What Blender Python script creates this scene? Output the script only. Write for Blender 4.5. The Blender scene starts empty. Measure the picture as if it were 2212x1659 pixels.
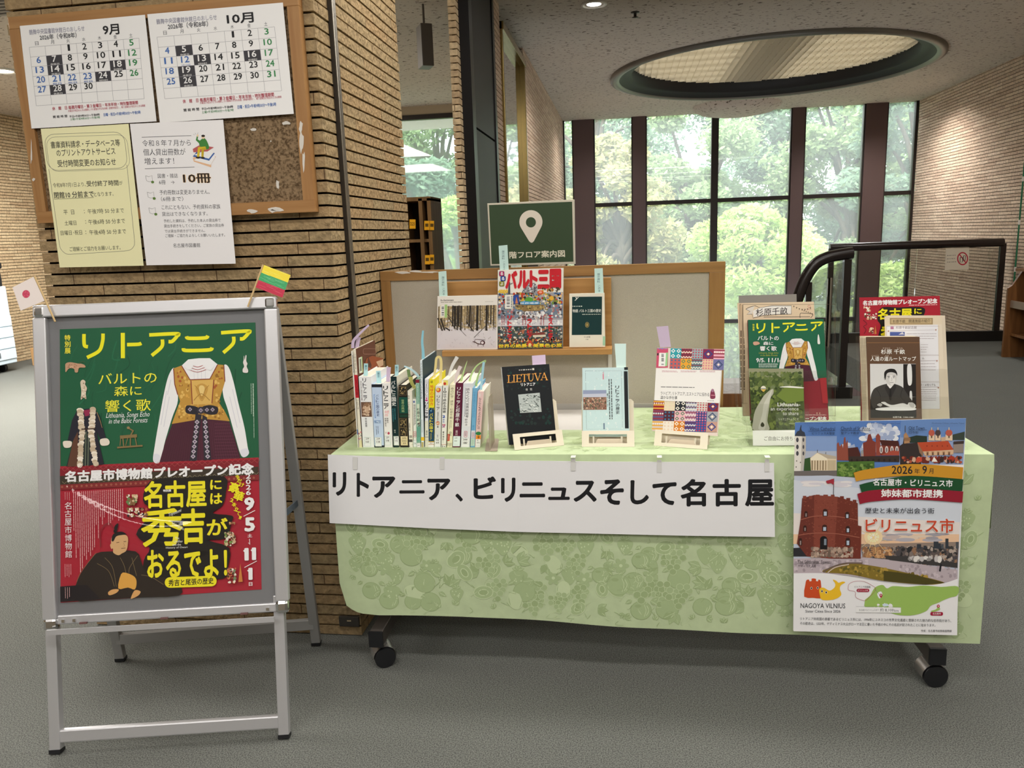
import bpy, math, random
from mathutils import Vector, Matrix
S = bpy.context.scene
COL = S.collection
V = Vector
# ------------------------------------------------------------------ camera
CH, FPX, IW, IH = 1.37, 1660.0, 2212.0, 1659.0
_p, _r, _y = math.radians(10.9), math.radians(2.03), math.radians(8.5)
_hd = V((-math.sin(_y), math.cos(_y), 0))
CF = _hd * math.cos(_p) + V((0, 0, -math.sin(_p)))
_r0 = V((math.cos(_y), math.sin(_y), 0)); _u0 = _r0.cross(CF)
CR = _r0 * math.cos(_r) - _u0 * math.sin(_r)
CU = _r0 * math.sin(_r) + _u0 * math.cos(_r)
CC = V((0, 0, CH))
cam = bpy.data.cameras.new('camera'); camo = bpy.data.objects.new('camera', cam); COL.objects.link(camo)
cam.sensor_width = 36; cam.lens = 36 * FPX / IW; cam.clip_start = .05; cam.clip_end = 300
m = Matrix.Identity(4)
for i in range(3):
    m[i][0] = CR[i]; m[i][1] = CU[i]; m[i][2] = -CF[i]; m[i][3] = CC[i]
camo.matrix_world = m; S.camera = camo
# ------------------------------------------------------------------ view, sky, lamps
S.view_settings.view_transform = 'Standard'; S.view_settings.look = 'None'
S.view_settings.exposure = 0.08; S.view_settings.gamma = 1.0; S.view_settings.use_curve_mapping = False
try: S.cycles.max_bounces = 8; S.cycles.transparent_max_bounces = 24; S.cycles.sample_clamp_indirect = 6
except Exception: pass
W = bpy.data.worlds.new('sky'); S.world = W; W.use_nodes = True
bg = W.node_tree.nodes['Background']; bg.inputs[0].default_value = (.88, .95, 1, 1); bg.inputs[1].default_value = 4.8
def lamp(name, kind, loc, energy, color, rot=(0, 0, 0), size=1, size_y=None):
    l = bpy.data.lights.new(name, kind); l.energy = energy; l.color = color
    if kind == 'AREA':
        l.shape = 'RECTANGLE' if size_y else 'SQUARE'; l.size = size
        if size_y: l.size_y = size_y
    o = bpy.data.objects.new(name, l); o.location = loc; o.rotation_euler = rot; COL.objects.link(o); return o
sun = lamp('sun', 'SUN', (0, 0, 20), 9.0, (1, .95, .86), (math.radians(38), 0, math.radians(-25))); sun.data.angle = .05
WARM = (1, .955, .90)
lamp('ceiling_lamp_near', 'AREA', (-1.6, -1.1, 3.06), 44, WARM, size=3.2, size_y=.34)
lamp('ceiling_lamp_mid', 'AREA', (1.6, -1.1, 3.06), 44, WARM, size=3.2, size_y=.34)
lamp('ceiling_lamp_far', 'AREA', (.3, .7, 3.06), 62, WARM, size=4.0, size_y=.3)
lamp('ceiling_lamp_rear', 'AREA', (-.8, -2.3, 3.06), 80, WARM, size=6, size_y=.4)
lamp('ceiling_lamp_over_table', 'AREA', (.7, 2.9, 3.06), 62, WARM, size=3.0, size_y=.4)
lamp('ceiling_lamp_hall', 'AREA', (1.6, 4.9, 3.06), 20, WARM, size=3.6, size_y=.4)
for i_, (x_, y_, e_) in enumerate(((3.5, 7.2, 95), (3.45, 11.2, 190), (-.1, 7.9, 60), (-.2, 11.2, 60))):
    d_ = lamp('atrium_downlight', 'SPOT', (x_, y_, 3.07), e_, WARM); d_.data.spot_size = math.radians(150); d_.data.spot_blend = .8; d_.data.shadow_soft_size = .06
lamp('reading_room_lamp', 'AREA', (-5.2, 6.2, 3.05), 520, (1, .96, .9), size=2.6, size_y=2.6)
lamp('reading_room_lamp_near', 'AREA', (-5.6, 2.2, 3.05), 210, (1, .96, .9), size=2.6, size_y=2.0)
# ------------------------------------------------------------------ pixel -> point on a plane (photo 2212 x 1659)
def ray(x, y): return CF + CR * ((x - IW / 2) / FPX) - CU * ((y - IH / 2) / FPX)
def at(x, y, ax, v):
    d = ray(x, y); return CC + d * ((v - CC[ax]) / d[ax])
def aX(x, y, v): return at(x, y, 0, v)
def aY(x, y, v): return at(x, y, 1, v)
def aZ(x, y, v): return at(x, y, 2, v)
def aP(x, y, p0, n):
    d = ray(x, y); return CC + d * ((V(p0) - CC).dot(n) / d.dot(n))
# ------------------------------------------------------------------ materials
def lin(h):
    h = h.lstrip('#'); c = [int(h[i:i + 2], 16) / 255 for i in (0, 2, 4)]
    return [x / 12.92 if x <= .04045 else ((x + .055) / 1.055) ** 2.4 for x in c]
_mc = {}
def mat(name, hexc, rough=.6, metal=0, spec=.4, bump=None, noise=None, gain=1.0):
    k = (name, hexc, rough, metal)
    if k in _mc: return _mc[k]
    M = bpy.data.materials.new(name); M.use_nodes = True; nt = M.node_tree; b = nt.nodes['Principled BSDF']
    c = [min(.9, x * gain) for x in lin(hexc)]
    b.inputs['Base Color'].default_value = (*c, 1); b.inputs['Roughness'].default_value = rough
    b.inputs['Metallic'].default_value = metal; b.inputs['Specular IOR Level'].default_value = spec
    if bump or noise:
        tc = nt.nodes.new('ShaderNodeTexCoord')
        if noise:
            sc, amt = noise; n = nt.nodes.new('ShaderNodeTexNoise'); n.inputs['Scale'].default_value = sc; n.inputs['Detail'].default_value = 6
            nt.links.new(tc.outputs['Object'], n.inputs['Vector'])
            r = nt.nodes.new('ShaderNodeValToRGB'); nt.links.new(n.outputs['Fac'], r.inputs[0])
            r.color_ramp.elements[0].position = .3; r.color_ramp.elements[1].position = .7
            r.color_ramp.elements[0].color = (*[x * (1 - amt) for x in c], 1); r.color_ramp.elements[1].color = (*[min(.95, x * (1 + amt)) for x in c], 1)
            nt.links.new(r.outputs[0], b.inputs['Base Color'])
        if bump:
            sc, st = bump; n = nt.nodes.new('ShaderNodeTexNoise'); n.inputs['Scale'].default_value = sc; n.inputs['Detail'].default_value = 4
            nt.links.new(tc.outputs['Object'], n.inputs['Vector'])
            bp = nt.nodes.new('ShaderNodeBump'); bp.inputs['Strength'].default_value = st; bp.inputs['Distance'].default_value = .01
            nt.links.new(n.outputs['Fac'], bp.inputs['Height']); nt.links.new(bp.outputs['Normal'], b.inputs['Normal'])
    _mc[k] = M; return M
INKGAIN = 1.2
def ink(h): return mat('ink_' + h.lstrip('#'), h, .5, 0, .25, gain=INKGAIN)
def paper(h): return mat('paper_' + h.lstrip('#'), h, .6, 0, .25, bump=(7, .25), gain=INKGAIN)
def brick_mat(name, pitch, length, cols, bump=.6, scale=60):
    M = bpy.data.materials.new(name); M.use_nodes = True; nt = M.node_tree; N = nt.nodes; L = nt.links; b = N['Principled BSDF']
    b.inputs['Roughness'].default_value = .9; b.inputs['Specular IOR Level'].default_value = .15
    tc = N.new('ShaderNodeTexCoord'); sp = N.new('ShaderNodeSeparateXYZ'); L.new(tc.outputs['Object'], sp.inputs[0])
    def mth(op, a, c=None):
        n = N.new('ShaderNodeMath'); n.operation = op
        for i, v in enumerate((a, c)):
            if v is None: continue
            if isinstance(v, (int, float)): n.inputs[i].default_value = v
            else: L.new(v, n.inputs[i])
        return n.outputs[0]
    row = mth('FLOOR', mth('DIVIDE', sp.outputs[2], pitch))
    wn = N.new('ShaderNodeTexWhiteNoise'); wn.noise_dimensions = '1D'; L.new(row, wn.inputs['W'])
    u = mth('DIVIDE', mth('ADD', sp.outputs[0], sp.outputs[1]), length)
    cell = mth('ADD', u, mth('MULTIPLY', wn.outputs[0], 7.0)); ci = mth('FLOOR', cell); fr = mth('FRACT', cell)
    w2 = N.new('ShaderNodeTexWhiteNoise'); w2.noise_dimensions = '2D'; cx = N.new('ShaderNodeCombineXYZ'); L.new(ci, cx.inputs[0]); L.new(row, cx.inputs[1]); L.new(cx.outputs[0], w2.inputs['Vector'])
    rp = N.new('ShaderNodeValToRGB'); L.new(w2.outputs[0], rp.inputs[0]); e = rp.color_ramp.elements
    for i, c in enumerate(cols):
        el = e[i] if i < 2 else e.new(0); el.position = i / (len(cols) - 1); el.color = (*lin(c), 1)
    nz = N.new('ShaderNodeTexNoise'); nz.inputs['Scale'].default_value = scale; nz.inputs['Detail'].default_value = 5; L.new(tc.outputs['Object'], nz.inputs['Vector'])
    mx = N.new('ShaderNodeMixRGB'); mx.blend_type = 'MULTIPLY'; mx.inputs[0].default_value = .55; L.new(rp.outputs[0], mx.inputs[1])
    r2 = N.new('ShaderNodeValToRGB'); L.new(nz.outputs[0], r2.inputs[0]); r2.color_ramp.elements[0].position = .3; r2.color_ramp.elements[1].position = .65
    r2.color_ramp.elements[0].color = (.45, .42, .4, 1); r2.color_ramp.elements[1].color = (1.15, 1.12, 1.05, 1); L.new(r2.outputs[0], mx.inputs[2])
    jn = mth('LESS_THAN', fr, .012); mj = N.new('ShaderNodeMixRGB'); L.new(jn, mj.inputs[0]); L.new(mx.outputs[0], mj.inputs[1]); mj.inputs[2].default_value = (*lin('5a4634'), 1)
    L.new(mj.outputs[0], b.inputs['Base Color'])
    bp = N.new('ShaderNodeBump'); bp.inputs['Strength'].default_value = bump; bp.inputs['Distance'].default_value = .012; L.new(nz.outputs[0], bp.inputs['Height']); L.new(bp.outputs[0], b.inputs['Normal'])
    return M
def fleck_mat(name, base, fleck, scale=26, stretch=(1, 1, 1), lo=.60, hi=.68, rough=.95, bump=.3, var=.12, bscale=None):
    M = bpy.data.materials.new(name); M.use_nodes = True; nt = M.node_tree; N = nt.nodes; L = nt.links; b = N['Principled BSDF']
    b.inputs['Roughness'].default_value = rough; b.inputs['Specular IOR Level'].default_value = .15
    tc = N.new('ShaderNodeTexCoord'); mp = N.new('ShaderNodeMapping'); mp.inputs['Scale'].default_value = stretch; L.new(tc.outputs['Object'], mp.inputs[0])
    n = N.new('ShaderNodeTexNoise'); n.inputs['Scale'].default_value = scale; n.inputs['Detail'].default_value = 4; n.inputs['Roughness'].default_value = .65; L.new(mp.outputs[0], n.inputs['Vector'])
    r = N.new('ShaderNodeValToRGB'); L.new(n.outputs[0], r.inputs[0]); r.color_ramp.elements[0].position = lo; r.color_ramp.elements[1].position = hi
    r.color_ramp.elements[0].color = (*lin(base), 1); r.color_ramp.elements[1].color = (*lin(fleck), 1)
    n2 = N.new('ShaderNodeTexNoise'); n2.inputs['Scale'].default_value = bscale or scale * .12; L.new(tc.outputs['Object'], n2.inputs['Vector'])
    r2 = N.new('ShaderNodeValToRGB'); L.new(n2.outputs[0], r2.inputs[0]); r2.color_ramp.elements[0].color = (1 - var,) * 3 + (1,); r2.color_ramp.elements[1].color = (1 + var,) * 3 + (1,)
    mx = N.new('ShaderNodeMixRGB'); mx.blend_type = 'MULTIPLY'; mx.inputs[0].default_value = 1; L.new(r.outputs[0], mx.inputs[1]); L.new(r2.outputs[0], mx.inputs[2]); L.new(mx.outputs[0], b.inputs['Base Color'])
    bp = N.new('ShaderNodeBump'); bp.inputs['Strength'].default_value = bump; bp.inputs['Distance'].default_value = .01; L.new(n.outputs[0], bp.inputs['Height']); L.new(bp.outputs[0], b.inputs['Normal'])
    return M
def wood_mat(name, c1, c2, axis=0, scale=18, rough=.45):
    M = bpy.data.materials.new(name); M.use_nodes = True; nt = M.node_tree; N = nt.nodes; L = nt.links; b = N['Principled BSDF']
    b.inputs['Roughness'].default_value = rough; b.inputs['Specular IOR Level'].default_value = .3
    tc = N.new('ShaderNodeTexCoord'); mp = N.new('ShaderNodeMapping'); s = [scale] * 3; s[axis] = scale * .06; mp.inputs['Scale'].default_value = s; L.new(tc.outputs['Object'], mp.inputs[0])
    n = N.new('ShaderNodeTexNoise'); n.inputs['Scale'].default_value = 3; n.inputs['Detail'].default_value = 6; L.new(mp.outputs[0], n.inputs['Vector'])
    r = N.new('ShaderNodeValToRGB'); L.new(n.outputs[0], r.inputs[0]); r.color_ramp.elements[0].position = .3; r.color_ramp.elements[1].position = .72
    r.color_ramp.elements[0].color = (*lin(c1), 1); r.color_ramp.elements[1].color = (*lin(c2), 1); L.new(r.outputs[0], b.inputs['Base Color'])
    return M
def clear_mat(name, tint=(1, 1, 1), gloss=.08, haze=0, rough=.03, hazecol=(1, 1, 1), flat=False):
    M = bpy.data.materials.new(name); M.use_nodes = True; nt = M.node_tree; N = nt.nodes; L = nt.links; N.remove(N['Principled BSDF'])
    out = N['Material Output']; t = N.new('ShaderNodeBsdfTransparent'); t.inputs[0].default_value = (*tint, 1)
    g = N.new('ShaderNodeBsdfGlossy'); g.inputs['Roughness'].default_value = rough
    lw = N.new('ShaderNodeFresnel'); lw.inputs[0].default_value = 1.45
    ml = N.new('ShaderNodeMath'); ml.operation = 'MULTIPLY'; ml.inputs[1].default_value = gloss / .04; L.new(lw.outputs[0], ml.inputs[0])
    ml.use_clamp = True
    mx = N.new('ShaderNodeMixShader'); mx.inputs[0].default_value = gloss
    if not flat: L.new(ml.outputs[0], mx.inputs[0])
    L.new(t.outputs[0], mx.inputs[1]); L.new(g.outputs[0], mx.inputs[2]); last = mx
    if haze:
        d = N.new('ShaderNodeBsdfTranslucent'); d.inputs[0].default_value = (*hazecol, 1)
        m2 = N.new('ShaderNodeMixShader'); m2.inputs[0].default_value = haze; L.new(last.outputs[0], m2.inputs[1]); L.new(d.outputs[0], m2.inputs[2]); last = m2
    L.new(last.outputs[0], out.inputs[0]); return M
def emit_mat(name, col, st):
    M = bpy.data.materials.new(name); M.use_nodes = True; nt = M.node_tree; N = nt.nodes; N.remove(N['Principled BSDF'])
    e = N.new('ShaderNodeEmission'); e.inputs[0].default_value = (*col, 1); e.inputs[1].default_value = st; nt.links.new(e.outputs[0], N['Material Output'].inputs[0]); return M
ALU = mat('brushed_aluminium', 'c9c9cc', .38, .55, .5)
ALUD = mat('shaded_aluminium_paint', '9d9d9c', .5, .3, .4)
CHROME = mat('chrome', 'd8d8d8', .12, 1)
BLACK = mat('black_plastic', '1b1c1f', .45, 0, .4)
STEEL = mat('grey_metal', '8a8784', .4, .6, .4)
CREAM = mat('cream_plastic', 'd9d0bd', .45, 0, .35, gain=1.1)
# ------------------------------------------------------------------ mesh builder
MWS = {}
class MB:
    def __init__(s): s.v = []; s.f = []; s.mi = []; s.mats = []; s.sm = []
    def m(s, mt):
        if mt not in s.mats: s.mats.append(mt)
        return s.mats.index(mt)
    def add(s, vs, fs, mt, smooth=False, M=None):
        b = len(s.v); k = s.m(mt)
        s.v += [(M @ V(p)) if M else V(p) for p in vs]
        for f in fs: s.f.append([b + i for i in f]); s.mi.append(k); s.sm.append(smooth)
    def box(s, lo, hi, mt, M=None):
        x0, y0, z0 = lo; x1, y1, z1 = hi
        s.add([(x0, y0, z0), (x1, y0, z0), (x1, y1, z0), (x0, y1, z0), (x0, y0, z1), (x1, y0, z1), (x1, y1, z1), (x0, y1, z1)],
              [(0, 3, 2, 1), (4, 5, 6, 7), (0, 1, 5, 4), (1, 2, 6, 5), (2, 3, 7, 6), (3, 0, 4, 7)], mt, M=M)
    def prism(s, pts, d, mt, M=None):      # planar polygon swept by vector d
        n = len(pts); d = V(d); vs = [V(p) for p in pts] + [V(p) + d for p in pts]
        s.add(vs, [tuple(range(n)), tuple(range(2 * n - 1, n - 1, -1))] + [(i, i + n, (i + 1) % n + n, (i + 1) % n) for i in range(n)], mt, M=M)
    def tube(s, path, r, mt, n=10, M=None, caps=True, flat=1.0):
        path = [V(p) for p in path]; rings = []; k = len(path); up = None
        for i, p in enumerate(path):
            t = (path[min(i + 1, k - 1)] - path[max(i - 1, 0)]).normalized()
            if up is None: a = V((0, 0, 1)) if abs(t.z) < .9 else V((1, 0, 0)); up = (a - t * a.dot(t)).normalized()
            else: up = (up - t * up.dot(t)).normalized()
            sd = t.cross(up); rr = r[i] if isinstance(r, (list, tuple)) else r
            rings.append([p + (up * math.cos(2 * math.pi * j / n) * flat + sd * math.sin(2 * math.pi * j / n)) * rr for j in range(n)])
        vs = [q for g in rings for q in g]
        fs = [(i * n + j, i * n + (j + 1) % n, (i + 1) * n + (j + 1) % n, (i + 1) * n + j) for i in range(k - 1) for j in range(n)]
        s.add(vs, fs, mt, True, M)
        if caps: s.add(rings[0], [tuple(range(n))], mt, M=M); s.add(rings[-1], [tuple(range(n - 1, -1, -1))], mt, M=M)
    def bar(s, a, b, w, d, side, mt):      # rectangular bar from a to b, w along side, d across
        a = V(a); b = V(b); t = (b - a).normalized(); sd = V(side); sd = (sd - t * sd.dot(t)).normalized(); o = t.cross(sd)
        vs = [p + sd * (w / 2 * i) + o * (d / 2 * j) for p in (a, b) for i, j in ((-1, -1), (1, -1), (1, 1), (-1, 1))]
        s.add(vs, [(0, 1, 2, 3), (7, 6, 5, 4), (0, 4, 5, 1), (1, 5, 6, 2), (2, 6, 7, 3), (3, 7, 4, 0)], mt)
    def lathe(s, c, prof, mt, n=48, smooth=True):   # prof: (r, z) about vertical axis at c
        c = V(c); k = len(prof)
        vs = [c + V((r * math.cos(2 * math.pi * j / n), r * math.sin(2 * math.pi * j / n), z)) for r, z in prof for j in range(n)]
        s.add(vs, [(i * n + j, i * n + (j + 1) % n, (i + 1) * n + (j + 1) % n, (i + 1) * n + j) for i in range(k - 1) for j in range(n)], mt, smooth)
    def disc(s, c, r, mt, n=32, ax=(V((1, 0, 0)), V((0, 1, 0)))):
        c = V(c); s.add([c + ax[0] * (r * math.cos(2 * math.pi * j / n)) + ax[1] * (r * math.sin(2 * math.pi * j / n)) for j in range(n)], [tuple(range(n))], mt)
    def build(s, name, parent=None, loc=None, bevel=0, **kw):
        me = bpy.data.meshes.new(name); o = bpy.data.objects.new(name, me); COL.objects.link(o)
        if parent is not None: P = MWS[parent.name]
        else:
            if loc is None:
                xs = [p.x for p in s.v]; ys = [p.y for p in s.v]; loc = ((min(xs) + max(xs)) / 2, (min(ys) + max(ys)) / 2, min(p.z for p in s.v))
            P = Matrix.Translation(loc)
        I = P.inverted(); me.from_pydata([tuple(I @ p) for p in s.v], [], s.f)
        for mt in s.mats: me.materials.append(mt)
        me.polygons.foreach_set('material_index', s.mi); me.polygons.foreach_set('use_smooth', s.sm); me.update()
        if parent is not None: o.parent = parent; MWS[o.name] = P
        else: o.matrix_world = P; MWS[o.name] = P
        if bevel:
            b = o.modifiers.new('bevel', 'BEVEL'); b.width = bevel; b.segments = 2; b.limit_method = 'ANGLE'; b.angle_limit = .8
        for k, v in kw.items(): o[k] = v
        return o
def thing(name, label, cat, loc, group=None):
    o = bpy.data.objects.new(name, None); COL.objects.link(o); o.location = loc; o.empty_display_size = .05
    MWS[o.name] = Matrix.Translation(loc); o['label'] = label; o['category'] = cat
    if group: o['group'] = group
    return o
def tag(o, label, cat, group=None):
    o['label'] = label; o['category'] = cat
    if group: o['group'] = group
    return o
def struct(mb, name, **k): return mb.build(name, kind='structure', loc=(0, 0, 0), **k)
# ------------------------------------------------------------------ lettering
_tc = bpy.data.curves.new('lettering', 'FONT'); _to = bpy.data.objects.new('lettering', _tc); COL.objects.link(_to)
_tc.dimensions = '2D'; _tc.fill_mode = 'FRONT'; _gc = {}
def glyphs(t, bold=0.0, res=2):
    k = (t, bold, res)
    if k not in _gc:
        _tc.body = t; _tc.offset = bold; _tc.resolution_u = res; dg = bpy.context.evaluated_depsgraph_get(); dg.update()
        e = _to.evaluated_get(dg); me = e.to_mesh(); vs = [(v.co.x, v.co.y) for v in me.vertices]; fs = [tuple(p.vertices) for p in me.polygons]; e.to_mesh_clear()
        xs = [a for a, b in vs] or [0]; ys = [b for a, b in vs] or [0]; _gc[k] = (vs, fs, (min(xs), min(ys), max(xs), max(ys)))
    return _gc[k]
class Sheet:
    """Printed matter: every shape is traced in photo pixels and laid on the sheet's own plane."""
    def __init__(s, p0, n, crop=(0, 0, 1), sl=0.0, sk=0.0, seed=1):
        s.p0 = V(p0); s.n = V(n).normalized(); s.mb = MB(); s.z = 0.0; s.c = crop; s.sl = sl; s.sk = sk; s.R = random.Random(seed)
    def crop(s, *c): s.c = c
    def P(s, x, y, z=None):
        px = s.c[0] + x / s.c[2]; py = s.c[1] + y / s.c[2]
        return aP(px, py, s.p0, s.n) + s.n * (s.z if z is None else z)
    def base(s, quad, mt, th=.0006, wavy=None):
        f = [s.P(*q, z=0) for q in quad]
        s.mb.prism(f, -s.n * th, mt if not isinstance(mt, str) else paper(mt)); s.z = .00008; return s
    def poly(s, pts, col, dz=1e-5):
        s.mb.add([s.P(*p) for p in pts], [tuple(range(len(pts)))], ink(col) if isinstance(col, str) else col); s.z += dz
    def q(s, x, y, w, h):
        xc, yc = x + w / 2, y + h / 2
        return [(a + s.sk * (b - yc), b + s.sl * (a - xc)) for a, b in ((x, y), (x + w, y), (x + w, y + h), (x, y + h))]
    def rect(s, x0, y0, x1, y1, col, dz=1e-5): s.poly(s.q(x0, y0, x1 - x0, y1 - y0), col, dz)
    def frame(s, x0, y0, x1, y1, w, col, r=0):
        if r:
            pts = []
            for cx, cy, a0 in ((x1 - r, y0 + r, -90), (x1 - r, y1 - r, 0), (x0 + r, y1 - r, 90), (x0 + r, y0 + r, 180)):
                for k in range(6):
                    a = math.radians(a0 + k * 18); pts.append((cx + r * math.cos(a), cy + r * math.sin(a)))
            xc, yc = (x0 + x1) / 2, (y0 + y1) / 2
            pts = [(a + s.sk * (b - yc), b + s.sl * (a - xc)) for a, b in pts]; s.line(pts + [pts[0]], w, col)
        else:
            pts = s.q(x0, y0, x1 - x0, y1 - y0); s.line(pts + [pts[0]], w, col)
    def line(s, pts, w, col, dz=1e-5):
        L = []; R = []; k = len(pts)
        ww = w if isinstance(w, (list, tuple)) else [w] * k
        for i in range(k):
            a = pts[max(i - 1, 0)]; b = pts[min(i + 1, k - 1)]; dx, dy = b[0] - a[0], b[1] - a[1]; d = math.hypot(dx, dy) or 1
            nx, ny = -dy / d * ww[i] / 2, dx / d * ww[i] / 2; L.append((pts[i][0] + nx, pts[i][1] + ny)); R.append((pts[i][0] - nx, pts[i][1] - ny))
        vs = [s.P(*p) for p in L + R]
        s.mb.add(vs, [(i, i + 1, k + i + 1, k + i) for i in range(k - 1)], ink(col) if isinstance(col, str) else col); s.z += dz
    def curve(s, pts, w, col, n=8, dz=1e-5): s.line(spline(pts, n), w, col, dz)
    def blob(s, pts, col, n=5, dz=1e-5): s.poly(spline(list(pts) + [pts[0]], n, True)[:-1], col, dz)
    def ell(s, cx, cy, rx, ry, col, n=20, rot=0, dz=1e-5):
        c, d = math.cos(math.radians(rot)), math.sin(math.radians(rot)); pts = []
        for k in range(n):
            a = 2 * math.pi * k / n; u, v = rx * math.cos(a), ry * math.sin(a); pts.append((cx + u * c - v * d, cy + u * d + v * c))
        s.poly(pts, col, dz)
    def ring(s, cx, cy, rx, ry, w, col, n=24): s.line([(cx + rx * math.cos(2 * math.pi * k / n), cy + ry * math.sin(2 * math.pi * k / n)) for k in range(n + 1)], w, col)
    def text(s, t, x0, y0, x1, y1, col, bold=0.0, sl=None, sk=None, res=2, dz=1e-5):
        vs, fs, (a, b, c, d) = glyphs(t, 0, res)
        if not fs: return
        if bold > 0: a -= bold; b -= bold; c += bold; d += bold
        sl = s.sl if sl is None else sl; sk = s.sk if sk is None else sk; xc, yc = (x0 + x1) / 2, (y0 + y1) / 2
        st = [(0, 0)] if bold <= 0 else [(bold * math.cos(i * k), bold * math.sin(i * k)) for n_ in ((4 if bold < .016 else 8),) for k in (2 * math.pi / n_,) for i in range(n_)]
        if bold > .035: st.append((0, 0))
        for si, (ox, oy) in enumerate(st):
            out = []; zz = s.z + si * 7e-6
            for x, y in vs:
                X = x0 + (x + ox - a) / max(1e-6, c - a) * (x1 - x0); Y = y1 - (y + oy - b) / max(1e-6, d - b) * (y1 - y0)
                out.append(s.P(X + sk * (Y - yc), Y + sl * (X - xc), zz))
            s.mb.add(out, [tuple(f) for f in fs], ink(col) if isinstance(col, str) else col)
        s.z += max(dz, 1.2e-5)
    def vtext(s, t, x0, y0, x1, y1, col, bold=0.0, gap=.06):
        n = len(t); h = (y1 - y0) / n; xc, yc = (x0 + x1) / 2, (y0 + y1) / 2
        for i, ch in enumerate(t):
            if ch == ' ': continue
            ch = {'ー': '｜', '、': '、'}.get(ch, ch); a, b = y0 + i * h + h * gap, y0 + (i + 1) * h - h * gap; my = (a + b) / 2; ox = s.sk * (my - yc)
            u0, u1 = x0, x1
            if ch in '｜1Iー/・': u0, u1 = xc - (x1 - x0) * .12, xc + (x1 - x0) * .12
            if ch in '・': a, b = my - h * .1, my + h * .1
            if ch in 'ゃゅょッュ': u0, u1 = x0 + (x1 - x0) * .25, x1; a += h * .2
            s.text(ch, u0 + ox, a, u1 + ox, b, col, bold, dz=8e-6)
    def lines(s, x0, y0, x1, n, dy, w, col, jit=.25):      # rows too small to read in the photo
        for i in range(n):
            y = y0 + i * dy; e = x1 - (x1 - x0) * s.R.random() * jit; xx = x0
            while xx < e:
                d = min(e - xx, (x1 - x0) * s.R.uniform(.06, .2)); s.line([(xx, y + s.sl * (xx - x0)), (xx + d, y + s.sl * (xx + d - x0))], w, col, 8e-6); xx += d + w * .7
    def vlines(s, x0, y0, y1, n, dx, w, col, jit=.2):
        for i in range(n):
            x = x0 + i * dx; e = y1 - (y1 - y0) * s.R.random() * jit; yy = y0
            while yy < e:
                d = min(e - yy, (y1 - y0) * s.R.uniform(.04, .12)); s.line([(x + s.sk * (yy - y0), yy), (x + s.sk * (yy + d - y0), yy + d)], w, col, 8e-6); yy += d + w * .7
    def specks(s, x0, y0, x1, y1, n, r0, r1, cols, asp=(.6, 1.4), inside=None):
        z0 = s.z
        for i in range(n):
            s.z = z0 + (i % 24) * 8e-6; x, y = s.R.uniform(x0, x1), s.R.uniform(y0, y1)
            if inside and not inside(x, y): continue
            r = s.R.uniform(r0, r1); a = s.R.uniform(*asp); k = s.R.choice((5, 6, 7)); ph = s.R.random() * 6
            xx = max(x0 + r, min(x1 - r, x)); yy = max(y0 + r * a, min(y1 - r * a, y))
            s.poly([(xx + r * math.cos(ph + 6.283 * j / k) * s.R.uniform(.7, 1.1), yy + r * a * math.sin(ph + 6.283 * j / k) * s.R.uniform(.7, 1.1)) for j in range(k)], s.R.choice(cols), 0)
        s.z = z0 + 24 * 8e-6
    def barcode(s, x0, y0, x1, y1, vert=False):
        k = 16; s.rect(x0, y0, x1, y1, 'f4f2ee')
        for i in range(k):
            if s.R.random() < .75:
                if vert: a = y0 + (y1 - y0) * (.05 + .9 * i / k); s.rect(x0 + (x1 - x0) * .18, a, x1 - (x1 - x0) * .1, a + (y1 - y0) * .9 / k * s.R.uniform(.4, .8), '303030', 8e-6)
                else: a = x0 + (x1 - x0) * (.05 + .9 * i / k); s.rect(a, y0 + (y1 - y0) * .1, a + (x1 - x0) * .9 / k * s.R.uniform(.4, .8), y1 - (y1 - y0) * .25, '303030', 8e-6)
    def build(s, name, **k): return s.mb.build(name, **k)
def spline(pts, n=8, closed=False):
    out = []; k = len(pts)
    for i in range(k - 1):
        p1, p2 = pts[i], pts[i + 1]
        p0 = pts[i - 1] if i > 0 else (pts[k - 2] if closed else p1); p3 = pts[i + 2] if i + 2 < k else (pts[1] if closed else p2)
        for j in range(n):
            t = j / n
            out.append(tuple(.5 * (2 * p1[d] + (p2[d] - p0[d]) * t + (2 * p0[d] - 5 * p1[d] + 4 * p2[d] - p3[d]) * t * t + (3 * p1[d] - p0[d] - 3 * p2[d] + p3[d]) * t ** 3) for d in range(len(p1))))
    out.append(tuple(pts[-1])); return out
# ================================================================== the building
HC = 3.10                                   # ceiling
PX, PY0, PY1, PXL = -.925, 2.393, 3.31, -1.955   # pillar
carpet = fleck_mat('grey_carpet', '787a75', '4b4d4a', 270, (1, 1, 1), .42, .60, .98, .45, .06, 3)
ceilm = fleck_mat('speckled_plaster', 'c2b7ab', '564a40', 19, (1, 1.8, 1), .585, .635, .95, .3, .06, 2)
PIL = brick_mat('split_face_brick', .0381, .26, ['a3906f', 'b5a07c', '957e5e', 'c2ae88', 'a98f6b'], .9, 55)
WALLB = brick_mat('pale_brick', .0381, .30, ['c4ab98', 'd0b8a4', 'b89c8a', 'dcc6b2'], .4, 40)
WALLL = brick_mat('buff_brick', .0381, .30, ['c0a888', 'ceb898', 'ae9474', 'dac6a4'], .4, 40)
JOINT = mat('black_joint', '17110d', .95, 0, .05)
mb = MB()
mb.box((-12, -6, -.3), (4.28, 6.42, 0), carpet); mb.box((-12, 6.42, -.3), (-1.18, 10.6, 0), carpet); mb.box((2.35, 6.42, -.3), (4.28, 9.46, 0), carpet)
struct(mb, 'floor')
mb = MB(); mb.box((-1.2, 6.42, -3.9), (4.5, 12.6, -3.7), mat('stair_floor', '75726c', .8)); struct(mb, 'floor_lower')
mb = MB(); stm = mat('stair_tread', '82807a', .8)
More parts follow.
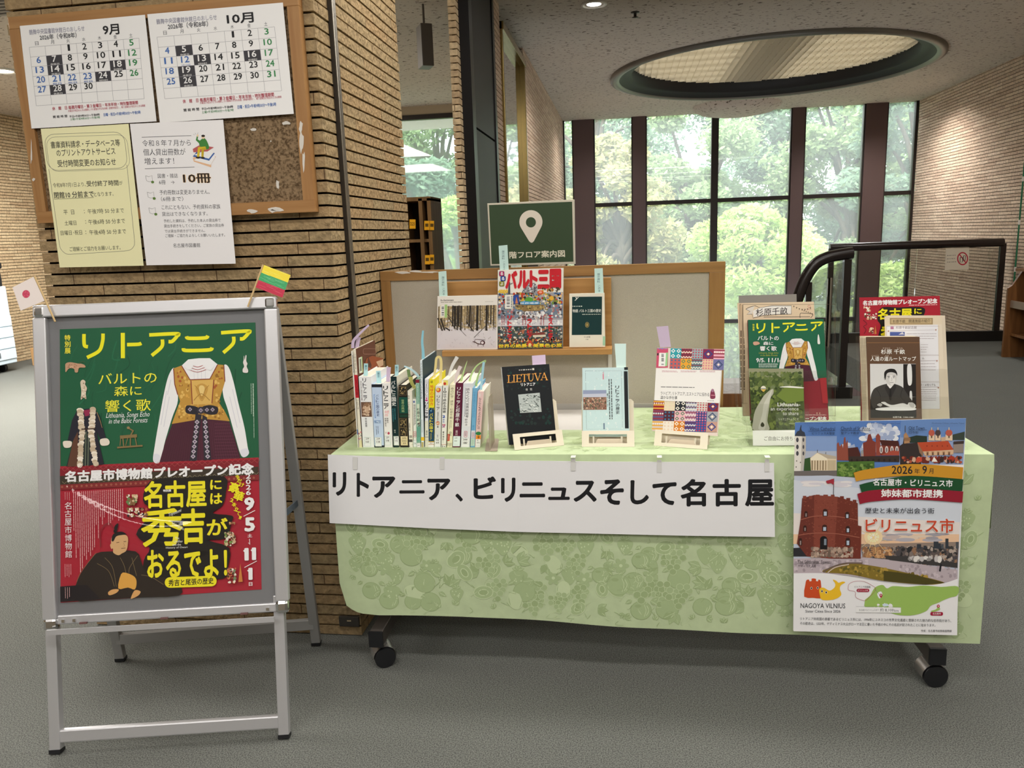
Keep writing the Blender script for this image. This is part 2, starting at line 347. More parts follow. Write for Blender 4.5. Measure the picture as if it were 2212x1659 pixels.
for i in range(14): mb.box((1.55 - .17 * (i + 1), 6.6, -3.7), (1.55 - .17 * i, 8.4, -.18 * (i + 1)), stm)
struct(mb, 'stairs')
LC, LR = V((1.62, 9.45, HC)), 1.66
import bmesh
bm = bmesh.new(); o4 = [bm.verts.new(p) for p in ((-12, -6, HC), (4.5, -6, HC), (4.5, 12.62, HC), (-12, 12.62, HC))]
for i in range(4): bm.edges.new((o4[i], o4[(i + 1) % 4]))
cv = [bm.verts.new((LC.x + LR * math.cos(2 * math.pi * i / 64), LC.y + LR * math.sin(2 * math.pi * i / 64), HC)) for i in range(64)]
for i in range(64): bm.edges.new((cv[i], cv[(i + 1) % 64]))
bmesh.ops.triangle_fill(bm, use_beauty=True, use_dissolve=False, edges=bm.edges[:])
me = bpy.data.meshes.new('ceiling'); bm.to_mesh(me); bm.free(); me.materials.append(ceilm)
o = bpy.data.objects.new('ceiling', me); COL.objects.link(o); o['kind'] = 'structure'
mb = MB(); mb.box((-12, -6, HC + .62), (4.5, 12.7, HC + .8), mat('slab', '444444')); struct(mb, 'roof')
def courses(mb, lo, hi, mt, pitch=.0381, gap=.0068, inset=.014, R=None):
    x0, y0, z0 = lo; x1, y1, z1 = hi
    mb.box((x0 + inset, y0 + inset, z0), (x1 - inset, y1 - inset, z1), JOINT)
    k = int(math.floor(z0 / pitch))
    while k * pitch < z1 - .001:
        a = max(z0, k * pitch + gap * .5); b = min(z1, (k + 1) * pitch - gap * .5); j = (R.uniform(-.0015, .0015) if R else 0)
        if b > a: mb.box((x0 - j, y0 - j, a), (x1 + j, y1 + j, b), mt)
        k += 1
R0 = random.Random(4)
mb = MB(); courses(mb, (PXL, PY0, 0), (PX, PY1, HC), PIL, R=R0); struct(mb, 'pillar')
# metal channel up the pillar's side
mb = MB(); mb.box((PX, 2.515, .72), (PX + .012, 2.545, HC), mat('dark_channel', '3d3833', .4, .5)); mb.tube([(PX + .014, 2.523, .72), (PX + .014, 2.523, HC)], .006, mat('bright_channel', '9a958c', .25, .9), 8)
mb.tube([(PX + .013, 2.543, .72), (PX + .013, 2.543, HC)], .004, mat('bright_channel', '9a958c', .25, .9), 8); struct(mb, 'trim_1')
# left wall of the atrium with its steel door, showcase and brick
mb = MB()
courses(mb, (-.985, 4.62, 0), (PX - .015, 4.74, HC), WALLL); courses(mb, (-.985, 5.93, 0), (PX, 6.20, HC), WALLB); courses(mb, (-.985, 7.62, -3.7), (PX, 12.5, HC), WALLB)
mb.box((-.985, 4.74, 0), (-.96, 5.93, HC), JOINT); mb.box((-1.14, 6.2, 0), (-1.12, 7.62, HC), JOINT); mb.box((-1.18, 6.42, -3.7), (-1.0, 7.62, 0), JOINT)
struct(mb, 'wall_left')
mb = MB(); dk = mat('black_steel_jamb', '1d1c1e', .35, .4); mb.box((-.96, 4.70, 0), (PX + .045, 4.80, HC), dk); mb.box((-.96, 4.86, 0), (PX + .02, 4.93, HC), dk); mb.box((-.96, 4.80, 0), (PX - .02, 4.86, HC), JOINT); struct(mb, 'trim_2')
mb = MB(); sp = mat('grey_steel_panel', '2f2d2c', .5, 0, .25, noise=(3, .06))
mb.box((-.96, 4.93, 0), (PX - .005, 5.88, 2.05), sp); mb.box((-.96, 4.93, 2.065), (PX - .005, 5.88, HC), sp); mb.box((-.96, 5.82, 0), (PX + .005, 5.90, HC), dk); struct(mb, 'door_1')
# brass framed showcase
t = thing('display_case', 'tall brass framed glass showcase set into the brick wall past the dark steel door', 'display case', (PX - .1, 6.9, 0))
br = mat('polished_brass', '94804f', .25, .9)
mb = MB()
for y in (6.20, 7.56): mb.box((PX - .06, y, 0), (PX + .02, y + .04, 2.98), br)
mb.box((PX - .06, 6.2, 2.92), (PX + .03, 7.62, 2.98), br); mb.build('case_frame', t, bevel=.004)
mb = MB(); mb.box((PX - .03, 6.26, .4), (PX - .024, 7.56, 2.92), clear_mat('case_glass', (.85, .85, .85), .5, rough=.02)); mb.build('glass_door', t)
mb = MB(); mb.box((PX - .2, 6.26, 0), (PX - .19, 7.56, 2.92), mat('case_lining', '5a4b48', .8)); mb.build('back_panel', t)
# right wall, back window, other rooms
mb = MB(); courses(mb, (4.28, 7.5, -3.7), (4.5, 12.5, HC), WALLB); mb.box((4.28, -6, -.3), (4.5, 7.5, HC), mat('plain_plaster', 'b5a894', .9)); struct(mb, 'wall_right')
mb = MB(); courses(mb, (-7.95, -6, 0), (-7.72, 10.6, HC), WALLL, R=None); struct(mb, 'wall_far_left')
mb = MB(); mb.box((-12, -6.2, 0), (4.5, -6, HC), mat('plain_plaster', 'b5a894', .9)); struct(mb, 'wall_rear')
mw = mat('bronze_window_frame', '5b4a49', .4, .3, .4); mwd = mat('dark_window_frame', '2c2523', .4, .3, .4); WY = 12.5
mb = MB()
for x0, x1, d, mt in ((-.77, -.455, .12, mw), (.147, .345, .12, mw), (1.335, 1.44, .10, mwd), (2.513, 2.69, .12, mw), (3.55, 3.85, .14, mw), (PX - .02, PX + .02, .1, mwd), (4.24, 4.28, .1, mwd)):
    mb.box((x0, WY, -3.7), (x1, WY + d, HC), mt)
    if mt is mw: mb.box((x0 - .02, WY + .02, -3.7), (x0, WY + d - .02, HC), mwd); mb.box((x1, WY + .02, -3.7), (x1 + .02, WY + d - .02, HC), mwd)
for z in (1.80, -.08, -1.9):
    for a, b in ((PX, -.79), (-.435, .127), (.365, 1.335), (1.44, 2.493), (2.71, 3.53), (3.87, 4.28)): mb.box((a, WY + .03, z - .03), (b, WY + .09, z + .03), mwd)
struct(mb, 'window_1')
pane = clear_mat('glare_haze_window_glass', (.97, .99, .98), .05, .20, .02)  # white haze mixed into the panes stands in for the bright window glare
for i, (a, b) in enumerate(((PX, -.79), (-.435, .127), (.365, 1.335), (1.44, 2.493), (2.71, 3.53), (3.87, 4.28))):
    mb = MB()
    for z0, z1 in ((-3.7, -1.93), (-1.87, -.11), (-.05, 1.77), (1.83, HC)): mb.add([(a, WY + .06, z0), (b, WY + .06, z0), (b, WY + .06, z1), (a, WY + .06, z1)], [(0, 1, 2, 3)], pane)
    struct(mb, 'window_1_glass_%d' % (i + 1))
mb = MB(); pl = mat('plain_plaster', 'b5a894', .9)
mb.box((-12, 10.42, 0), (-4.4, 10.6, HC), pl); mb.box((-4.4, 10.42, 2.98), (-1.2, 10.6, HC), pl); struct(mb, 'wall_back')
mb = MB(); mb.box((-4.4, 10.40, 2.93), (-1.2, 10.5, 2.99), mwd); mb.box((-4.4, 10.42, 0), (-1.2, 10.5, .06), mwd); mb.box((-4.4, 10.42, 0), (-4.34, 10.5, 2.95), mwd); mb.box((-1.24, 10.42, 0), (-1.18, 10.5, 2.95), mwd); struct(mb, 'window_2')
mb = MB(); mb.add([(-4.34, 10.46, .06), (-1.24, 10.46, .06), (-1.24, 10.46, 2.93), (-4.34, 10.46, 2.93)], [(0, 1, 2, 3)], clear_mat('green_window_glass', (.9, .98, .95), .12, .26, .02, (.85, 1, .97))); struct(mb, 'window_2_glass')
# ------------------------------------------------------------------ ceiling fittings
t = thing('ceiling_light', 'huge round recessed ceiling light with dark rim and eggcrate louvre', 'ceiling light', (LC.x, LC.y, HC))
mb = MB(); mb.lathe((LC.x, LC.y, HC), [(LR + .10, .004), (LR + .10, -.03), (LR + .05, -.045), (LR, -.03), (LR, .02)], mat('rim_paint', '6d685f', .4, .3), 96); mb.build('trim_ring', t)
mb = MB(); mb.lathe((LC.x, LC.y, HC), [(LR, -.02), (LR - .06, .03), (LR - .14, .03), (LR - .14, .20)], mat('dark_skirt', '1a1817', .6), 96); mb.build('skirt', t)
lm = mat('louvre_metal', 'd0c8b4', .5, .2); mb = MB(); zr = HC + .14; rr = LR - .15; st = .075
k = -int(rr / st)
while k * st < rr:
    h = math.sqrt(max(0, rr * rr - (k * st) ** 2))
    if h > .05:
        mb.add([(LC.x - h, LC.y + k * st, zr), (LC.x + h, LC.y + k * st, zr), (LC.x + h, LC.y + k * st, zr + .05), (LC.x - h, LC.y + k * st, zr + .05)], [(0, 1, 2, 3)], lm)
        mb.add([(LC.x + k * st, LC.y - h, zr), (LC.x + k * st, LC.y + h, zr), (LC.x + k * st, LC.y + h, zr + .05), (LC.x + k * st, LC.y - h, zr + .05)], [(0, 1, 2, 3)], lm)
    k += 1
mb.build('louver_grid', t)
mb = MB(); mb.lathe((LC.x, LC.y, HC), [(0.001, .42), (LR, .42), (LR - .10, .20), (LR - .14, .20)], mat('housing', '8f887c', .8), 64); mb.build('housing', t)
glow = emit_mat('fluorescent_glow', (1, .93, .80), 4.2)
for i in range(9):
    y = LC.y - 1.36 + i * .34; h = math.sqrt(max(.02, rr * rr - (y - LC.y) ** 2)) - .05
    for sg in (-1, 1):
        if h > .35: mb = MB(); mb.tube([(LC.x + sg * .34, y, HC + .31), (LC.x + sg * h, y, HC + .31)], .055, glow, 8); mb.build('lamp_tube', t)
mb = MB(); p = aZ(1283, 9, HC); mb.lathe((p.x, p.y, HC), [(.10, 0), (.10, -.008), (.085, -.012), (.075, .0), (.06, .05)], mat('white_enamel', 'd8d4cc', .4), 32)
o = mb.build('downlight'); tag(o, 'small round white downlight in the speckled ceiling', 'downlight')
mb = MB(); mb.disc((p.x, p.y, HC - .002), .055, emit_mat('downlight_glow', (1, .97, .9), 9)); mb.build('bulb', o)
mb = MB(); p = aZ(1372, 26, HC); mb.lathe((p.x, p.y, HC), [(.035, 0), (.035, -.006), (.012, -.008), (.012, -.035), (.028, -.04), (.001, -.045)], mat('sprinkler_metal', '4a4642', .4, .6), 16); o = mb.build('sprinkler'); tag(o, 'small dark sprinkler head on the ceiling beside the downlight', 'sprinkler')
p = aZ(3, 152, HC); mb = MB(); mb.lathe((p.x, p.y, HC), [(.14, 0), (.14, -.01), (.11, -.014), (.10, .0)], mat('white_enamel', 'd8d4cc', .4), 24); o = mb.build('downlight'); tag(o, 'lit white downlight in the reading room ceiling left of the cork board', 'downlight')
mb = MB(); mb.disc((p.x, p.y, HC - .003), .10, emit_mat('downlight_glow', (1, .97, .9), 9)); mb.build('bulb', o)
p = aZ(18, 18, HC); mb = MB(); mb.box((p.x - .5, p.y - .3, HC - .012), (p.x + .25, p.y + .12, HC), mat('vent_grey', '8a857e', .5))
for k in range(6): mb.box((p.x - .47, p.y - .28 + k * .065, HC - .014), (p.x + .22, p.y - .25 + k * .065, HC - .010), BLACK)
tag(mb.build('ceiling_vent'), 'slotted grey air vent in the ceiling above the cork board corner', 'air vent')
mb = MB(); a, b = aY(734, 1329, PY0), aY(778, 1351, PY0); mb.box((a.x, PY0 - .012, b.z), (b.x, PY0, a.z), mat('outlet_metal', '5a5753', .35, .6)); mb.box((a.x + .03, PY0 - .0135, (a.z + b.z) / 2 + .002), (a.x + .045, PY0 - .012, (a.z + b.z) / 2 + .007), mat('outlet_mark', 'b8a98c', .5))
tag(mb.build('outlet_plate', bevel=.001), 'dark metal outlet plate low on the pillar behind the tablecloth corner', 'outlet')
# shallow second dome by the window
mb = MB(); mb.lathe((1.62, 11.95, HC), [(.62, 0.0), (.60, -.05), (.5, -.10), (.3, -.135), (.001, -.145)], ceilm, 48); o = mb.build('ceiling_dome', loc=(1.62, 11.95, HC)); tag(o, 'shallow plaster dome hanging from the ceiling by the window', 'ceiling dome')
# hanging speaker box seen through the gap
t = thing('pendant_speaker', 'grey box speaker hanging on a thin rod from the ceiling beyond the pillar', 'speaker', (-1.48, 6, HC))
a = aY(899, 55, 6); b = aY(930, 140, 6); Rz = Matrix.Translation(((a.x + b.x) / 2, 6.05, (a.z + b.z) / 2)) @ Matrix.Rotation(math.radians(28), 4, 'Z')
mb = MB(); mb.box((-.045, -.075, -.15), (.045, .075, .15), mat('speaker_grey', '6e6a66', .5), Rz); mb.build('speaker_box', t, bevel=.006)
mb = MB(); mb.tube([(Rz.translation.x, 6.05, a.z), (Rz.translation.x, 6.05, HC)], .009, mat('speaker_grey', '6e6a66', .5), 8); mb.build('hanging_rod', t)
t = thing('spotlight', 'small white spotlight on the ceiling above the hanging speaker', 'spotlight', (-1.52, 6.6, HC))
p = aY(922, 4, 6.6); mb = MB(); mb.tube([p + V((-.02, 0, .07)), p + V((.03, -.06, -.02))], [.045, .055], mat('white_enamel', 'd8d4cc', .4), 16); mb.build('lamp_head', t)
mb = MB(); mb.tube([p + V((-.02, .0, .07)), (p.x - .02, 6.6, HC)], .012, mat('white_enamel', 'd8d4cc', .4), 8); mb.build('mount', t)
# ------------------------------------------------------------------ stair railings
RAIL = mat('dark_brown_handrail', '241c1a', .25, 0, .5); RG = clear_mat('smoked_railing_glass', (.72, .72, .70), .06)
t = thing('stair_railing', 'dark railing with thick curved handrail and clear glass at the near side of the stairwell', 'railing', (1.7, 6.38, 0))
pts = [aY(x, y, 6.38) for x, y in ((1722, 648), (1738, 605), (1760, 572), (1785, 557), (1815, 550), (1842, 546))]
pre = [pts[0] + (pts[0] - pts[1]) * k for k in (7, 4, 2)]
mb = MB(); mb.tube([tuple(p) for p in pre] + spline([tuple(p) for p in pts], 5), .046, RAIL, 14); mb.build('handrail', t)
mb = MB(); mb.box((1.70, 6.36, 0), (1.755, 6.41, 1.1), RAIL); mb.build('post', t)
xx = aY(1746, 640, 6.38).x; mb = MB(); mb.box((xx - .022, 6.36, -.5), (xx + .022, 6.41, .93), RAIL); mb.build('post', t)
mb = MB(); mb.prism([(xx, 6.385, -.05), (1.70, 6.385, .1), (1.70, 6.385, 1.08), (1.52, 6.385, 1.02), (xx, 6.385, .9)], (0, .01, 0), RG); mb.build('glass_panel', t)
mb = MB(); cg = clear_mat('curved_glass', (.86, .87, .87), .12); n = 10
ar = [(1.655 + .09 * math.cos(a), 6.30 + .09 * math.sin(a)) for a in [math.pi * (.5 + k / n) for k in range(n + 1)]]
mb.add([(x, y, z) for z in (.09, .96) for x, y in ar], [(k, k + 1, n + 2 + k, n + 1 + k) for k in range(n)], cg, True); mb.build('curved_guard', t)
mb = MB(); mb.box((1.45, 6.33, 0), (1.80, 6.44, .09), mat('black_curb', '15120f', .5)); mb.build('curb', t)
t = thing('stair_railing', 'long straight dark railing with glass panel along the far side of the stairwell', 'railing', (3.4, 9.43, 0))
mb = MB(); mb.tube([(2.35, 9.43, 1.11), (4.2, 9.43, 1.11)], .046, RAIL, 14); mb.build('handrail', t)
for x in (2.37, 4.2): mb = MB(); mb.box((x - .03, 9.41, 0), (x + .03, 9.45, 1.10), RAIL); mb.build('post', t)
mb = MB(); mb.box((2.40, 9.425, .12), (3.30, 9.435, 1.07), RG); mb.box((3.305, 9.425, .12), (4.17, 9.435, 1.07), RG); mb.build('glass_panel', t)
mb = MB(); mb.box((2.35, 9.39, 0), (4.27, 9.47, .115), mat('black_curb', '15120f', .5)); mb.build('curb', t)
s = Sheet((0, 9.42, 0), (0, -1, 0), (1560, 480, 3.393), sl=-.05, sk=-.04)
s.base([(1640, 195), (1812, 182), (1806, 345), (1632, 352)], 'c9bfac'); s.ring(1762, 267, 36, 44, 9, 'a8283a'); s.line([(1738, 234), (1788, 300)], 8, 'a8283a')
s.frame(1744, 258, 1762, 292, 5, '3a3230'); s.frame(1768, 246, 1782, 282, 5, '3a3230'); s.lines(1648, 245, 1715, 3, 24, 6, '8d8579', .1)
tag(s.build('notice_sheet'), 'cream notice with a red no phones symbol on the far railing glass', 'notice')
# ------------------------------------------------------------------ wooden book cart at the right edge
t = thing('book_cart', 'brown wooden sloped book cart cut off by the photo edge beside the far railing', 'book cart', (3.75, 8.1, 0))
wd = wood_mat('cart_wood', '6b4526', '8a5d35', 2, 10)
p0 = aZ(2160, 770, 0); cy = p0.y - .05
mb = MB(); mb.prism([(p0.x, cy, 0), (p0.x + .55, cy, 0), (p0.x + .55, cy, 1.25), (p0.x + .26, cy, 1.1), (p0.x + .04, cy, .72), (p0.x, cy, .69)], (0, .03, 0), wd); mb.build('side_panel', t)
mb = MB(); mb.prism([(p0.x + .0, cy - .9, 0), (p0.x + .55, cy - .9, 0), (p0.x + .55, cy - .9, 1.25), (p0.x + .26, cy - .9, 1.1), (p0.x + .04, cy - .9, .72), (p0.x, cy - .9, .69)], (0, .03, 0), wd); mb.build('side_panel', t)
for z in (.22, .5, .86): mb = MB(); mb.box((p0.x + .05, cy - .87, z), (p0.x + .55, cy, z + .025), wd); mb.build('shelf', t)
mb = MB(); mb.box((p0.x + .03, cy - .87, .5), (p0.x + .05, cy, .57), mat('cart_edge', '8d7a6a', .4)); mb.build('front_lip', t)
p = aX(2213, 470, 4.2); mb = MB(); mb.tube([(4.2, p.y + .1, .72), (4.2, p.y + .1, 1.95)], .0085, mat('green_pole_paint', '1f6b48', .4), 10); o = mb.build('green_pole'); 
t2 = thing('banner_pole', 'thin green pole with white clips standing by the book cart', 'pole', (4.2, p.y + .1, 0)); o.parent = t2; o.location = (0, 0, .72); o.name = 'pole'; 
mb = MB(); mb.tube([(4.2, p.y + .1, 0), (4.2, p.y + .1, .72)], .0085, mat('green_pole_paint', '1f6b48', .4), 10); mb.build('lower_pole', t2)
for z in (.8, 1.3, 1.75): mb = MB(); mb.tube([(4.2, p.y + .1, z), (4.2, p.y + .1, z + .05)], .012, mat('white_enamel', 'd8d4cc', .4), 10); mb.build('clip', t2)
mb = MB(); mb.lathe((4.2, p.y + .1, 0), [(.001, .03), (.06, .03), (.07, 0)], BLACK, 16); mb.build('base', t2)
# ------------------------------------------------------------------ shelf with orange number tags in the gap
t = thing('bookshelf', 'wooden bookshelf end with orange number tags seen past the pillar', 'bookshelf', (-1.5, 5.1, 0))
wl = wood_mat('shelf_wood', '6e5436', '8d6d47', 2, 10)
mb = MB(); a = aY(903, 430, 5.0); b = aY(928, 430, 5.0)
for x in (a.x - .14, a.x, b.x - .02): mb = MB(); mb.box((x, 5.0, 0), (x + .025, 5.3, 1.63), wl); mb.build('upright', t)
mb = MB(); mb.box((a.x - .14, 5.0, 1.615), (b.x + .005, 5.3, 1.64), wl); mb.build('top_board', t)
mb = MB(); mb.box((a.x - .14, 5.29, 0), (b.x, 5.30, 1.62), mat('shelf_back', '2f2722', .8)); mb.build('back_panel', t)
for z in (.35, .7, 1.03, 1.35): mb = MB(); mb.box((a.x - .12, 5.01, z), (b.x - .01, 5.29, z + .02), wl); mb.build('shelf', t)
for k, (cx, cy, w) in enumerate(((891, 484, 13), (922, 487, 11), (933, 487, 9), (923, 561, 10), (933, 560, 9))):
    s = Sheet((0, 4.985, 0), (0, -1, 0)); s.base([(cx - w / 2, cy - 10), (cx + w / 2, cy - 10), (cx + w / 2, cy + 10), (cx - w / 2, cy + 10)], 'f0a41c', .004)
    if k == 0: s.text('225', cx - 5, cy - 4, cx + 5, cy + 3, '3a2a10', .01)
    else: s.rect(cx - 3.5, cy - 4, cx + 3.5, cy + 3, '5a4316')
    s.build('number_tag', parent=t)
# ------------------------------------------------------------------ copier and carton at the far left
t = thing('photocopier', 'pale blue and black photocopier with four paper drawers by the far brick wall', 'photocopier', (-7.2, 8.1, 0))
cpm = mat('copier_panel', 'c2d2dd', .4, gain=1.1); cw = -7.16; f0, f1 = 6.9, 8.12
mb = MB(); mb.box((-7.65, f0, .10), (cw, f1, 1.0), cpm); mb.build('body', t, bevel=.01)
def pc(x, y): return aX(x, y, cw)
mb = MB(); mb.box((-7.65, f0, 1.0), (cw - .02, f1 - .02, 1.16), BLACK); mb.build('scanner', t, bevel=.01)
mb = MB(); mb.box((-7.68, f0, 1.20), (cw - .02, f1 + .02, 1.28), BLACK); mb.build('document_lid', t, bevel=.02)
mb = MB(); mb.box((-7.6, f0, 1.16), (cw - .08, f1 - .1, 1.20), mat('copier_dark', '30353b', .5)); mb.build('neck', t)
for k in range(4):
    z = .155 + k * .128; mb = MB(); mb.box((cw, f0 + .02, z), (cw + .012, f1 - .01, z + .118), cpm); d = mb.build('drawer', t, bevel=.003)
    mb = MB(); mb.box((cw + .012, f1 - .42, z + .03), (cw + .016, f1 - .25, z + .09), mat('copier_grip', '5d646b', .4)); mb.build('handle', d)
for y in (f0 + .1, f1 - .1): mb = MB(); mb.tube([(cw - .12, y - .02, .05), (cw - .12, y + .02, .05)], .05, BLACK, 12); mb.build('caster', t)
mb = MB(); q = aZ(64, 800, 0); mb.box((q.x - .25, 8.45, 0), (q.x + .1, 8.75, .22), mat('carton_board', 'b08a5c', .8)); tag(mb.build('carton', bevel=.004), 'small brown carton on the floor beside the photocopier', 'carton')
# ------------------------------------------------------------------ odds and ends on the floor past the display board
t = thing('floor_box', 'low brown wooden box topped with white paper beyond the display board', 'box', (1.0, 6.1, 0))
a = aZ(1562, 822, .0); mb = MB(); mb.box((.72, 5.95, 0), (1.02, 6.2, .12), wd); mb.build('box_body', t); mb = MB(); mb.box((.74, 5.97, .12), (1.01, 6.19, .2), mat('crumpled_white', 'e6e6e6', .7, bump=(30, 1.0))); mb.build('paper_stack', t)
mb = MB(); mb.box((.78, 5.5, 0), (1.08, 5.8, .006), mat('white_tile', 'dedede', .5))
for i in range(7):
    for j in range(6): mb.box((.80 + i * .04, 5.52 + j * .045, .006), (.825 + i * .04, 5.545 + j * .045, .011), mat('white_tile', 'dedede', .5))
tag(mb.build('tactile_tile'), 'white studded guide tile on the floor past the display board', 'floor tile')
# ------------------------------------------------------------------ trees outside
def leaf_mat(name, cols):
    M = bpy.data.materials.new(name); M.use_nodes = True; nt = M.node_tree; N = nt.nodes; L = nt.links; N.remove(N['Principled BSDF'])
    g = N.new('ShaderNodeNewGeometry'); r = N.new('ShaderNodeValToRGB'); L.new(g.outputs['Random Per Island'], r.inputs[0]); e = r.color_ramp.elements
    for i, c in enumerate(cols):
        el = e[i] if i < 2 else e.new(0); el.position = i / (len(cols) - 1); el.color = (*lin(c), 1)
    d = N.new('ShaderNodeBsdfDiffuse'); tr = N.new('ShaderNodeBsdfTranslucent'); L.new(r.outputs[0], d.inputs[0]); L.new(r.outputs[0], tr.inputs[0])
    m = N.new('ShaderNodeMixShader'); m.inputs[0].default_value = .45; L.new(d.outputs[0], m.inputs[1]); L.new(tr.outputs[0], m.inputs[2]); L.new(m.outputs[0], N['Material Output'].inputs[0]); return M
LF = {'light': leaf_mat('fresh_leaves', ['9cb862', 'b6cc7e', '84a052', 'c8d892']), 'mid': leaf_mat('mid_leaves', ['7d9668', '94ab7c', '677f58', 'a8ba8c']),
      'dark': leaf_mat('deep_leaves', ['63806a', '7a957c', '54705c', '90a68c']), 'gold': leaf_mat('yellowing_leaves', ['98a070', 'b3ad74', '80926a', 'bfb684'])}
bark = mat('dark_bark', '4a4238', .9)
GZ = -3.9
def tree(x, y, ctr_z, rx, rz, kind, seed, n, label, leaf=.1):
    if y < 19: leaf, n = .07, int(n * 1.5)
    n = int(n * 2.0)
    R = random.Random(seed); t = thing('tree', label, 'tree', (x, y, GZ), 'park trees outside the windows')
    mb = MB(); top = V((x + R.uniform(-.3, .3), y, ctr_z)); mb.tube(spline([(x, y, GZ), (x + R.uniform(-.2, .2), y, (GZ + ctr_z) / 2), tuple(top)], 4), [.22 - .012 * i for i in range(9)], bark, 8)
    blobs = []
    for k in range(30):
        a = R.uniform(0, 6.283); u = R.uniform(-.85, .95); w = math.sqrt(max(0, 1 - u * u)) * R.uniform(.55, 1)
        c = V((x + rx * w * math.cos(a), y + rx * .8 * w * math.sin(a), ctr_z + rz * u)); blobs.append((c, R.uniform(.2, .42) * rx))
        mid = (top + c) / 2 + V((0, 0, R.uniform(-.3, .1) * rz * .3)); st = V((x, y, ctr_z - rz * .5)).lerp(top, R.random() * .6)
        mb.tube(spline([tuple(st), tuple(mid), tuple(c)], 4), [.09 - .008 * i for i in range(9)], bark, 6)
    mb.build('trunk', t)
    mb = MB(); vs = []; fs = []
    for i in range(n):
        c, r = R.choice(blobs); d = V((R.gauss(0, 1), R.gauss(0, 1), R.gauss(0, 1))).normalized() * r * (R.random() ** .45) * 1.2
        d.z *= .75; p = c + d; a = V((R.gauss(0, 1), R.gauss(0, 1), R.gauss(0, .6))).normalized(); b = a.cross(V((R.gauss(0, 1), R.gauss(0, 1), R.gauss(0, 1)))).normalized(); l = leaf * R.uniform(.6, 1.3)
        k = len(vs); vs += [p - a * l, p + b * l * .45, p + a * l, p - b * l * .45]; fs.append((k, k + 1, k + 2, k + 3))
    mb.add(vs, fs, LF[kind]); mb.build('foliage', t)
def wx(px, Y): return aY(px, 500, Y).x
for px, Y, cz, rx, rz, kind, n, lab in (
    (1640, 16.6, -.3, 1.45, 1.95, 'light', 17000, 'bright yellow green young tree just outside the middle of the big window'),
    (1345, 20.6, 1.6, 1.35, 2.2, 'gold', 9000, 'thin yellowing tree behind the second bay of the big window'),
    (1285, 28.5, 4.6, 3.2, 3.4, 'dark', 12000, 'tall dark limbed tree at the left end of the big window'),
    (1490, 24.5, 2.0, 2.2, 3.0, 'mid', 14000, 'loose mid green tree left of the yellow green young tree'),
    (1700, 30.0, 3.4, 3.5, 4.8, 'dark', 20000, 'big dense deep green tree behind the yellow green young tree'),
    (1840, 24.8, 2.4, 2.2, 4.2, 'mid', 15000, 'wide mid green tree behind the fourth window bay'),
    (1990, 20.8, 2.2, 1.7, 3.8, 'dark', 12000, 'deep green tree at the brick wall end of the big window'),
    (1965, 16.2, -1.2, 1.0, 1.6, 'light', 8000, 'low fresh green bush tree beside the brick wall end of the window'),
    (1440, 16.8, -2.2, 1.2, 1.7, 'mid', 8000, 'low rounded green tree below the second window bay'),
    (1805, 16.4, -2.0, 1.15, 1.5, 'gold', 8000, 'low yellow tinged tree seen through the stair railing glass'),
    (1290, 16.6, -2.0, 1.0, 1.9, 'mid', 7000, 'low green tree at the foot of the first window bay'),
    (1400, 14.9, -2.6, .9, 1.2, 'dark', 5000, 'dark low shrub at the foot of the second window bay'),
    (1560, 14.4, -2.9, .7, 1.1, 'mid', 5000, 'low shrub at the foot of the middle window bay'),
    (1720, 14.3, -2.9, .75, 1.1, 'mid', 5000, 'low shrub close to the glass behind the stair railing'),
    (1500, 36.0, .2, 3.4, 4.0, 'dark', 15000, 'distant broad tree showing through the gaps of the third bay'),
    (1310, 46.0, 3.0, 4.4, 5.0, 'mid', 12000, 'distant mid green tree far beyond the second window bay'),
    (1900, 40.0, 3.4, 4.0, 5.4, 'mid', 15000, 'distant tall tree far beyond the last window bay'),
    (960, 25.5, 3.4, 2.3, 2.5, 'mid', 10000, 'tall spreading tree in the narrow window beyond the pillar'),
    (1000, 16.0, 0.3, 1.2, 1.8, 'light', 10000, 'pale green bushy tree low in the narrow window beyond the pillar'),
    (852, 27.0, 2.2, 2.4, 3.2, 'mid', 10000, 'mid green tree mostly hidden behind the pillar at the narrow window'),
    (900, 20.4, 1.0, 1.2, 2.4, 'dark', 8000, 'bluish green tree beside the pillar in the narrow window')):
    tree(wx(px, Y), Y, cz, rx, rz, kind, int(px + Y * 7), n, lab)
mb = MB(); mb.box((-40, 12.9, GZ - .2), (40, 60, GZ), mat('park_lawn', '3f4f30', .95)); struct(mb, 'ground')
# ================================================================== cork board on the pillar and its papers
BY = 2.360
x0, x1 = aY(81, 479, BY).x, aY(681, 459, BY).x; z0 = aY(380, 470, BY).z; z1 = aY(20, 40, BY).z + .005
cork = fleck_mat('cork_chips', '917a5e', '55432f', 110, (1, 1, 1), .45, .64, .95, .5, .28, 60)
fw = wood_mat('board_frame_wood', '9c7044', 'b08656', 0, 14); fwv = wood_mat('board_frame_wood_upright', '9c7044', 'b08656', 2, 14)
t = thing('cork_board', 'big wooden framed cork board hung on the brick pillar and covered with papers', 'notice board', ((x0 + x1) / 2, BY, z0))
mb = MB(); mb.box((x0 + .01, BY + .012, z0 + .01), (x1 - .01, BY + .03, z1 - .01), cork)
tears = mat('torn_paper', 'd9d4cc', .9)
R = random.Random(9)
def tear(mb, px, py, w, h, yy, seed):
    r = random.Random(seed); pts = []
    for k in range(11):
        a = 6.283 * k / 11; q = r.uniform(.55, 1.1); pts.append(aY(px + w * q * math.cos(a), py + h * q * math.sin(a), yy) )
    mb.prism(pts, (0, -.0008, 0), tears)
for i, (px, py, w, h) in enumerate(((547, 280, 7, 4), (600, 398, 4, 12), (618, 266, 9, 5), (585, 305, 2, 2))): tear(mb, px, py, w, h, BY + .0115, i)
mb.build('cork_panel', t)
F = .037
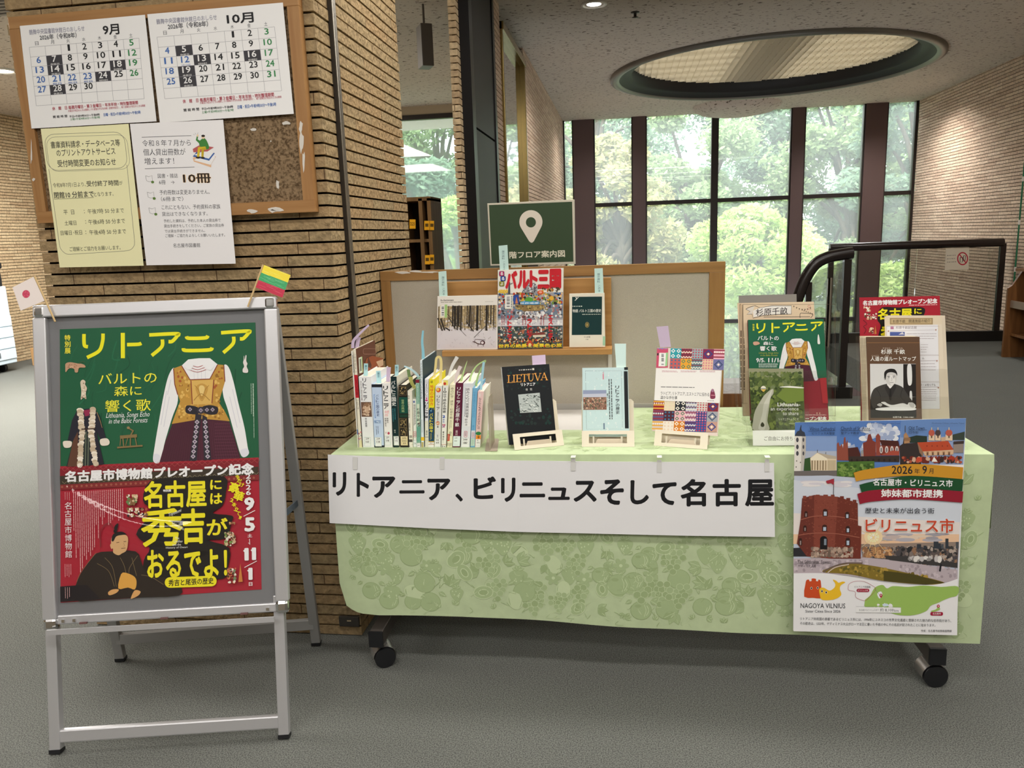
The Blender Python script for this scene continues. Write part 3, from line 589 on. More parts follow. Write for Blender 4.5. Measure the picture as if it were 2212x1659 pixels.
for nm, lo, hi, mt in (('frame_rail', (x0, BY, z0), (x1, BY + .033, z0 + F), fw), ('frame_rail', (x0, BY, z1 - F), (x1, BY + .033, z1), fw), ('frame_stile', (x0, BY, z0 + F), (x0 + F, BY + .033, z1 - F), fwv), ('frame_stile', (x1 - F, BY, z0 + F), (x1, BY + .033, z1 - F), fwv)):
    mb = MB(); mb.box(lo, hi, mt)
    if nm == 'frame_rail' and lo[2] == z0:
        for i, (px, py, w, h) in enumerate(((545, 456, 12, 5), (598, 452, 20, 6), (590, 456, 12, 4))): tear(mb, px, py, w, h, BY - .0002, 20 + i)
    if nm == 'frame_stile' and lo[0] > x0:
        for i, (px, py, w, h) in enumerate(((651, 310, 6, 26), (656, 350, 4, 26), (650, 275, 5, 14))): tear(mb, px, py, w, h, BY - .0002, 30 + i)
    if nm == 'frame_stile' and lo[0] == x0:
        for i, (px, py, w, h) in enumerate(((68, 330, 2, 30), (73, 388, 4, 4))): tear(mb, px, py, w, h, BY - .0002, 40 + i)
    mb.build(nm, t, bevel=.002)
A = (0, 0, 2.7657)
def calendar(name, label, quad, grid, title, month, days, off, hol, dark, sat, foot, sl, sk, sub):
    s = Sheet((0, BY - .003, 0), (0, -1, 0), A, sl=sl, sk=sk); s.base(quad, 'e3e3ea')
    (ax, ay), (bx, by), (cx, cy), (dx, dy) = grid
    def g(u, v): return (ax + (bx - ax) * u) * (1 - v) + (dx + (cx - dx) * u) * v, (ay + (by - ay) * u) * (1 - v) + (dy + (cy - dy) * u) * v
    for d in dark:
        k = d + off - 1; c, r = k % 7, k // 7; s.poly([g(c / 7, r / 6), g((c + 1) / 7, r / 6), g((c + 1) / 7, (r + 1) / 6), g(c / 7, (r + 1) / 6)], '3c3b40')
    for i in range(8): s.line([g(i / 7, 0), g(i / 7, 1)], 1.6, '8e8e96', 8e-6)
    for i in range(7): s.line([g(0, i / 6), g(1, i / 6)], 1.6, '8e8e96', 8e-6)
    s.up = 0
    for i, ch in enumerate('日月火水木金土'):
        x, y = g((i + .5) / 7, -.045); s.text(ch, x - 10, y - 16, x + 10, y + 7, '55555c')
    for d in range(1, days + 1):
        k = d + off - 1; c, r = k % 7, k // 7; x, y = g((c + .5) / 7, (r + .36) / 6); w = 13 if d < 10 else 25
        if d in (1, 11): pass
        col = 'ffffff' if d in dark else '3f66a8' if (c == 0 or d in hol) else '357f4c' if c == 6 else '1e1e22'
        s.text(str(d), x - (w if d != 1 else 7), y - 19, x + (w if d != 1 else 7), y + 19, col, .014, sl=sl)
        if d in dark or d in hol:
            x, y = g((c + .5) / 7, (r + .9) / 6); s.text('休館日' if d in dark and d not in sub else sub.get(d, '祝日'), x - 26, y - 6, x + 26, y + 6, 'e8e8ee' if d in dark else '3f66a8', 0)
    for tx, x_0, y_0, x_1, y_1, col, b in title: s.text(tx, x_0, y_0, x_1, y_1, col, b)
    for tx, x_0, y_0, x_1, y_1, col, b in foot: s.text(tx, x_0, y_0, x_1, y_1, col, b)
    tag(s.build(name), label, 'calendar', None)
calendar('september_calendar', 'white library calendar for month 9 at the upper left of the cork board', [(118, 155), (866, 88), (935, 725), (188, 768)], [(175, 283), (830, 228), (862, 590), (217, 632)],
    [('鶴舞中央図書館休館日のおしらせ', 175, 165, 505, 197, '8d8da0', .0), ('2026年（令和8年）', 238, 200, 458, 234, '4b4b52', .012), ('9月', 615, 145, 712, 208, '1c1c20', .02)], 9, 30, 2, (21, 22, 23), (7, 14, 18, 24, 28), 6,
    [('休　館　日 毎週月曜日・第３金曜日・年末年始・特別整理期間', 313, 620, 825, 642, 'a33348', .012), ('月曜日が祝日のときは開館しその直後の平日を休館（振替休館日）、第３金曜日が祝日のときは開館', 408, 640, 868, 654, 'b05566', 0),
     ('開 館 時 間', 318, 688, 402, 704, '33333a', .01), ('平日=午前9時30分〜午後8時', 416, 683, 596, 698, '33333a', .01), ('日曜・祝日=午前9時30分〜午後5時', 620, 668, 840, 688, '3f66a8', .01), ('土曜=午前9時30分〜午後7時', 420, 700, 598, 714, '357f4c', 0)], -.073, .11, {18: '館内整理日', 24: '振替休館日'})
calendar('october_calendar', 'white library calendar for month 10 at the upper right of the cork board', [(880, 85), (1690, 15), (1755, 680), (955, 733)], [(938, 222), (1640, 160), (1683, 542), (985, 590)],
    [('鶴舞中央図書館休館日のおしらせ', 935, 100, 1295, 132, '8d8da0', .0), ('2026年（令和8年）', 1003, 133, 1243, 168, '4b4b52', .012), ('10月', 1355, 78, 1515, 140, '1c1c20', .02)], 10, 31, 4, (12,), (5, 13, 16, 19, 26), 6,
    [('休　館　日 毎週月曜日・第３金曜日・年末年始・特別整理期間', 1092, 573, 1637, 597, 'a33348', .012), ('月曜日が祝日のときは開館しその直後の平日を休館（振替休館日）、第３金曜日が祝日のときは開館', 1195, 590, 1682, 604, 'b05566', 0),
     ('開 館 時 間', 1098, 646, 1190, 664, '33333a', .01), ('平日=午前9時30分〜午後8時', 1205, 636, 1393, 652, '33333a', .01), ('日曜・祝日=午前9時30分〜午後5時', 1420, 620, 1650, 642, '3f66a8', .01), ('土曜=午前9時30分〜午後7時', 1207, 656, 1396, 672, '357f4c', 0)], -.078, .095, {13: '振替休館日', 16: '館内整理日', 12: 'スポーツの日'})
s = Sheet((0, BY - .004, 0), (0, -1, 0), A, sl=-.035, sk=.12); s.base([(243, 770), (768, 740), (858, 1587), (357, 1598)], 'e2deb2')
G = '4a4a40'
s.frame(275, 795, 752, 1012, 2.5, '77766a', 60); s.frame(285, 812, 768, 1018, 2.0, '77766a', 55); s.line([(292, 1010), (352, 1440)] + spline([(352, 1440), (362, 1485), (392, 1515), (420, 1519)], 4)[1:] + spline([(740, 1500), (780, 1492), (802, 1465), (803, 1430)], 4) + [(758, 985)], 2.5, '77766a')
for tx, a, b, c, d, w in (('書庫資料請求・データベース等', 303, 838, 716, 880, .012), ('のプリントアウトサービス', 337, 887, 688, 928, .012), ('受付時間変更のお知らせ', 343, 950, 692, 993, .012), ('令和8年7月1日より、', 316, 1090, 512, 1118, 0), ('受付終了時間', 517, 1078, 708, 1112, .015), ('が', 712, 1080, 732, 1104, 0),
    ('閉館10 分前まで', 323, 1143, 560, 1182, .018), ('となります。', 562, 1146, 678, 1172, 0), ('平  日', 380, 1254, 443, 1282, 0), (':', 502, 1254, 506, 1274, 0), ('午後7時 50 分まで', 524, 1245, 740, 1275, 0), ('土曜日', 386, 1318, 456, 1346, 0), (':', 510, 1316, 514, 1336, 0), ('午後6時 50 分まで', 528, 1308, 747, 1338, 0),
    ('日曜日･祝日', 363, 1376, 490, 1404, 0), (':', 511, 1378, 515, 1398, 0), ('午後4時 50 分まで', 534, 1370, 753, 1400, 0), ('ご理解とご協力をお願いします。', 416, 1470, 720, 1497, 0)): s.text(tx, a, b, c, d, G, w)
s.line([(323, 1190), (560, 1180)], 2, G)
tag(s.build('yellow_notice'), 'pale yellow notice of service hours hanging below the left calendar', 'notice')
s = Sheet((0, BY - .0045, 0), (0, -1, 0), A, sl=-.015, sk=.085); s.base([(776, 740), (1333, 715), (1408, 1575), (875, 1585)], 'e0dfe8')
G = '45454c'
for tx, a, b, c, d, w in (('令和８年７月から', 850, 835, 1140, 873, 0), ('個人貸出冊数が', 856, 888, 1108, 928, 0), ('増えます！', 862, 942, 1040, 982, 0), ('図書・雑誌', 942, 1037, 1062, 1064, 0), ('6冊　→', 950, 1076, 1042, 1102, 0), ('予約冊数は変更ありません。', 953, 1133, 1252, 1162, 0), ('（6冊まで）', 962, 1174, 1095, 1202, 0),
    ('これにともない、予約資料の家族', 966, 1222, 1316, 1250, 0), ('貸出はできなくなります。', 968, 1264, 1240, 1290, 0), ('予約した資料は、予約した本人の貸出券で', 978, 1308, 1318, 1328, 0), ('貸出手続きをしてください。ご家族の貸出券', 980, 1338, 1338, 1358, 0), ('では貸出手続きができません。', 984, 1370, 1225, 1389, 0), ('ご理解・ご協力をよろしくお願いいたします。', 988, 1396, 1344, 1416, 0), ('名古屋市図書館', 1035, 1453, 1196, 1478, 0)): s.text(tx, a, b, c, d, G, w)
s.text('10冊', 1092, 1035, 1262, 1095, 'e8c090', .05, dz=1e-4); s.text('10冊', 1094, 1036, 1260, 1094, '2b2422', .02)
s.line([(847, 820), (1143, 810)], 2.5, G); s.line([(866, 1008), (1162, 998)], 2.5, G)
for y in (1070, 1168, 1262):
    dx = (y - 1070) * .1; s.line([(870 + dx, y - 20), (890 + dx, y - 14), (908 + dx, y - 22), (912 + dx, y + 10), (893 + dx, y + 16), (876 + dx, y + 10), (870 + dx, y - 20)], 2, '8a8a8a'); s.ell(912 + dx, y + 18, 9, 8, '5b7a3c')
# reader sitting on books
s.poly([(1158, 965), (1262, 1000), (1262, 980), (1290, 935), (1180, 920), (1152, 945)], 'd9b08c'); s.poly([(1160, 958), (1258, 985), (1286, 940), (1280, 928), (1200, 920)], 'f0ebe4'); s.poly([(1152, 935), (1250, 960), (1284, 915), (1190, 890)], '3c5fa0'); s.poly([(1160, 925), (1248, 948), (1282, 905), (1250, 890)], 'ece8e8')
s.poly([(1156, 910), (1240, 905), (1278, 880), (1196, 865), (1152, 890)], 'b05a5c'); s.blob([(1190, 850), (1215, 825), (1235, 840), (1250, 885), (1225, 892), (1200, 882)], '3f7d3c'); s.line([(1195, 850), (1176, 835), (1180, 815)], [16, 12, 8], '3f7d3c'); s.ell(1181, 810, 6, 7, 'e8c8a8')
s.ell(1214, 818, 10, 12, 'e8c8a8'); s.ell(1214, 812, 11, 7, '2b2422'); s.line([(1228, 885), (1190, 885), (1184, 938)], [20, 18, 14], 'c9b02e'); s.line([(1232, 888), (1212, 890), (1210, 940)], [18, 16, 13], 'b89f28'); s.ell(1184, 942, 14, 6, '2b2422'); s.ell(1212, 943, 12, 6, '2b2422')
for a, b in (((1156, 800), (1163, 808)), ((1166, 794), (1171, 804)), ((1184, 792), (1180, 802))): s.line([a, b], 1.5, '888888')
tag(s.build('white_notice'), 'white notice with a small picture of a reader seated on books below the right calendar', 'notice')
# ================================================================== A-frame sign stand
a0 = aZ(107, 1632, 0); b0 = aZ(618, 1598, 0); a0.z = b0.z = 0
AU = (b0 - a0).normalized(); AB = V((-AU.y, AU.x, 0)); TL = math.radians(12); AUP = V((0, 0, math.cos(TL))) + AB * math.sin(TL); AN = AU.cross(AUP).normalized()
if AN.y > 0: AN = -AN
def ap(s_, t_, d=0): return a0 + AU * s_ + AUP * t_ + AN * d
def st(x, y): P = aP(x, y, a0, AN) - a0; return P.dot(AU), P.dot(AUP)
sL, sR, tB, tT = 0.0, .672, .345, 1.25
t = thing('sign_stand', 'silver aluminium A-frame sign stand with a clear cover standing on the carpet', 'sign stand', tuple((a0 + b0) / 2))
def abar(name, p, q, w, d, mt, par=None, bev=.004, side=None): mb = MB(); mb.bar(p, q, w, d, side or AU, mt); return mb.build(name, par or t, bevel=bev)
fwid = .037
abar('frame_rail', ap(sL, tT - .016), ap(sR, tT - .016), .034, .024, ALU, side=AUP)
abar('frame_stile', ap(sL + .017, tB + .03), ap(sL + .017, tT - .034), fwid, .024, ALU); abar('frame_stile', ap(sR - .017, tB + .045), ap(sR - .017, tT - .034), fwid, .024, ALU)
abar('frame_rail', ap(sL + .035, tB + .028), ap(sR - .035, tB + .028), .026, .012, ALU, side=AUP)
mb = MB(); mb.bar(ap(sL + .02, tB + .002, .03), ap(sR - .035, tB + .002, .03), .014, .008, AUP, ALU)
for k in range(3): mb.bar(ap(.1 + .22 * k, tB + .018, .012), ap(.12 + .22 * k, tB + .018, .012), .005, .006, AUP, mat('clip_dark', '6a4a48', .5))
for s_ in (.05, .08, .61): mb.bar(ap(s_, tB + .026, .008), ap(s_ + .008, tB + .026, .008), .008, .006, AUP, CHROME)
mb.build('snap_rail', t)
for s_, t_ in ((sL + .018, tT - .017), (sR - .018, tT - .017), (sL + .018, tB + .018), (sR - .018, tB + .03)):
    mb = MB(); mb.bar(ap(s_ - .019, t_), ap(s_ + .019, t_), .038, .027, AUP, CHROME); mb.build('corner_cap', t, bevel=.01)
mb = MB(); mb.prism([ap(.03, tB + .03, -.004), ap(sR - .03, tB + .03, -.004), ap(sR - .03, tT - .03, -.004), ap(.03, tT - .03, -.004)], -AN * .004, mat('grey_backing', '77787a', .6)); mb.build('backing_board', t)
for s_ in (sL + .0145, sR - .03): 
    mb = MB(); mb.bar(ap(s_, .012, -.012), ap(s_, tB + .06, -.012), .029, .026, AU, ALU); l = mb.build('leg', t, bevel=.002)
    mb = MB(); mb.bar(ap(s_, 0.0, -.012) + V((0, 0, .003)), ap(s_, .014, -.012), .031, .028, AU, BLACK); mb.build('rubber_foot', l)
_, tb = st(350, 1578); abar('crossbar', ap(sL + .02, tb, -.012), ap(sR - .03, tb, -.012), .036, .02, ALU, side=AUP)
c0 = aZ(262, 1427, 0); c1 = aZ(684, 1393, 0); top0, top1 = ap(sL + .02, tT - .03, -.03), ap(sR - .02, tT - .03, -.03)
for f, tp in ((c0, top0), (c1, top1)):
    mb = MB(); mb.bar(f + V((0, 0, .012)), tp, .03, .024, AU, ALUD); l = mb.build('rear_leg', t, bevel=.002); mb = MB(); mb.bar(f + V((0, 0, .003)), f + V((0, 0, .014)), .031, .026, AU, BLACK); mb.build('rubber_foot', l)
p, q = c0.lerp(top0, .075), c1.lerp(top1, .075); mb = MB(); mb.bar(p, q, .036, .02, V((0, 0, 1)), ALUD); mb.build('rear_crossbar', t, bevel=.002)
p = c1.lerp(top1, .47); q = ap(sR - .02, .62, -.02); mb = MB(); mb.bar(p, q, .02, .003, AUP, mat('hinge_strap', '4c5862', .5)); mb.build('stay_strap', t)
mb = MB(); n = 40; nv = 150; cl = clear_mat('clear_cover_film', (.985, .985, .99), .04, rough=.04, flat=True); gv = []
for j in range(nv + 1):
    for i in range(n + 1):
        u, v = i / n, j / nv; bow = .003 * math.sin(math.pi * u) * math.sin(math.pi * v) + .0045 * math.sin(math.pi * 2 * u + 2) * math.exp(-((v - .33) / .16) ** 2) + .0105 * math.exp(-((v - .265 - .15 * (u - .56) ** 2 * 4) / .035) ** 2) * math.sin(math.pi * min(1, u * .8 + .2)) + .006 * math.exp(-((v - .20 - .12 * (u - .62) ** 2 * 4) / .022) ** 2) * math.exp(-((u - .42) / .2) ** 2)
        gv.append(ap(.032 + u * (sR - .064), tB + .036 + v * (tT - tB - .07), .004 + bow))
mb.add(gv, [(j * (n + 1) + i, j * (n + 1) + i + 1, (j + 1) * (n + 1) + i + 1, (j + 1) * (n + 1) + i) for j in range(nv) for i in range(n)], cl, True); mb.build('clear_cover', t)
# ------------------------------------------------------------------ the exhibition poster
def dress(s, y_):   # folk costume, in the big poster's own drawing units
    W_ = 'e4e4ea'
    s.blob([(1258, 515), (1200, 600), (1150, 800), (1095, 1100), (1055, 1340), (1038, 1500), (1108, 1512), (1165, 1290), (1240, 1040), (1300, 860), (1280, 640)], W_); s.blob([(1790, 485), (1840, 510), (1890, 660), (1945, 900), (2005, 1140), (2040, 1350), (2050, 1430), (1975, 1450), (1905, 1230), (1830, 960), (1780, 800), (1770, 600)], W_)
    s.poly([(1340, 490), (1410, 425), (1520, 412), (1640, 412), (1725, 480), (1660, 645), (1420, 650)], 'ececf0')
    for x in (1470, 1510, 1550, 1590): s.line([(x, 540), (x + 3, 640)], 3, 'c4c4cc', 8e-6)
    for a, b in (((1180, 760), (1120, 1120)), ((1210, 820), (1150, 1140)), ((1880, 740), (1960, 1100)), ((1850, 820), (1930, 1150)), ((1225, 640), (1190, 800))): s.line([a, b], 5, 'c2c2cc', 8e-6)
    s.blob([(1050, 1430), (1045, 1500), (1075, 1525), (1108, 1500), (1105, 1440)], 'd4d4dc'); s.blob([(1965, 1390), (1975, 1450), (2020, 1458), (2055, 1420), (2035, 1370)], 'd4d4dc')
    s.poly([(1245, 1100), (1400, 1060), (1700, 1060), (1845, 1085), (1900, 1250), (1965, 1470), (1540, 1495), (1105, 1515), (1170, 1290)], '47202f')
    for x in range(1140, 1960, 26): s.line([(1545 + (x - 1545) * .72, 1085), (x, 1490 - (x - 1540) * .03)], 3, '5c2d40' if x > 1500 else '3a1826', 8e-6)
    for k in range(12): y = 1110 + k * 33; s.line([(1690 + 0 * k, y), (1850 + k * 9, y - 4)], 3, '6b3a4c', 8e-6)
    s.poly([(1255, 520), (1340, 490), (1430, 640), (1640, 632), (1720, 478), (1788, 484), (1800, 660), (1735, 880), (1800, 980), (1852, 1080), (1560, 1055), (1235, 1110), (1290, 960), (1325, 870), (1268, 690)], 'b58a3c')
    def ins(x, y): return (1300 < x < 1755 and (x < 1420 or x > 1690)) if y > 650 else (1272 < x < 1290 + (y - 500) * .8 or 1770 - (y - 500) * .6 < x < 1782)
    s.specks(1270, 500, 1790, 900, 150, 8, 20, ['d2ac5c', '8f6428', 'a0552e', 'c99a48'], inside=ins); s.specks(1300, 900, 1800, 1060, 90, 8, 18, ['d2ac5c', '8f6428', 'c99a48'], inside=lambda x, y: 1325 - (y - 880) * .3 < x < 1745 + (y - 880) * .4)
    s.poly([(1440, 650), (1680, 640), (1660, 900), (1455, 905)], 'cda75a'); s.blob([(1490, 720), (1555, 680), (1620, 720), (1600, 800), (1555, 870), (1510, 800)], 'b98f45'); s.blob([(1525, 720), (1555, 700), (1585, 725), (1570, 800), (1540, 800)], 'd9bd78'); s.curve([(1470, 860), (1550, 790), (1640, 860)], 8, '9a7434'); s.curve([(1480, 700), (1520, 750), (1550, 840)], 6, '9a7434'); s.curve([(1630, 700), (1590, 750), (1560, 840)], 6, '9a7434')
    for pts in ([(1255, 520), (1268, 690), (1300, 800)], [(1340, 492), (1430, 640), (1640, 632), (1722, 480)], [(1788, 484), (1800, 660)], [(1440, 650), (1455, 900)], [(1682, 640), (1662, 890)]): s.line(pts, 9, '7e2f2c')
    for k, w in enumerate((60, 80, 95)): s.curve([(1515 - w, 490 + k * 22), (1510, 505 + k * 27), (1505 + w, 488 + k * 22)], 5, 'a34a4a')
    s.poly([(1360, 500), (1420, 440), (1470, 480), (1440, 540), (1400, 530)], 'f2f2f6'); s.poly([(1580, 480), (1640, 440), (1690, 490), (1650, 545), (1610, 530)], 'f2f2f6')
    s.poly([(1490, 1000), (1555, 1010), (1520, 1250), (1500, 1500), (1425, 1503), (1460, 1230)], '2d2a33'); s.poly([(1560, 1010), (1610, 1040), (1630, 1200), (1655, 1490), (1580, 1495), (1565, 1250)], '2d2a33')
    for k in range(8):
        y = 1090 + k * 52
        for x in (1505 - k * 6, 1590 + k * 4): s.poly([(x, y - 26), (x + 26, y), (x, y + 26), (x - 26, y)], 'b3a9b2', 8e-6); s.poly([(x, y - 12), (x + 12, y), (x, y + 12), (x - 12, y)], '5b4a66', 8e-6)
    s.blob([(1390, 920), (1450, 915), (1520, 940), (1520, 1000), (1440, 1005), (1385, 985)], '26242c'); s.blob([(1560, 930), (1640, 910), (1725, 935), (1715, 1000), (1640, 1010), (1570, 985)], '26242c'); s.ell(1545, 965, 40, 38, '34303a')
    for x, y in ((1430, 955), (1545, 965), (1610, 960), (1670, 958)): s.poly([(x, y - 24), (x + 24, y), (x, y + 24), (x - 24, y)], '9c929c', 8e-6); s.poly([(x, y - 10), (x + 10, y), (x, y + 10), (x - 10, y)], '4a3a58', 8e-6)
def title_strokes(s, w, col='f0dc20'):
    for pts, k in (([(303, 155), (303, 240), (312, 282), (345, 290)], 1), ([(505, 150), (500, 235), (462, 335), (335, 405)], 1), ([(715, 143), (716, 412)], 1.15), ([(760, 268), (880, 264), (912, 252)], 1), ([(995, 165), (1290, 152), (1290, 178), (1240, 232), (1200, 236)], 1), ([(1135, 213), (1128, 290), (1022, 384)], 1),
        ([(1392, 180), (1415, 200), (1590, 196), (1618, 172)], 1), ([(1360, 306), (1385, 330), (1630, 324), (1662, 298)], 1), ([(1758, 142), (2045, 124), (2046, 148), (1995, 202), (1958, 206)], 1), ([(1892, 183), (1884, 258), (1782, 354)], 1)):
        s.curve(pts, w * k, col, 6)
PA = (120, 690, 4.9156); PB = (120, 1000, 4.8087)
s = Sheet(ap(0, 0, -.0025), AN, PA, sl=-.035, sk=.012); s.base([(45, 105), (2122, 32), (2187, 2866), (54, 3008)], '9c2030', .0005)
GR = '1c573a'
s.poly([(45, 105), (2122, 32), (2160, 1465), (52, 1560)], GR)
for k in range(46):
    x = s.R.uniform(200, 2020); y = s.R.uniform(130, 1150); s.curve([(x, y), (x - s.R.uniform(-30, 90), y + s.R.uniform(80, 200)), (x - s.R.uniform(-60, 160), min(1430, y + s.R.uniform(160, 330)))], s.R.uniform(4, 14), s.R.choice(['194f36', '215f41', '174a32', '226545']), 5, 8e-6)
title_strokes(s, 38); s.vtext('特別展', 97, 160, 160, 368, 'e8d63c', .02)
s.text('バルトの', 455, 565, 1075, 680, 'ecdc3c', .005); s.text('森に', 622, 705, 915, 812, 'ecdc3c', .005); s.text('響く歌', 528, 850, 1012, 978, 'ecdc3c', .005)
s.text('Lithuania, Songs Echo', 540, 985, 1000, 1055, 'dfe8df', 0, sk=-.2); s.text('in the Baltic Forests', 570, 1048, 978, 1100, 'dfe8df', 0, sk=-.2)
dress(s, 0)
s.blob([(112, 470), (160, 455), (250, 470), (275, 470), (312, 485), (318, 510), (255, 515), (240, 560), (210, 560), (200, 525), (150, 520), (112, 560), (108, 510)], 'b58f72'); s.specks(120, 465, 250, 515, 25, 4, 9, ['c9a88c', '8f6a50', 'a87a5c']); s.curve([(250, 465), (290, 450), (315, 455)], 5, '4f5f3a')
s.blob([(270, 660), (295, 640), (322, 660), (318, 690), (338, 730), (325, 780), (330, 845), (302, 830), (285, 845), (272, 845), (278, 760), (270, 700)], 'cdbfa8'); s.specks(278, 670, 328, 840, 25, 4, 9, ['b39a7c', '8a705a', 'e0d6c4'])
s.blob([(2003, 385), (2012, 430), (2020, 385), (2030, 385), (2028, 440), (2040, 470), (2032, 500), (2048, 540), (2040, 566), (1995, 562), (1990, 530), (2005, 500), (1994, 460), (2000, 430)], 'd6d0cc')
# fur trimmed coat
s.poly([(235, 960), (400, 940), (470, 1010), (545, 1280), (490, 1290), (440, 1190), (520, 1540), (120, 1560), (190, 1290), (130, 1300), (180, 1070)], '22222e'); s.poly([(240, 1190), (250, 1560), (130, 1562), (190, 1290)], '5a3b2c'); s.poly([(300, 965), (375, 955), (360, 1020), (320, 1030)], '8a2748')
for x in range(300, 375, 14): s.line([(x, 1190), (x - 8, 1555)], 6, '7d8a6a' if (x // 14) % 2 else '2c3a2c', 8e-6)
for pts in ([(270, 960), (275, 1060), (280, 1150)], [(405, 950), (395, 1060), (385, 1150)], [(290, 1180), (275, 1350), (265, 1550)], [(385, 1180), (400, 1350), (435, 1540)]):
    for k, p in enumerate(spline(pts, 9)): s.ell(p[0] + s.R.uniform(-8, 8), p[1], s.R.uniform(26, 36), s.R.uniform(18, 26), s.R.choice(['d4c8b4', 'c4b49c', 'e2d8c8', 'b8a68c']), 9, dz=8e-6)
s.blob([(85, 1300), (130, 1288), (178, 1300), (165, 1355), (100, 1358)], 'd9cfc0'); s.blob([(480, 1275), (550, 1262), (580, 1300), (560, 1335), (490, 1335)], 'd9cfc0')
s.line([(280, 1165), (430, 1160)], 12, '3a2620'); s.curve([(445, 985), (480, 1080), (500, 1150)], 4, 'b59a5c')
# carved bench toy
BN = '7d6a44'
for a, b, w in (((660, 1360), (930, 1340), 18), ((690, 1250), (870, 1235), 34), ((720, 1260), (730, 1350), 12), ((800, 1260), (800, 1350), 12), ((850, 1250), (868, 1345), 10), ((790, 1160), (835, 1185), 14), ((830, 1180), (800, 1235), 14), ((700, 1230), (690, 1340), 8), ((780, 1230), (750, 1340), 8)): s.line([a, b], w, BN)
s.ell(778, 1150, 16, 14, '8f7a52')
s.vlines(2080, 680, 1060, 2, 18, 6, '9fb8a4'); s.vlines(2105, 680, 1360, 1, 18, 6, '9fb8a4')
# lower half
s.crop(*PB)
s.poly([(52, 60), (2110, -35), (2115, 100), (55, 215)], '7a1f28'); s.poly([(52, 135), (2110, 38), (2113, 135), (56, 240)], '3a3228'); s.poly([(56, 225), (2113, 120), (2116, 175), (58, 280)], '7d2a2c')
for k in range(36): x = 75 + k * 57; y = 48 - k * 2.6; s.line([(x, y + 15), (x + 28, y - 14), (x + 56, y + 12), (x + 28, y + 38), (x, y + 15)], 4, 'a34a4a', 8e-6)
for k in range(40): x = 75 + k * 51; y = 192 - k * 2.45; s.line([(x, y), (x + 25, y + 22), (x + 50, y - 2)], 4, '8d8468', 8e-6); s.ell(x, y + 56, 11, 11, 'a86a52', 8, dz=8e-6); s.ell(x, y + 56, 5, 5, '7d2a2c', 8, dz=8e-6)
s.text('名古屋市博物館プレオープン記念', 105, 38, 2065, 158, 'f2f0ee', .045, sl=-.043)
s.blob([(915, 385), (1000, 180), (1380, 150), (1760, 140), (1775, 300), (1740, 440), (1640, 520), (1840, 545), (1830, 620), (1780, 780), (1590, 800), (1810, 880), (1790, 1100), (1740, 1200), (1400, 1200), (960, 1220), (925, 1010), (985, 880), (845, 740), (950, 590), (985, 470)], '1d1a18', 3)
# seated figure in a dark robe
s.blob([(205, 1420), (240, 1210), (330, 1060), (435, 935), (600, 915), (840, 915), (905, 1040), (960, 1150), (1120, 1185), (1285, 1260), (1290, 1370), (860, 1392), (480, 1415)], '29221e', 3)
s.poly([(58, 1280), (330, 1260), (480, 1410), (60, 1440)], '1e1a1e'); s.blob([(585, 830), (600, 760), (680, 735), (755, 760), (758, 850), (740, 910), (700, 935), (660, 955), (610, 930), (605, 890)], 'c79f70'); s.blob([(590, 800), (610, 735), (690, 710), (745, 740), (700, 745), (640, 760), (610, 810)], '1d1a1a'); s.blob([(612, 715), (625, 650), (660, 625), (650, 680), (640, 720)], '1d1a1a'); s.blob([(575, 850), (595, 830), (605, 870), (590, 890)], 'c79f70')
for p, q_ in (((640, 825), (670, 820)), ((715, 815), (742, 812)), ((690, 885), (735, 880))): s.line([p, q_], 6, '5c3d2a')
s.line([(715, 830), (728, 860), (712, 866)], 4, '9a7048')
s.blob([(690, 1150), (750, 1140), (830, 1180), (850, 1240), (830, 1310), (760, 1290), (660, 1300)], 'cf9a46', 3); s.blob([(555, 1340), (600, 1310), (665, 1310), (640, 1345), (570, 1370)], 'cc9a60'); s.blob([(790, 1400), (830, 1320), (890, 1330), (870, 1370), (810, 1402)], 'cc9a60')
for pts in ([(440, 1040), (560, 1120), (620, 1280)], [(520, 980), (600, 1080), (640, 1280)], [(680, 980), (720, 1060), (740, 1140)], [(860, 960), (780, 1080), (770, 1140)], [(800, 980), (850, 1170)], [(900, 1160), (1000, 1180), (1130, 1260)], [(430, 930), (280, 1120), (230, 1230)]): s.curve(pts, 4, '7d6a4a')
s.curve([(475, 870), (480, 700), (560, 620), (620, 690)], 9, '7a2a30')
Y = 'ecd526'
s.text('名古屋', 925, 178, 1575, 462, Y, .028, sl=-.03); s.text('特別展', 1125, 272, 1208, 298, 'f0f0f0', .03)
s.text('に', 1612, 172, 1732, 275, Y, .03); s.text('は', 1612, 312, 1738, 425, Y, .03); s.text('秀', 895, 470, 1330, 865, Y, .022); s.text('吉', 1312, 468, 1562, 838, Y, .03); s.text('が', 1575, 570, 1795, 748, Y, .025); s.text('おるでよ！', 958, 892, 1790, 1188, Y, .03, sl=-.02)
s.frame(1172, 1205, 1650, 1255, 60, Y, 24); s.rect(1172, 1205, 1650, 1255, Y); s.text('秀吉と尾張の歴史', 1180, 1197, 1648, 1265, '1d1a18', .02, sl=-.055)
s.text('Toyotomi', 1180, 495, 1312, 540, 'e6e2da', 0, sl=-.4); s.text('Hideyoshi', 1222, 635, 1338, 680, 'e6e2da', 0, sl=.5)
for k, (tx, a, c) in enumerate((('The', 1250, 1292), ('Unifier', 1236, 1330), ('and the', 1222, 1310), ('History of Owari', 1155, 1378))): s.text(tx, a, 765 + k * 33, c, 790 + k * 33, 'e6e2da', 0)
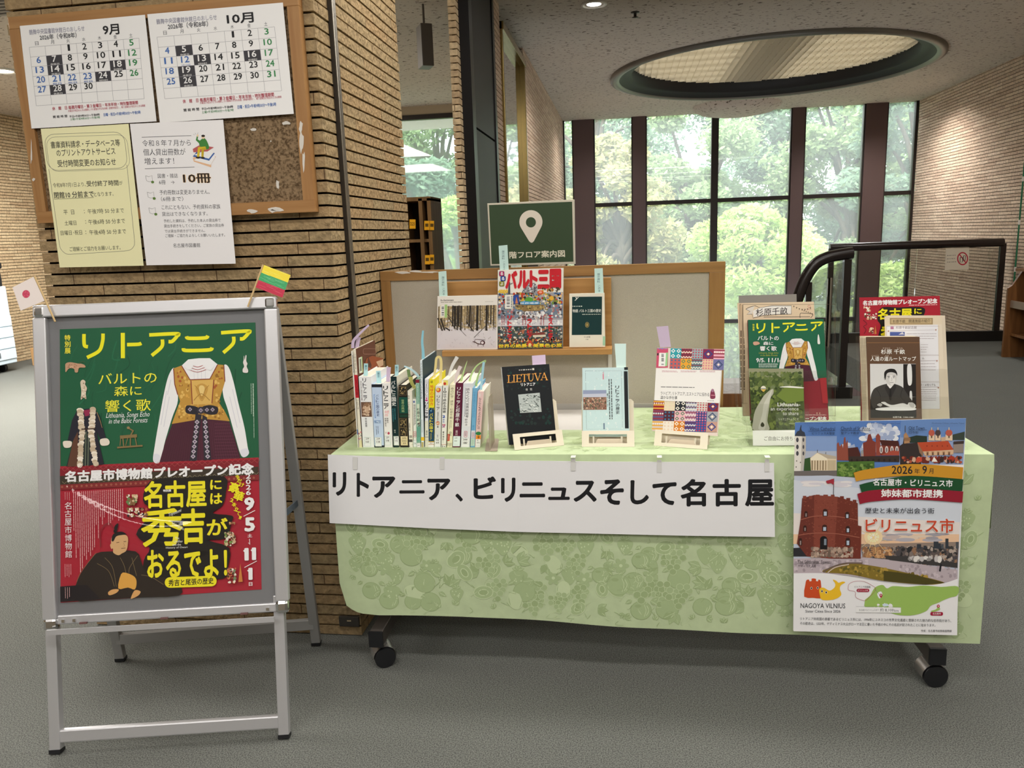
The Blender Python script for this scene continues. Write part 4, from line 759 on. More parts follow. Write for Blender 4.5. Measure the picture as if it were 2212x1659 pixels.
s.vtext('2026', 1982, 108, 2034, 335, 'f2f0ee', .02); s.text('9', 1965, 352, 2072, 492, 'f4f2f0', .045); s.line([(1958, 552), (2078, 490)], 7, 'f2f0ee'); s.text('5', 1968, 562, 2078, 710, 'f4f2f0', .045); s.text('土', 2000, 733, 2048, 768, 'f2f0ee', .02); s.line([(2020, 785), (2024, 845), (2008, 825)], 6, 'f2f0ee'); s.text('1', 1968, 880, 2012, 1010, 'f4f2f0', .03); s.text('1', 2045, 875, 2089, 1005, 'f4f2f0', .03); s.line([(1960, 915), (2000, 885)], 18, 'f4f2f0'); s.line([(2038, 908), (2076, 880)], 18, 'f4f2f0'); s.line([(1968, 1082), (2096, 1014)], 7, 'f2f0ee'); s.text('1', 2010, 1085, 2052, 1210, 'f4f2f0', .03); s.line([(2002, 1120), (2040, 1090)], 18, 'f4f2f0'); s.text('日', 2014, 1234, 2050, 1272, 'f2f0ee', .02)
for ch, x, y, r in (('今', 1895, 145, 22), ('だ', 1915, 185, 22), ('け', 1940, 225, 22), ('豪', 1862, 255, 50), ('華', 1910, 340, 50), ('2', 1838, 385, 18), ('本', 1862, 430, 22), ('立', 1885, 478, 22), ('て', 1905, 520, 20), ('！', 1925, 565, 16)): s.text(ch, x - r, y - r, x + r, y + r, Y, .03, sl=.35, sk=-.35)
s.vtext('名古屋市博物館', 108, 400, 178, 985, 'ecdcdc', .0)
for k in range(25): s.vlines(705 - k * 21, 268 + k * 1.2, [580, 560, 600, 470, 560, 590, 620, 640, 500, 560, 640, 560, 780, 640, 870, 900, 960, 920, 1000, 960, 1090, 1130, 880, 980, 700][k], 1, 0, 6, 'd3a6a6', 0)
s.vlines(115, 300, 390, 3, 22, 5, 'd3a6a6'); s.vlines(115, 1045, 1180, 4, 20, 5, 'd3a6a6'); s.vlines(118, 1285, 1405, 3, 22, 5, 'd3a6a6')
s.specks(745, 320, 870, 440, 30, 8, 22, ['d8cfc0', '7a5a3c', '5c7a4a', 'c2a684']); s.specks(750, 455, 975, 560, 60, 8, 20, ['e0d8cc', '7a5a3c', '2c2a2c', 'c2a684', 'a34a3a']); s.specks(1760, 705, 1885, 860, 50, 8, 20, ['6f8a4a', 'd8cfc0', '5a4030', 'c2a684']); s.specks(1790, 1080, 1890, 1250, 45, 8, 20, ['d8cfc0', '5a4030', 'b86a4a', '6f7a5a']); s.poly([(1910, 1230), (1930, 1040), (1955, 1225)], 'b8763c'); s.specks(1810, 605, 1880, 640, 10, 5, 12, ['8a5a3c', 'c8a070'])
tag(s.build('exhibition_poster'), 'green and red exhibition poster with a folk costume behind the sign stand cover', 'poster')
# paper flags tucked on the stand's upper corners
def flag(name, label, quad, stick, cr, paint):
    s_ = Sheet(ap(0, 0, .022), AN, cr); t_ = thing(name, label, 'paper flag', tuple(s_.P(*stick[1])))
    s_.base(quad, 'd9cfcb', .0004); paint(s_); s_.build('flag_paper', parent=t_)
    m_ = MB(); m_.tube([s_.P(*stick[0], z=0), s_.P(*stick[1], z=-.002)], .0026, mat('bamboo', 'c9ac7a', .6), 8); m_.build('stick', t_)
flag('japan_flag', 'small hand drawn paper flag with a red disc stuck on the sign stand corner', [(362, 180), (478, 433), (217, 543), (131, 297)], [(364, 180), (578, 658)], (0, 560, 4.879), lambda s: (s.ell(275, 367, 40, 42, 'b8405a'), s.specks(245, 335, 305, 400, 10, 5, 10, ['c85a72', 'a83350'])))
def lith(s):
    a, b, c, d = (1797, 37), (1983, 108), (1928, 262), (1740, 190)
    f = lambda u, v: ((a[0] + (b[0] - a[0]) * u) * (1 - v) + (d[0] + (c[0] - d[0]) * u) * v, (a[1] + (b[1] - a[1]) * u) * (1 - v) + (d[1] + (c[1] - d[1]) * u) * v)
    for k, col in enumerate(('e0cc3c', '3f9a62', 'b53048')): s.poly([f(0, k / 3), f(1, k / 3), f(1, (k + 1) / 3), f(0, (k + 1) / 3)], col)
    for k in range(40):
        u, v = s.R.random() * .7, s.R.random(); w = min(.99, v + .01); s.line([f(u, v), f(u + .25, w)], 2, ['e8dc6c', '6cb888', 'c8586a'][min(2, int(v * 3))], 8e-6)
flag('lithuania_flag', 'small hand coloured yellow green red paper flag stuck on the sign stand corner', [(1797, 37), (1983, 108), (1928, 262), (1740, 190)], [(1797, 37), (1690, 325)], (0, 560, 3.16), lith)
# ================================================================== the display table
TZ = .72; TO = V((-.888, 2.195, 0)); ty = math.radians(1.3); TU = V((math.cos(ty), math.sin(ty), 0)); TV = V((-math.sin(ty), math.cos(ty), 0))
def tp(s_, d, z): return TO + TU * s_ + TV * d + V((0, 0, z))
TL_, TD = 1.885, .615
t = thing('folding_table', 'long folding table on dark T-shaped legs and casters under the green cloth', 'table', tuple(tp(.95, .3, 0)))
def tbox(mb, a, b, mt):
    c = [tp(x, y, z) for z in (a[2], b[2]) for x, y in ((a[0], a[1]), (b[0], a[1]), (b[0], b[1]), (a[0], b[1]))]
    mb.add(c, [(0, 3, 2, 1), (4, 5, 6, 7), (0, 1, 5, 4), (1, 2, 6, 5), (2, 3, 7, 6), (3, 0, 4, 7)], mt)
wt = mat('white_laminate', 'dcdad6', .45); wb = mat('brown_edge_band', '7a4f30', .5)
mb = MB(); tbox(mb, (-.012, .008, TZ - .028), (TL_ - .008, TD, TZ - .002), wb); tbox(mb, (-.010, .010, TZ - .002), (TL_ - .01, TD - .002, TZ), wt); mb.build('tabletop', t)
lgm = mat('dark_grey_leg', '55504c', .4, .3)
for s_ in (.085, 1.80):
    mb = MB(); tbox(mb, (s_ - .022, .0, .078), (s_ + .022, .58, .128), lgm); l = mb.build('foot_bar', t, bevel=.003)
    mb = MB(); tbox(mb, (s_ - .023, -.006, .077), (s_ + .023, .004, .129), BLACK); mb.build('end_cap', l)
    mb = MB(); tbox(mb, (s_ - .03, .27, .128), (s_ + .03, .31, TZ - .03), lgm); mb.build('leg', t, bevel=.003)
    for d in (.03, .54):
        yaw = math.radians(38 if s_ < 1 else 12); M_ = Matrix.Translation(tp(s_ + (.012 if s_ < 1 else .0), d, .034)) @ Matrix.Rotation(yaw - .15, 4, 'Z')
        mb = MB(); mb.tube([(0, -.030, 0), (0, .028, 0)], .034, BLACK, 24, M_); c_ = mb.build('caster', t)
        mb = MB(); n = 14; vs = []
        for y in (-.024, .034):
            for k in range(n + 1): a = math.radians(-10 + 200 * k / n); vs.append((.0375 * math.cos(a), y, .0375 * math.sin(a)))
        mb.add(vs, [(k, k + 1, n + 2 + k, n + 1 + k) for k in range(n)], mat('hood_chrome', 'a9a6a2', .25, .8), True, M_); mb.build('hood', c_)
        mb = MB(); mb.tube([(0, .0, .03), (0, .0, .046)], .009, STEEL, 10, M_); mb.build('stem', c_)
mb = MB(); tbox(mb, (.09, .28, .30), (1.80, .30, .34), lgm); mb.build('stretcher', t)
# ------------------------------------------------------------------ tablecloth
PCL = (tuple(TO), tuple(-TV))
def cs(x, y): P = aP(x, y, TO, -TV) - TO; return P.dot(TU), P.z
bot = [cs(x, y) for x, y in ((738, 1255), (742, 1285), (754, 1306), (780, 1319), (820, 1324), (1000, 1329), (1300, 1346), (1600, 1364), (1900, 1379), (2112, 1386))]
sA, sB = cs(727, 1135)[0], cs(2114, 1370)[0]
def zb(s_):
    if s_ <= bot[0][0]: return bot[0][1]
    for (a, za), (b, zb_) in zip(bot, bot[1:]):
        if s_ <= b: return za + (zb_ - za) * (s_ - a) / max(1e-6, b - a)
    return bot[-1][1]
CT = TZ + .004
def wav(s_, h): return -.006 - .010 * h * (math.sin(s_ * 7.3 + 1) + .5 * math.sin(s_ * 15.1 + h * 3)) - .008 * h
def cfront(s_, h): return tp(s_, wav(s_, h) * min(1, h / .02), CT - h)
cloth = mat('green_tablecloth', 'b9c9a1', .85, 0, .15, noise=(28, .05), bump=(9, .25), gain=1.04)
sSplit = aZ(1366, 905, CT); sSplit = (sSplit - TO).dot(TU); dL = (aZ(1150, 929, CT) - TO).dot(TV)
mb = MB(); ns, nh = 110, 16; vs = []
for i in range(ns + 1):
    s_ = sA + (sB - sA) * (i / ns) ** 1.0
    H = CT - zb(s_)
    for j in range(nh + 1): vs.append(cfront(s_, H * j / nh))
mb.add(vs, [(i * (nh + 1) + j, i * (nh + 1) + j + 1, (i + 1) * (nh + 1) + j + 1, (i + 1) * (nh + 1) + j) for i in range(ns) for j in range(nh)], cloth, True)
def ctop(s_, d): return tp(s_, d, CT + .0005 * math.sin(s_ * 9) * math.sin(d * 23))
def topgrid(s0, s1, d1, k):
    vs = [ctop(s0 + (s1 - s0) * i / k, d1 * j / 8) for i in range(k + 1) for j in range(9)]
    mb.add(vs, [(i * 9 + j, (i + 1) * 9 + j, (i + 1) * 9 + j + 1, i * 9 + j + 1) for i in range(k) for j in range(8)], cloth, True)
topgrid(sA, sSplit, dL, 50); topgrid(sSplit, sB, TD + .004, 40)
def side(s0, d1, drop):
    vs = [tp(s0 + (.008 * (j / 6)) , d1 * i / 12, CT - drop * j / 6) for i in range(13) for j in range(7)]; mb.add(vs, [(i * 7 + j, i * 7 + j + 1, (i + 1) * 7 + j + 1, (i + 1) * 7 + j) for i in range(12) for j in range(6)], cloth, True)
side(sB, TD, .22)
class Cloth(Sheet):
    def P(s, x, y, z=None):
        z = s.z if z is None else z
        return (cfront(x, y) - TV * (z + .0008)) if s.front else (ctop(x, y) + V((0, 0, z + .0004)))
cl = Cloth((0, 0, 0), (0, 1, 0), seed=12); cl.front = True
C1, C2, C3 = '9cae83', '93a579', 'b7c69f'
def okf(x, y, r): return sA + r + .01 < x < sB - r - .01 and .012 + r < y < CT - zb(x) - r - .003 and not (x < sA + .1 and y + r > CT - zb(x) - .07)
def motif(c, x, y, k, ok, sc=1.0):
    R = c.R; r = sc * R.uniform(.026, .036)
    if not ok(x, y, r * 1.35): 
        r *= .45
        if not ok(x, y, r * 1.6): return
        k = 'leaf'
    c.z = c.R.randrange(3) * 1.2e-4 if c.front else c.R.randrange(2) * 1e-4
    def E(*a, **k_): c.ell(*a, dz=5e-6, **k_)
    if k == 'apple':
        E(x, y, r, r * .95, C1, n=24); c.line([(x + r * math.cos(a), y + r * .95 * math.sin(a)) for a in [i * .262 for i in range(25)]], .0022, C2, 8e-6); E(x - r * .3, y - r * .45, r * .32, r * .16, C2, n=12)
        c.curve([(x + r * .55, y - r * .5), (x + r * .75, y), (x + r * .5, y + r * .55)], .002, C3, 4, 8e-6); c.curve([(x + r * .3, y - r * .6), (x + r * .48, y), (x + r * .3, y + r * .65)], .0018, C3, 4, 8e-6)
        leaf(c, x + r * .9, y - r * 1.0, r * .8, 30); leaf(c, x - r * .9, y - r * 1.05, r * .7, 150)
    elif k == 'grape':
        for gu, gv in ((-1.5, 0), (-.5, 0), (.5, 0), (1.5, 0), (-1, 1), (0, 1), (1, 1), (-1.6, 1.1), (-.5, 2), (.5, 2), (0, 3), (1.2, -.9), (0, -.9)):
            gx = x + gu * r * .58 + R.uniform(-.12, .12) * r; gy = y + (gv - 1) * r * .5 + R.uniform(-.08, .08) * r; E(gx, gy, r * .33, r * .33, R.choice((C1, C2)), n=12); c.line([(gx + r * .33 * math.cos(a), gy + r * .33 * math.sin(a)) for a in [j * .52 for j in range(13)]], .0012, C3, 8e-6)
    elif k == 'plum':
        a = R.uniform(0, 180); E(x, y, r * .95, r * .7, C3, n=20, rot=a); E(x, y, r * .88, r * .62, C1, n=20, rot=a); E(x, y, r * .5, r * .34, C3, n=16, rot=a); E(x, y, r * .42, r * .26, C2, n=16, rot=a)
    elif k == 'berry':
        c.blob([(x - r * .8, y - r * .4), (x, y - r * .75), (x + r * .8, y - r * .4), (x + r * .5, y + r * .5), (x, y + r), (x - r * .5, y + r * .5)], C1, 4, 8e-6)
        for i in range(9): E(x + R.uniform(-.5, .5) * r, y + R.uniform(-.4, .6) * r, r * .07, r * .09, C3, n=6)
        for a in (200, 245, 295, 340): leaf(c, x, y - r * .7, r * .55, a)
    elif k == 'flower':
        for a in range(0, 360, 60): E(x + r * .42 * math.cos(math.radians(a)), y + r * .42 * math.sin(math.radians(a)), r * .34, r * .22, C1, n=10, rot=a)
        E(x, y, r * .16, r * .16, C3, n=8)
    else:
        a = R.uniform(0, 360)
        for d in (-38, 0, 38): leaf(c, x, y, r * 1.2, a + d)
def leaf(c, x, y, l, ang):
    a = math.radians(ang); ux, uy = math.cos(a), math.sin(a); w = l * .32
    pts = [(x + ux * l * t_ - uy * w * h, y + uy * l * t_ + ux * w * h) for t_, h in ((0, 0), (.3, .9), (.6, .8), (1, 0), (.6, -.8), (.3, -.9))]
    c.poly(pts, c.R.choice((C1, C1, C2)), 8e-6); c.line([(x, y), (x + ux * l * .9, y + uy * l * .9)], .0014, C3, 8e-6); c.line(pts + [pts[0]], .0012, C2, 8e-6)
kinds = ['apple', 'grape', 'plum', 'berry', 'flower', 'leaf', 'leaf', 'apple']
def fillpat(x0, x1, y0, y1, ok):
    i = 0; y = y0
    while y < y1:
        x = x0 + (i % 2) * .03
        while x < x1: motif(cl, x + cl.R.uniform(-.02, .02), y + cl.R.uniform(-.02, .02), cl.R.choice(kinds), ok); x += cl.R.uniform(.05, .068)
        y += .048; i += 1
    for k in range(int((x1 - x0) * 230)):
        x, y = cl.R.uniform(x0, x1), cl.R.uniform(y0, y1)
        cl.z = 4e-4 + (k % 20) * 8e-6
        if ok(x, y, .012): cl.curve([(x, y), (x + cl.R.uniform(-.015, .015), y + .012), (x + cl.R.uniform(-.02, .02), y + cl.R.uniform(-.01, .02))], .0012, cl.R.choice((C2, C3)), 3, 8e-6)
fillpat(sA + .03, sB - .02, .10, .66, okf); cl.front = False; cl.z = 0
C1, C2, C3 = 'a3b48a', '9cae82', 'b5c49c'
fillpat(sA + .03, sB - .02, .03, TD - .02, lambda x, y, r: sA + r < x < sB - r and .01 + r < y < (dL if x < sSplit else TD) - r - .01 and not (x < sSplit + r and x > sSplit - r))
b_ = len(mb.v)
for k, mt in enumerate(cl.mb.mats): mb.m(mt)
mb.v += cl.mb.v
for f, k, sm in zip(cl.mb.f, cl.mb.mi, cl.mb.sm): mb.f.append([b_ + i for i in f]); mb.mi.append(mb.m(cl.mb.mats[k])); mb.sm.append(sm)
tag(mb.build('tablecloth'), 'pale green fruit patterned cloth draped over the front of the folding table', 'tablecloth')
# ------------------------------------------------------------------ banner of five taped sheets
BO = TO - TV * .030; t = thing('banner', 'long white paper banner of five taped sheets lettered in bold black across the green cloth', 'banner', tuple(tp(.66, -.03, .56)))
tops = [(708, 982), (917, 990), (1114, 995), (1291, 997), (1461, 998), (1672, 1000)]; bots = [(712, 1130), (920, 1141), (1117, 1149), (1293, 1153), (1463, 1157), (1674, 1160)]
K1, K2 = (680, 920, 2.8597), (1200, 920, 2.8597)
chars = [[('リ', 110, 285, 195, 432, K1), ('ト', 258, 290, 335, 438, K1), ('ア', 355, 312, 498, 445, K1), ('ニ', 522, 335, 678, 418, K1)], [('ア', 695, 325, 838, 460, K1), ('、', 868, 418, 915, 468, K1), ('ビ', 980, 312, 1120, 452, K1), ('リ', 1150, 320, 1240, 470, K1)],
    [('ニ', 1265, 348, 1423, 442, K1), ('ュ', 1442, 380, 1575, 458, K1), ('ス', 1598, 338, 1742, 470, K1)], [('そ', 275, 330, 422, 488, K2), ('し', 462, 335, 577, 485, K2), ('て', 598, 348, 748, 490, K2)], [('名', 772, 328, 930, 498, K2), ('古', 970, 328, 1145, 498, K2), ('屋', 1170, 330, 1350, 498, K2)]]
tapes = [[(767, 1001)], [(955, 1001)], [(1238, 1004)], [(1424, 1008)], [(1657, 1006)]]
for k in range(5):
    s = Sheet(BO - TV * (.0008 * (k % 2)), -TV, (0, 0, 1), sl=.0, sk=.0); o_ = 3 if k < 4 else 0
    s.base([tops[k], (tops[k + 1][0] + o_, tops[k + 1][1]), (bots[k + 1][0] + o_, bots[k + 1][1]), bots[k]], 'd9d9db')
    for ch, a, b, c, d, K in chars[k]: s.crop(*K); s.text(ch, a, b, c, d, '1d1d20', .034, sl=-.005, res=4)
    pn = s.build('banner_panel', parent=t)
    for x, y in tapes[k]:
        s2 = Sheet(BO - TV * .002, -TV); s2.base([(x - 5, y - 14), (x + 5, y - 14), (x + 5, y + 13), (x - 5, y + 13)], mat('clear_tape', 'dcdcd9', .3), .0003); s2.build('tape', parent=pn)
for x in (1238, 1424, 1657):
    p = aZ(x, 986, CT + .003); mb = MB(); mb.add([p + TU * a + TV * b for a, b in ((-.007, -.012), (.007, -.012), (.008, .012), (-.006, .012))], [(0, 1, 2, 3)], mat('clear_tape', 'dcdcd9', .3)); mb.build('tape_end', t)
# ================================================================== books in a row, spines to the viewer
SPD = .078; SP0 = TO + TV * SPD
pagem = mat('page_block', 'e2dccb', .9, 0, .1, gain=1.05)
LIB = random.Random(3)
def book(label, crop, q, depth, cover, paint=None, tall=None, side=None, group='books in a row on the green cloth', dd=0.0):
    s = Sheet(SP0 + TV * dd, -TV, crop, sk=(q[3][0] - q[0][0]) / max(1, q[3][1] - q[0][1]))
    s.sk = ((q[3][0] + q[2][0]) - (q[0][0] + q[1][0])) / 2 / ((q[3][1] + q[2][1] - q[0][1] - q[1][1]) / 2)
    q = [(q[0][0] + 2.2, q[0][1]), (q[1][0] - 2.2, q[1][1]), (q[2][0] - 2.2, q[2][1]), (q[3][0] + 2.2, q[3][1])]
    tl, tr, br, bl = [s.P(*p, z=0) for p in q]; e = (tr - tl); w = e.length; e = e / w; zt = CT + .0005
    bl.z = zt; br.z = zt; tl.z = tr.z = (tl.z + tr.z) / 2; up = ((tl + tr) - (bl + br)).normalized()
    t_ = thing('book', label, 'book', tuple((bl + br) / 2 + TV * depth / 2), group)
    cm = ink(cover); th = min(.0022, w * .16)
    mbx = s.mb; mbx.prism([bl, br, tr, tl], TV * th, cm)
    mbx.prism([bl + TV * th, bl + TV * depth, tl + TV * depth, tl + TV * th], e * th, cm)
    mbx.prism([br - e * th + TV * th, br - e * th + TV * depth, tr - e * th + TV * depth, tr - e * th + TV * th], e * th, ink(side) if side else cm)
    s.z = .00008
    if paint: paint(s)
    s.build('cover', parent=t_)
    m_ = MB(); g = .0035; m_.prism([bl + e * th + up * .001 + TV * th, br - e * th + up * .001 + TV * th, tr - e * th - up * g + TV * th, tl + e * th - up * g + TV * th], TV * (depth - th - .003), pagem); m_.build('pages', t_)
    return t_
D1, D2 = (750, 680, 5.531), (880, 740, 6.635)
def call(s, x0, y0, x1, y1, col='4d9a86', a='', b=''):
    s.rect(x0, y0, x1, y1, 'eceae2'); s.frame(x0 + 2, y0 + 2, x1 - 2, y1 - 2, 2, col)
    h = (y1 - y0) / 3; s.line([(x0 + 3, y0 + h), (x1 - 3, y0 + h)], 1, col); s.line([(x0 + 3, y0 + 2 * h), (x1 - 3, y0 + 2 * h)], 1, col); w = (x1 - x0)
    if a: s.text(a, x0 + w * .2, y0 + h * .2, x1 - w * .25, y0 + h * .8, '3a3a3a', .01)
    if b: s.text(b, x0 + w * .2, y0 + h * 1.2, x1 - w * .25, y0 + h * 1.8, '3a3a3a', .01)
def stack(s, items):
    for it in items:
        if it[0] == 'v': s.vtext(*it[1:])
        elif it[0] == 'r': s.rect(*it[1:])
        elif it[0] == 'l': s.vlines(*it[1:])
        elif it[0] == 'c': call(s, *it[1:])
        elif it[0] == 'e': s.ell(*it[1:])
        elif it[0] == 's': s.specks(*it[1:])
        elif it[0] == 't': s.text(*it[1:])
        elif it[0] == 'f': s.frame(*it[1:])
def bk(label, crop, q, depth, cover, items, **k): return book(label, crop, q, depth, cover, lambda s: stack(s, items), **k)
bk('thin white picture book at the pillar end of the book row', D1, [(45, 435), (66, 432), (137, 1590), (124, 1590)], .21, 'dcdad2', [('l', 62, 480, 700, 1, 0, 5, '55554f'), ('r', 118, 1370, 130, 1430, '3b5a8a')])
b2 = bk('tall thin picture book with a red band on the spine and a brown cover', D1, [(70, 412), (103, 410), (181, 1590), (142, 1590)], .205, 'ddd6c4', [('r', 90, 718, 132, 992, 'b3232f'), ('v', 'ふゆのはなし', 84, 450, 106, 690, '6a6458', 0), ('v', 'しろいうま', 100, 750, 126, 960, '5c1c22', .01), ('v', 'リトアニア', 116, 1010, 134, 1140, '55504a', 0), ('s', 130, 1390, 172, 1500, 16, 4, 10, ['c05a6c', 'e0b0a0', '8a8a9a']), ('r', 146, 1500, 178, 1585, 'd9cfa4')], side='5f3a2a')
# its cover, seen past the lower books
cv = Sheet(SP0, -TV, D1); a_ = cv.P(103, 410, 0); b_2 = cv.P(181, 1590, 0); b_2.z = CT + .001
e_ = (b_2 - a_); pn_ = e_.cross(TV).normalized(); pn_ = -pn_ if pn_.dot(CC - a_) < 0 else pn_
s = Sheet(a_ + pn_ * .0006, pn_, D1); s.z = .0002
s.frame(190, 405, 345, 470, 3, 'b08a78', 20); s.poly([(230, 520), (300, 490), (430, 520), (425, 640), (300, 640), (240, 700), (180, 680)], '8a4a2c'); s.poly([(345, 560), (430, 530), (432, 600), (380, 630)], 'c9a888'); s.poly([(250, 500), (290, 600), (285, 640), (240, 620)], '4a2c20')
s.poly([(135, 515), (172, 500), (182, 690), (145, 700)], 'd6d8c8'); s.poly([(168, 502), (178, 499), (187, 688), (180, 691)], '9abf7c'); s.poly([(147, 530), (166, 522), (172, 668), (153, 676)], '77796e'); s.build('cover_picture', parent=b2)
bk('white book with a brown portrait block on the spine', D1, [(135, 740), (285, 738), (325, 1595), (188, 1595)], .195, 'dfe0e2', [('v', 'リトアニア', 188, 755, 232, 1030, '3a3a40', .012), ('v', '歴史的伝統と国民形成の狭間', 160, 790, 180, 1025, '6a5a58', 0), ('r', 168, 1042, 292, 1218, '6b5142'), ('e', 230, 1130, 48, 62, 'c4a68c'), ('e', 235, 1075, 24, 26, '8a6a50'), ('s', 178, 1050, 285, 1210, 25, 8, 18, ['b0937a', '8a6a54', 'd4bda4']), ('v', '早坂眞理', 214, 1230, 238, 1340, '4a4a50', 0), ('c', 205, 1460, 282, 1572, '4d9a86', '239', '160')])
bk('pale blue book with a dark top band on the spine', D1, [(290, 830), (412, 828), (443, 1595), (328, 1597)], .20, 'b8c9e2', [('r', 292, 830, 414, 866, '1d2028'), ('v', 'バルト三国の歴史', 345, 950, 380, 1215, '3a4a78', .01), ('r', 322, 950, 338, 1235, '7f9ccc'), ('l', 330, 960, 1225, 1, 0, 4, 'd6e0f0'), ('r', 322, 1262, 400, 1295, '7a94b8'), ('s', 325, 1270, 398, 1292, 12, 4, 9, ['4a5a78', 'c0cfe0']), ('l', 348, 1330, 1440, 2, 20, 7, '3a4668'), ('r', 328, 1560, 442, 1596, '1d2028'), ('c', 333, 1462, 412, 1572, '4d9a86', '239', '138')], side='1d2028')
bk('white book with a pink emblem on the spine', D1, [(415, 820), (520, 815), (545, 1598), (448, 1600)], .185, 'e2dfdc', [('v', 'リトアニア', 432, 845, 492, 1130, '2c2c30', .02), ('s', 445, 1140, 500, 1220, 14, 8, 16, ['e0bcbc', 'd6a8a8', 'e8d0cc']), ('v', '民族の', 472, 1230, 494, 1295, '55504e', .01), ('v', '苦悩と栄光', 448, 1230, 468, 1335, '55504e', .01), ('e', 495, 1415, 14, 16, 'b04a5c'), ('t', 'Y', 455, 1400, 472, 1425, '8a5a50', 0), ('c', 450, 1445, 518, 1560, '4d9a86', '239', '18')])
bk('dark green book with white lettering on the spine', D1, [(515, 742), (590, 738), (620, 1595), (552, 1598)], .20, '122a2c', [('v', 'バルト三国史', 528, 785, 580, 1090, 'e8e6dc', .012), ('l', 545, 1120, 1280, 2, 24, 8, '3a8a94'), ('v', '鈴木', 560, 1370, 580, 1415, 'd0d0c8', 0), ('r', 556, 1450, 618, 1560, 'd4d8c4'), ('c', 560, 1452, 616, 1556, '5a8a7a', '239', '15')], side='d6d2c2')
bk('ornate black and gold patterned book', D1, [(612, 840), (712, 838), (738, 1598), (635, 1598)], .19, '201d1a', [('r', 620, 985, 722, 1180, '14483c'), ('v', '世界の民話', 648, 1010, 682, 1165, '9ab07a', .01), ('r', 626, 1190, 724, 1225, '1b3a2c')] + [('f', 618 + k * 4, y, 706 + k * 5, y + 105, 3, '9a8458') for k, y in enumerate((855, 1240, 1350))] + [('s', 630 + k * 4, y + 8, 700 + k * 5, y + 97, 26, 4, 9, ['8f7a50', 'b39c68', '6a5a3c']) for k, y in enumerate((855, 1240, 1350))] + [('r', 640, 1450, 724, 1560, 'd4c49a'), ('t', '37S', 658, 1465, 706, 1485, '4a4030', .01), ('t', 'W331', 654, 1498, 708, 1516, '4a4030', .01), ('t', '33', 666, 1526, 700, 1544, '4a4030', .01)])
bk('low cream paperback beside the ornate black and gold book', D1, [(719, 910), (776, 905), (788, 1598), (741, 1600)], .155, 'dedacb', [('v', '物語 バルト三国の歴史', 726, 960, 748, 1235, '4a463e', 0), ('v', '志摩園子著', 738, 1290, 754, 1385, '5a564c', 0), ('r', 742, 1440, 776, 1470, '9a968a'), ('r', 738, 1488, 780, 1520, '55514a'), ('s', 738, 1545, 780, 1575, 4, 3, 6, ['3a3a36'])])
bk('shortest thin white book with a red edged tag in the book row', D1, [(780, 1008), (825, 1005), (832, 1598), (795, 1598)], .16, 'dcdcd4', [('e', 798, 1040, 11, 14, '5a6a9a'), ('l', 797, 1070, 1330, 2, 12, 6, '5a5a54'), ('f', 792, 1395, 824, 1460, 4, 'b0384c', 8), ('v', '名郷', 798, 1405, 818, 1452, 'a03a4a', 0), ('c', 790, 1500, 832, 1575, '4d9a86', '', '74')], dd=.004)
bk('teal green book with a dark red cap on the spine', D2, [(118, 525), (175, 525), (190, 1525), (135, 1525)], .185, '8fb5a2', [('r', 118, 530, 172, 578, '7a2030'), ('r', 130, 600, 166, 855, '6fa08c'), ('v', '世界を変えたひとびと', 136, 610, 160, 850, 'd8e6dc', 0), ('r', 138, 880, 176, 1180, 'c9d4c0'), ('v', '杉原千畝', 136, 935, 178, 1130, '26302c', .012), ('s', 142, 1140, 184, 1240, 16, 6, 14, ['3a3a3a', 'c2a890', '55625c']), ('r', 136, 1205, 190, 1420, '6aa090'), ('l', 150, 1220, 1370, 2, 20, 7, '3f7a68'), ('r', 134, 1432, 190, 1525, '7fb09c'), ('c', 137, 1440, 190, 1500, 'b06a5a', '', '289')])
bk('tallest thin blue white book with a blue slip in it', D2, [(180, 258), (215, 258), (243, 1525), (198, 1525)], .205, 'd2dce2', [('v', 'パンのかけらとちいさなあくま', 186, 290, 212, 810, '44505c', 0), ('l', 207, 1105, 1290, 1, 0, 6, '6a7680'), ('r', 196, 1355, 242, 1405, 'e0b52c'), ('r', 202, 1425, 232, 1500, 'c6b87c'), ('l', 212, 1430, 1500, 2, 10, 5, '55503c')], side='2c4048')
bk('white language primer with a pink plus mark on the spine', D2, [(248, 520), (305, 520), (303, 1525), (255, 1525)], .18, 'dcdce2', [('v', 'ニューエクスプレス', 258, 540, 292, 785, '55555c', 0), ('t', '+', 262, 785, 290, 812, 'c03a7a', .05), ('e', 274, 828, 20, 12, 'b83a78'), ('v', 'リトアニア語', 254, 850, 296, 1085, '26262c', .02), ('r', 252, 1120, 304, 1525, 'd4d2c0'), ('v', '櫻井映', 264, 1260, 290, 1330, '4a4a44', .01), ('r', 256, 1340, 302, 1368, 'b0aea0'), ('r', 258, 1385, 300, 1412, 'c4c2b4')])
bk('guidebook with a bright yellow and navy blue spine', D2, [(312, 530), (390, 520), (383, 1525), (300, 1525)], .17, 'e8d428', [('t', 'A30', 330, 545, 362, 582, '3a3a20', .02), ('v', '地球の歩き方', 322, 605, 374, 905, 'd8702c', .025), ('r', 304, 960, 384, 1415, '1c3f5c'), ('s', 312, 930, 382, 985, 14, 8, 16, ['1c3f5c']), ('e', 340, 978, 12, 10, '6fa0c0'), ('v', 'バルトの国々', 318, 1010, 366, 1290, 'e6d43c', .02), ('l', 330, 1300, 1400, 2, 16, 6, 'c2b84a'), ('r', 302, 1420, 382, 1525, 'e0dfda'), ('r', 303, 1420, 382, 1428, 'b06a5a'), ('r', 303, 1455, 382, 1462, 'b06a5a'), ('t', '290.9', 320, 1432, 362, 1450, '5a4a44', 0)])
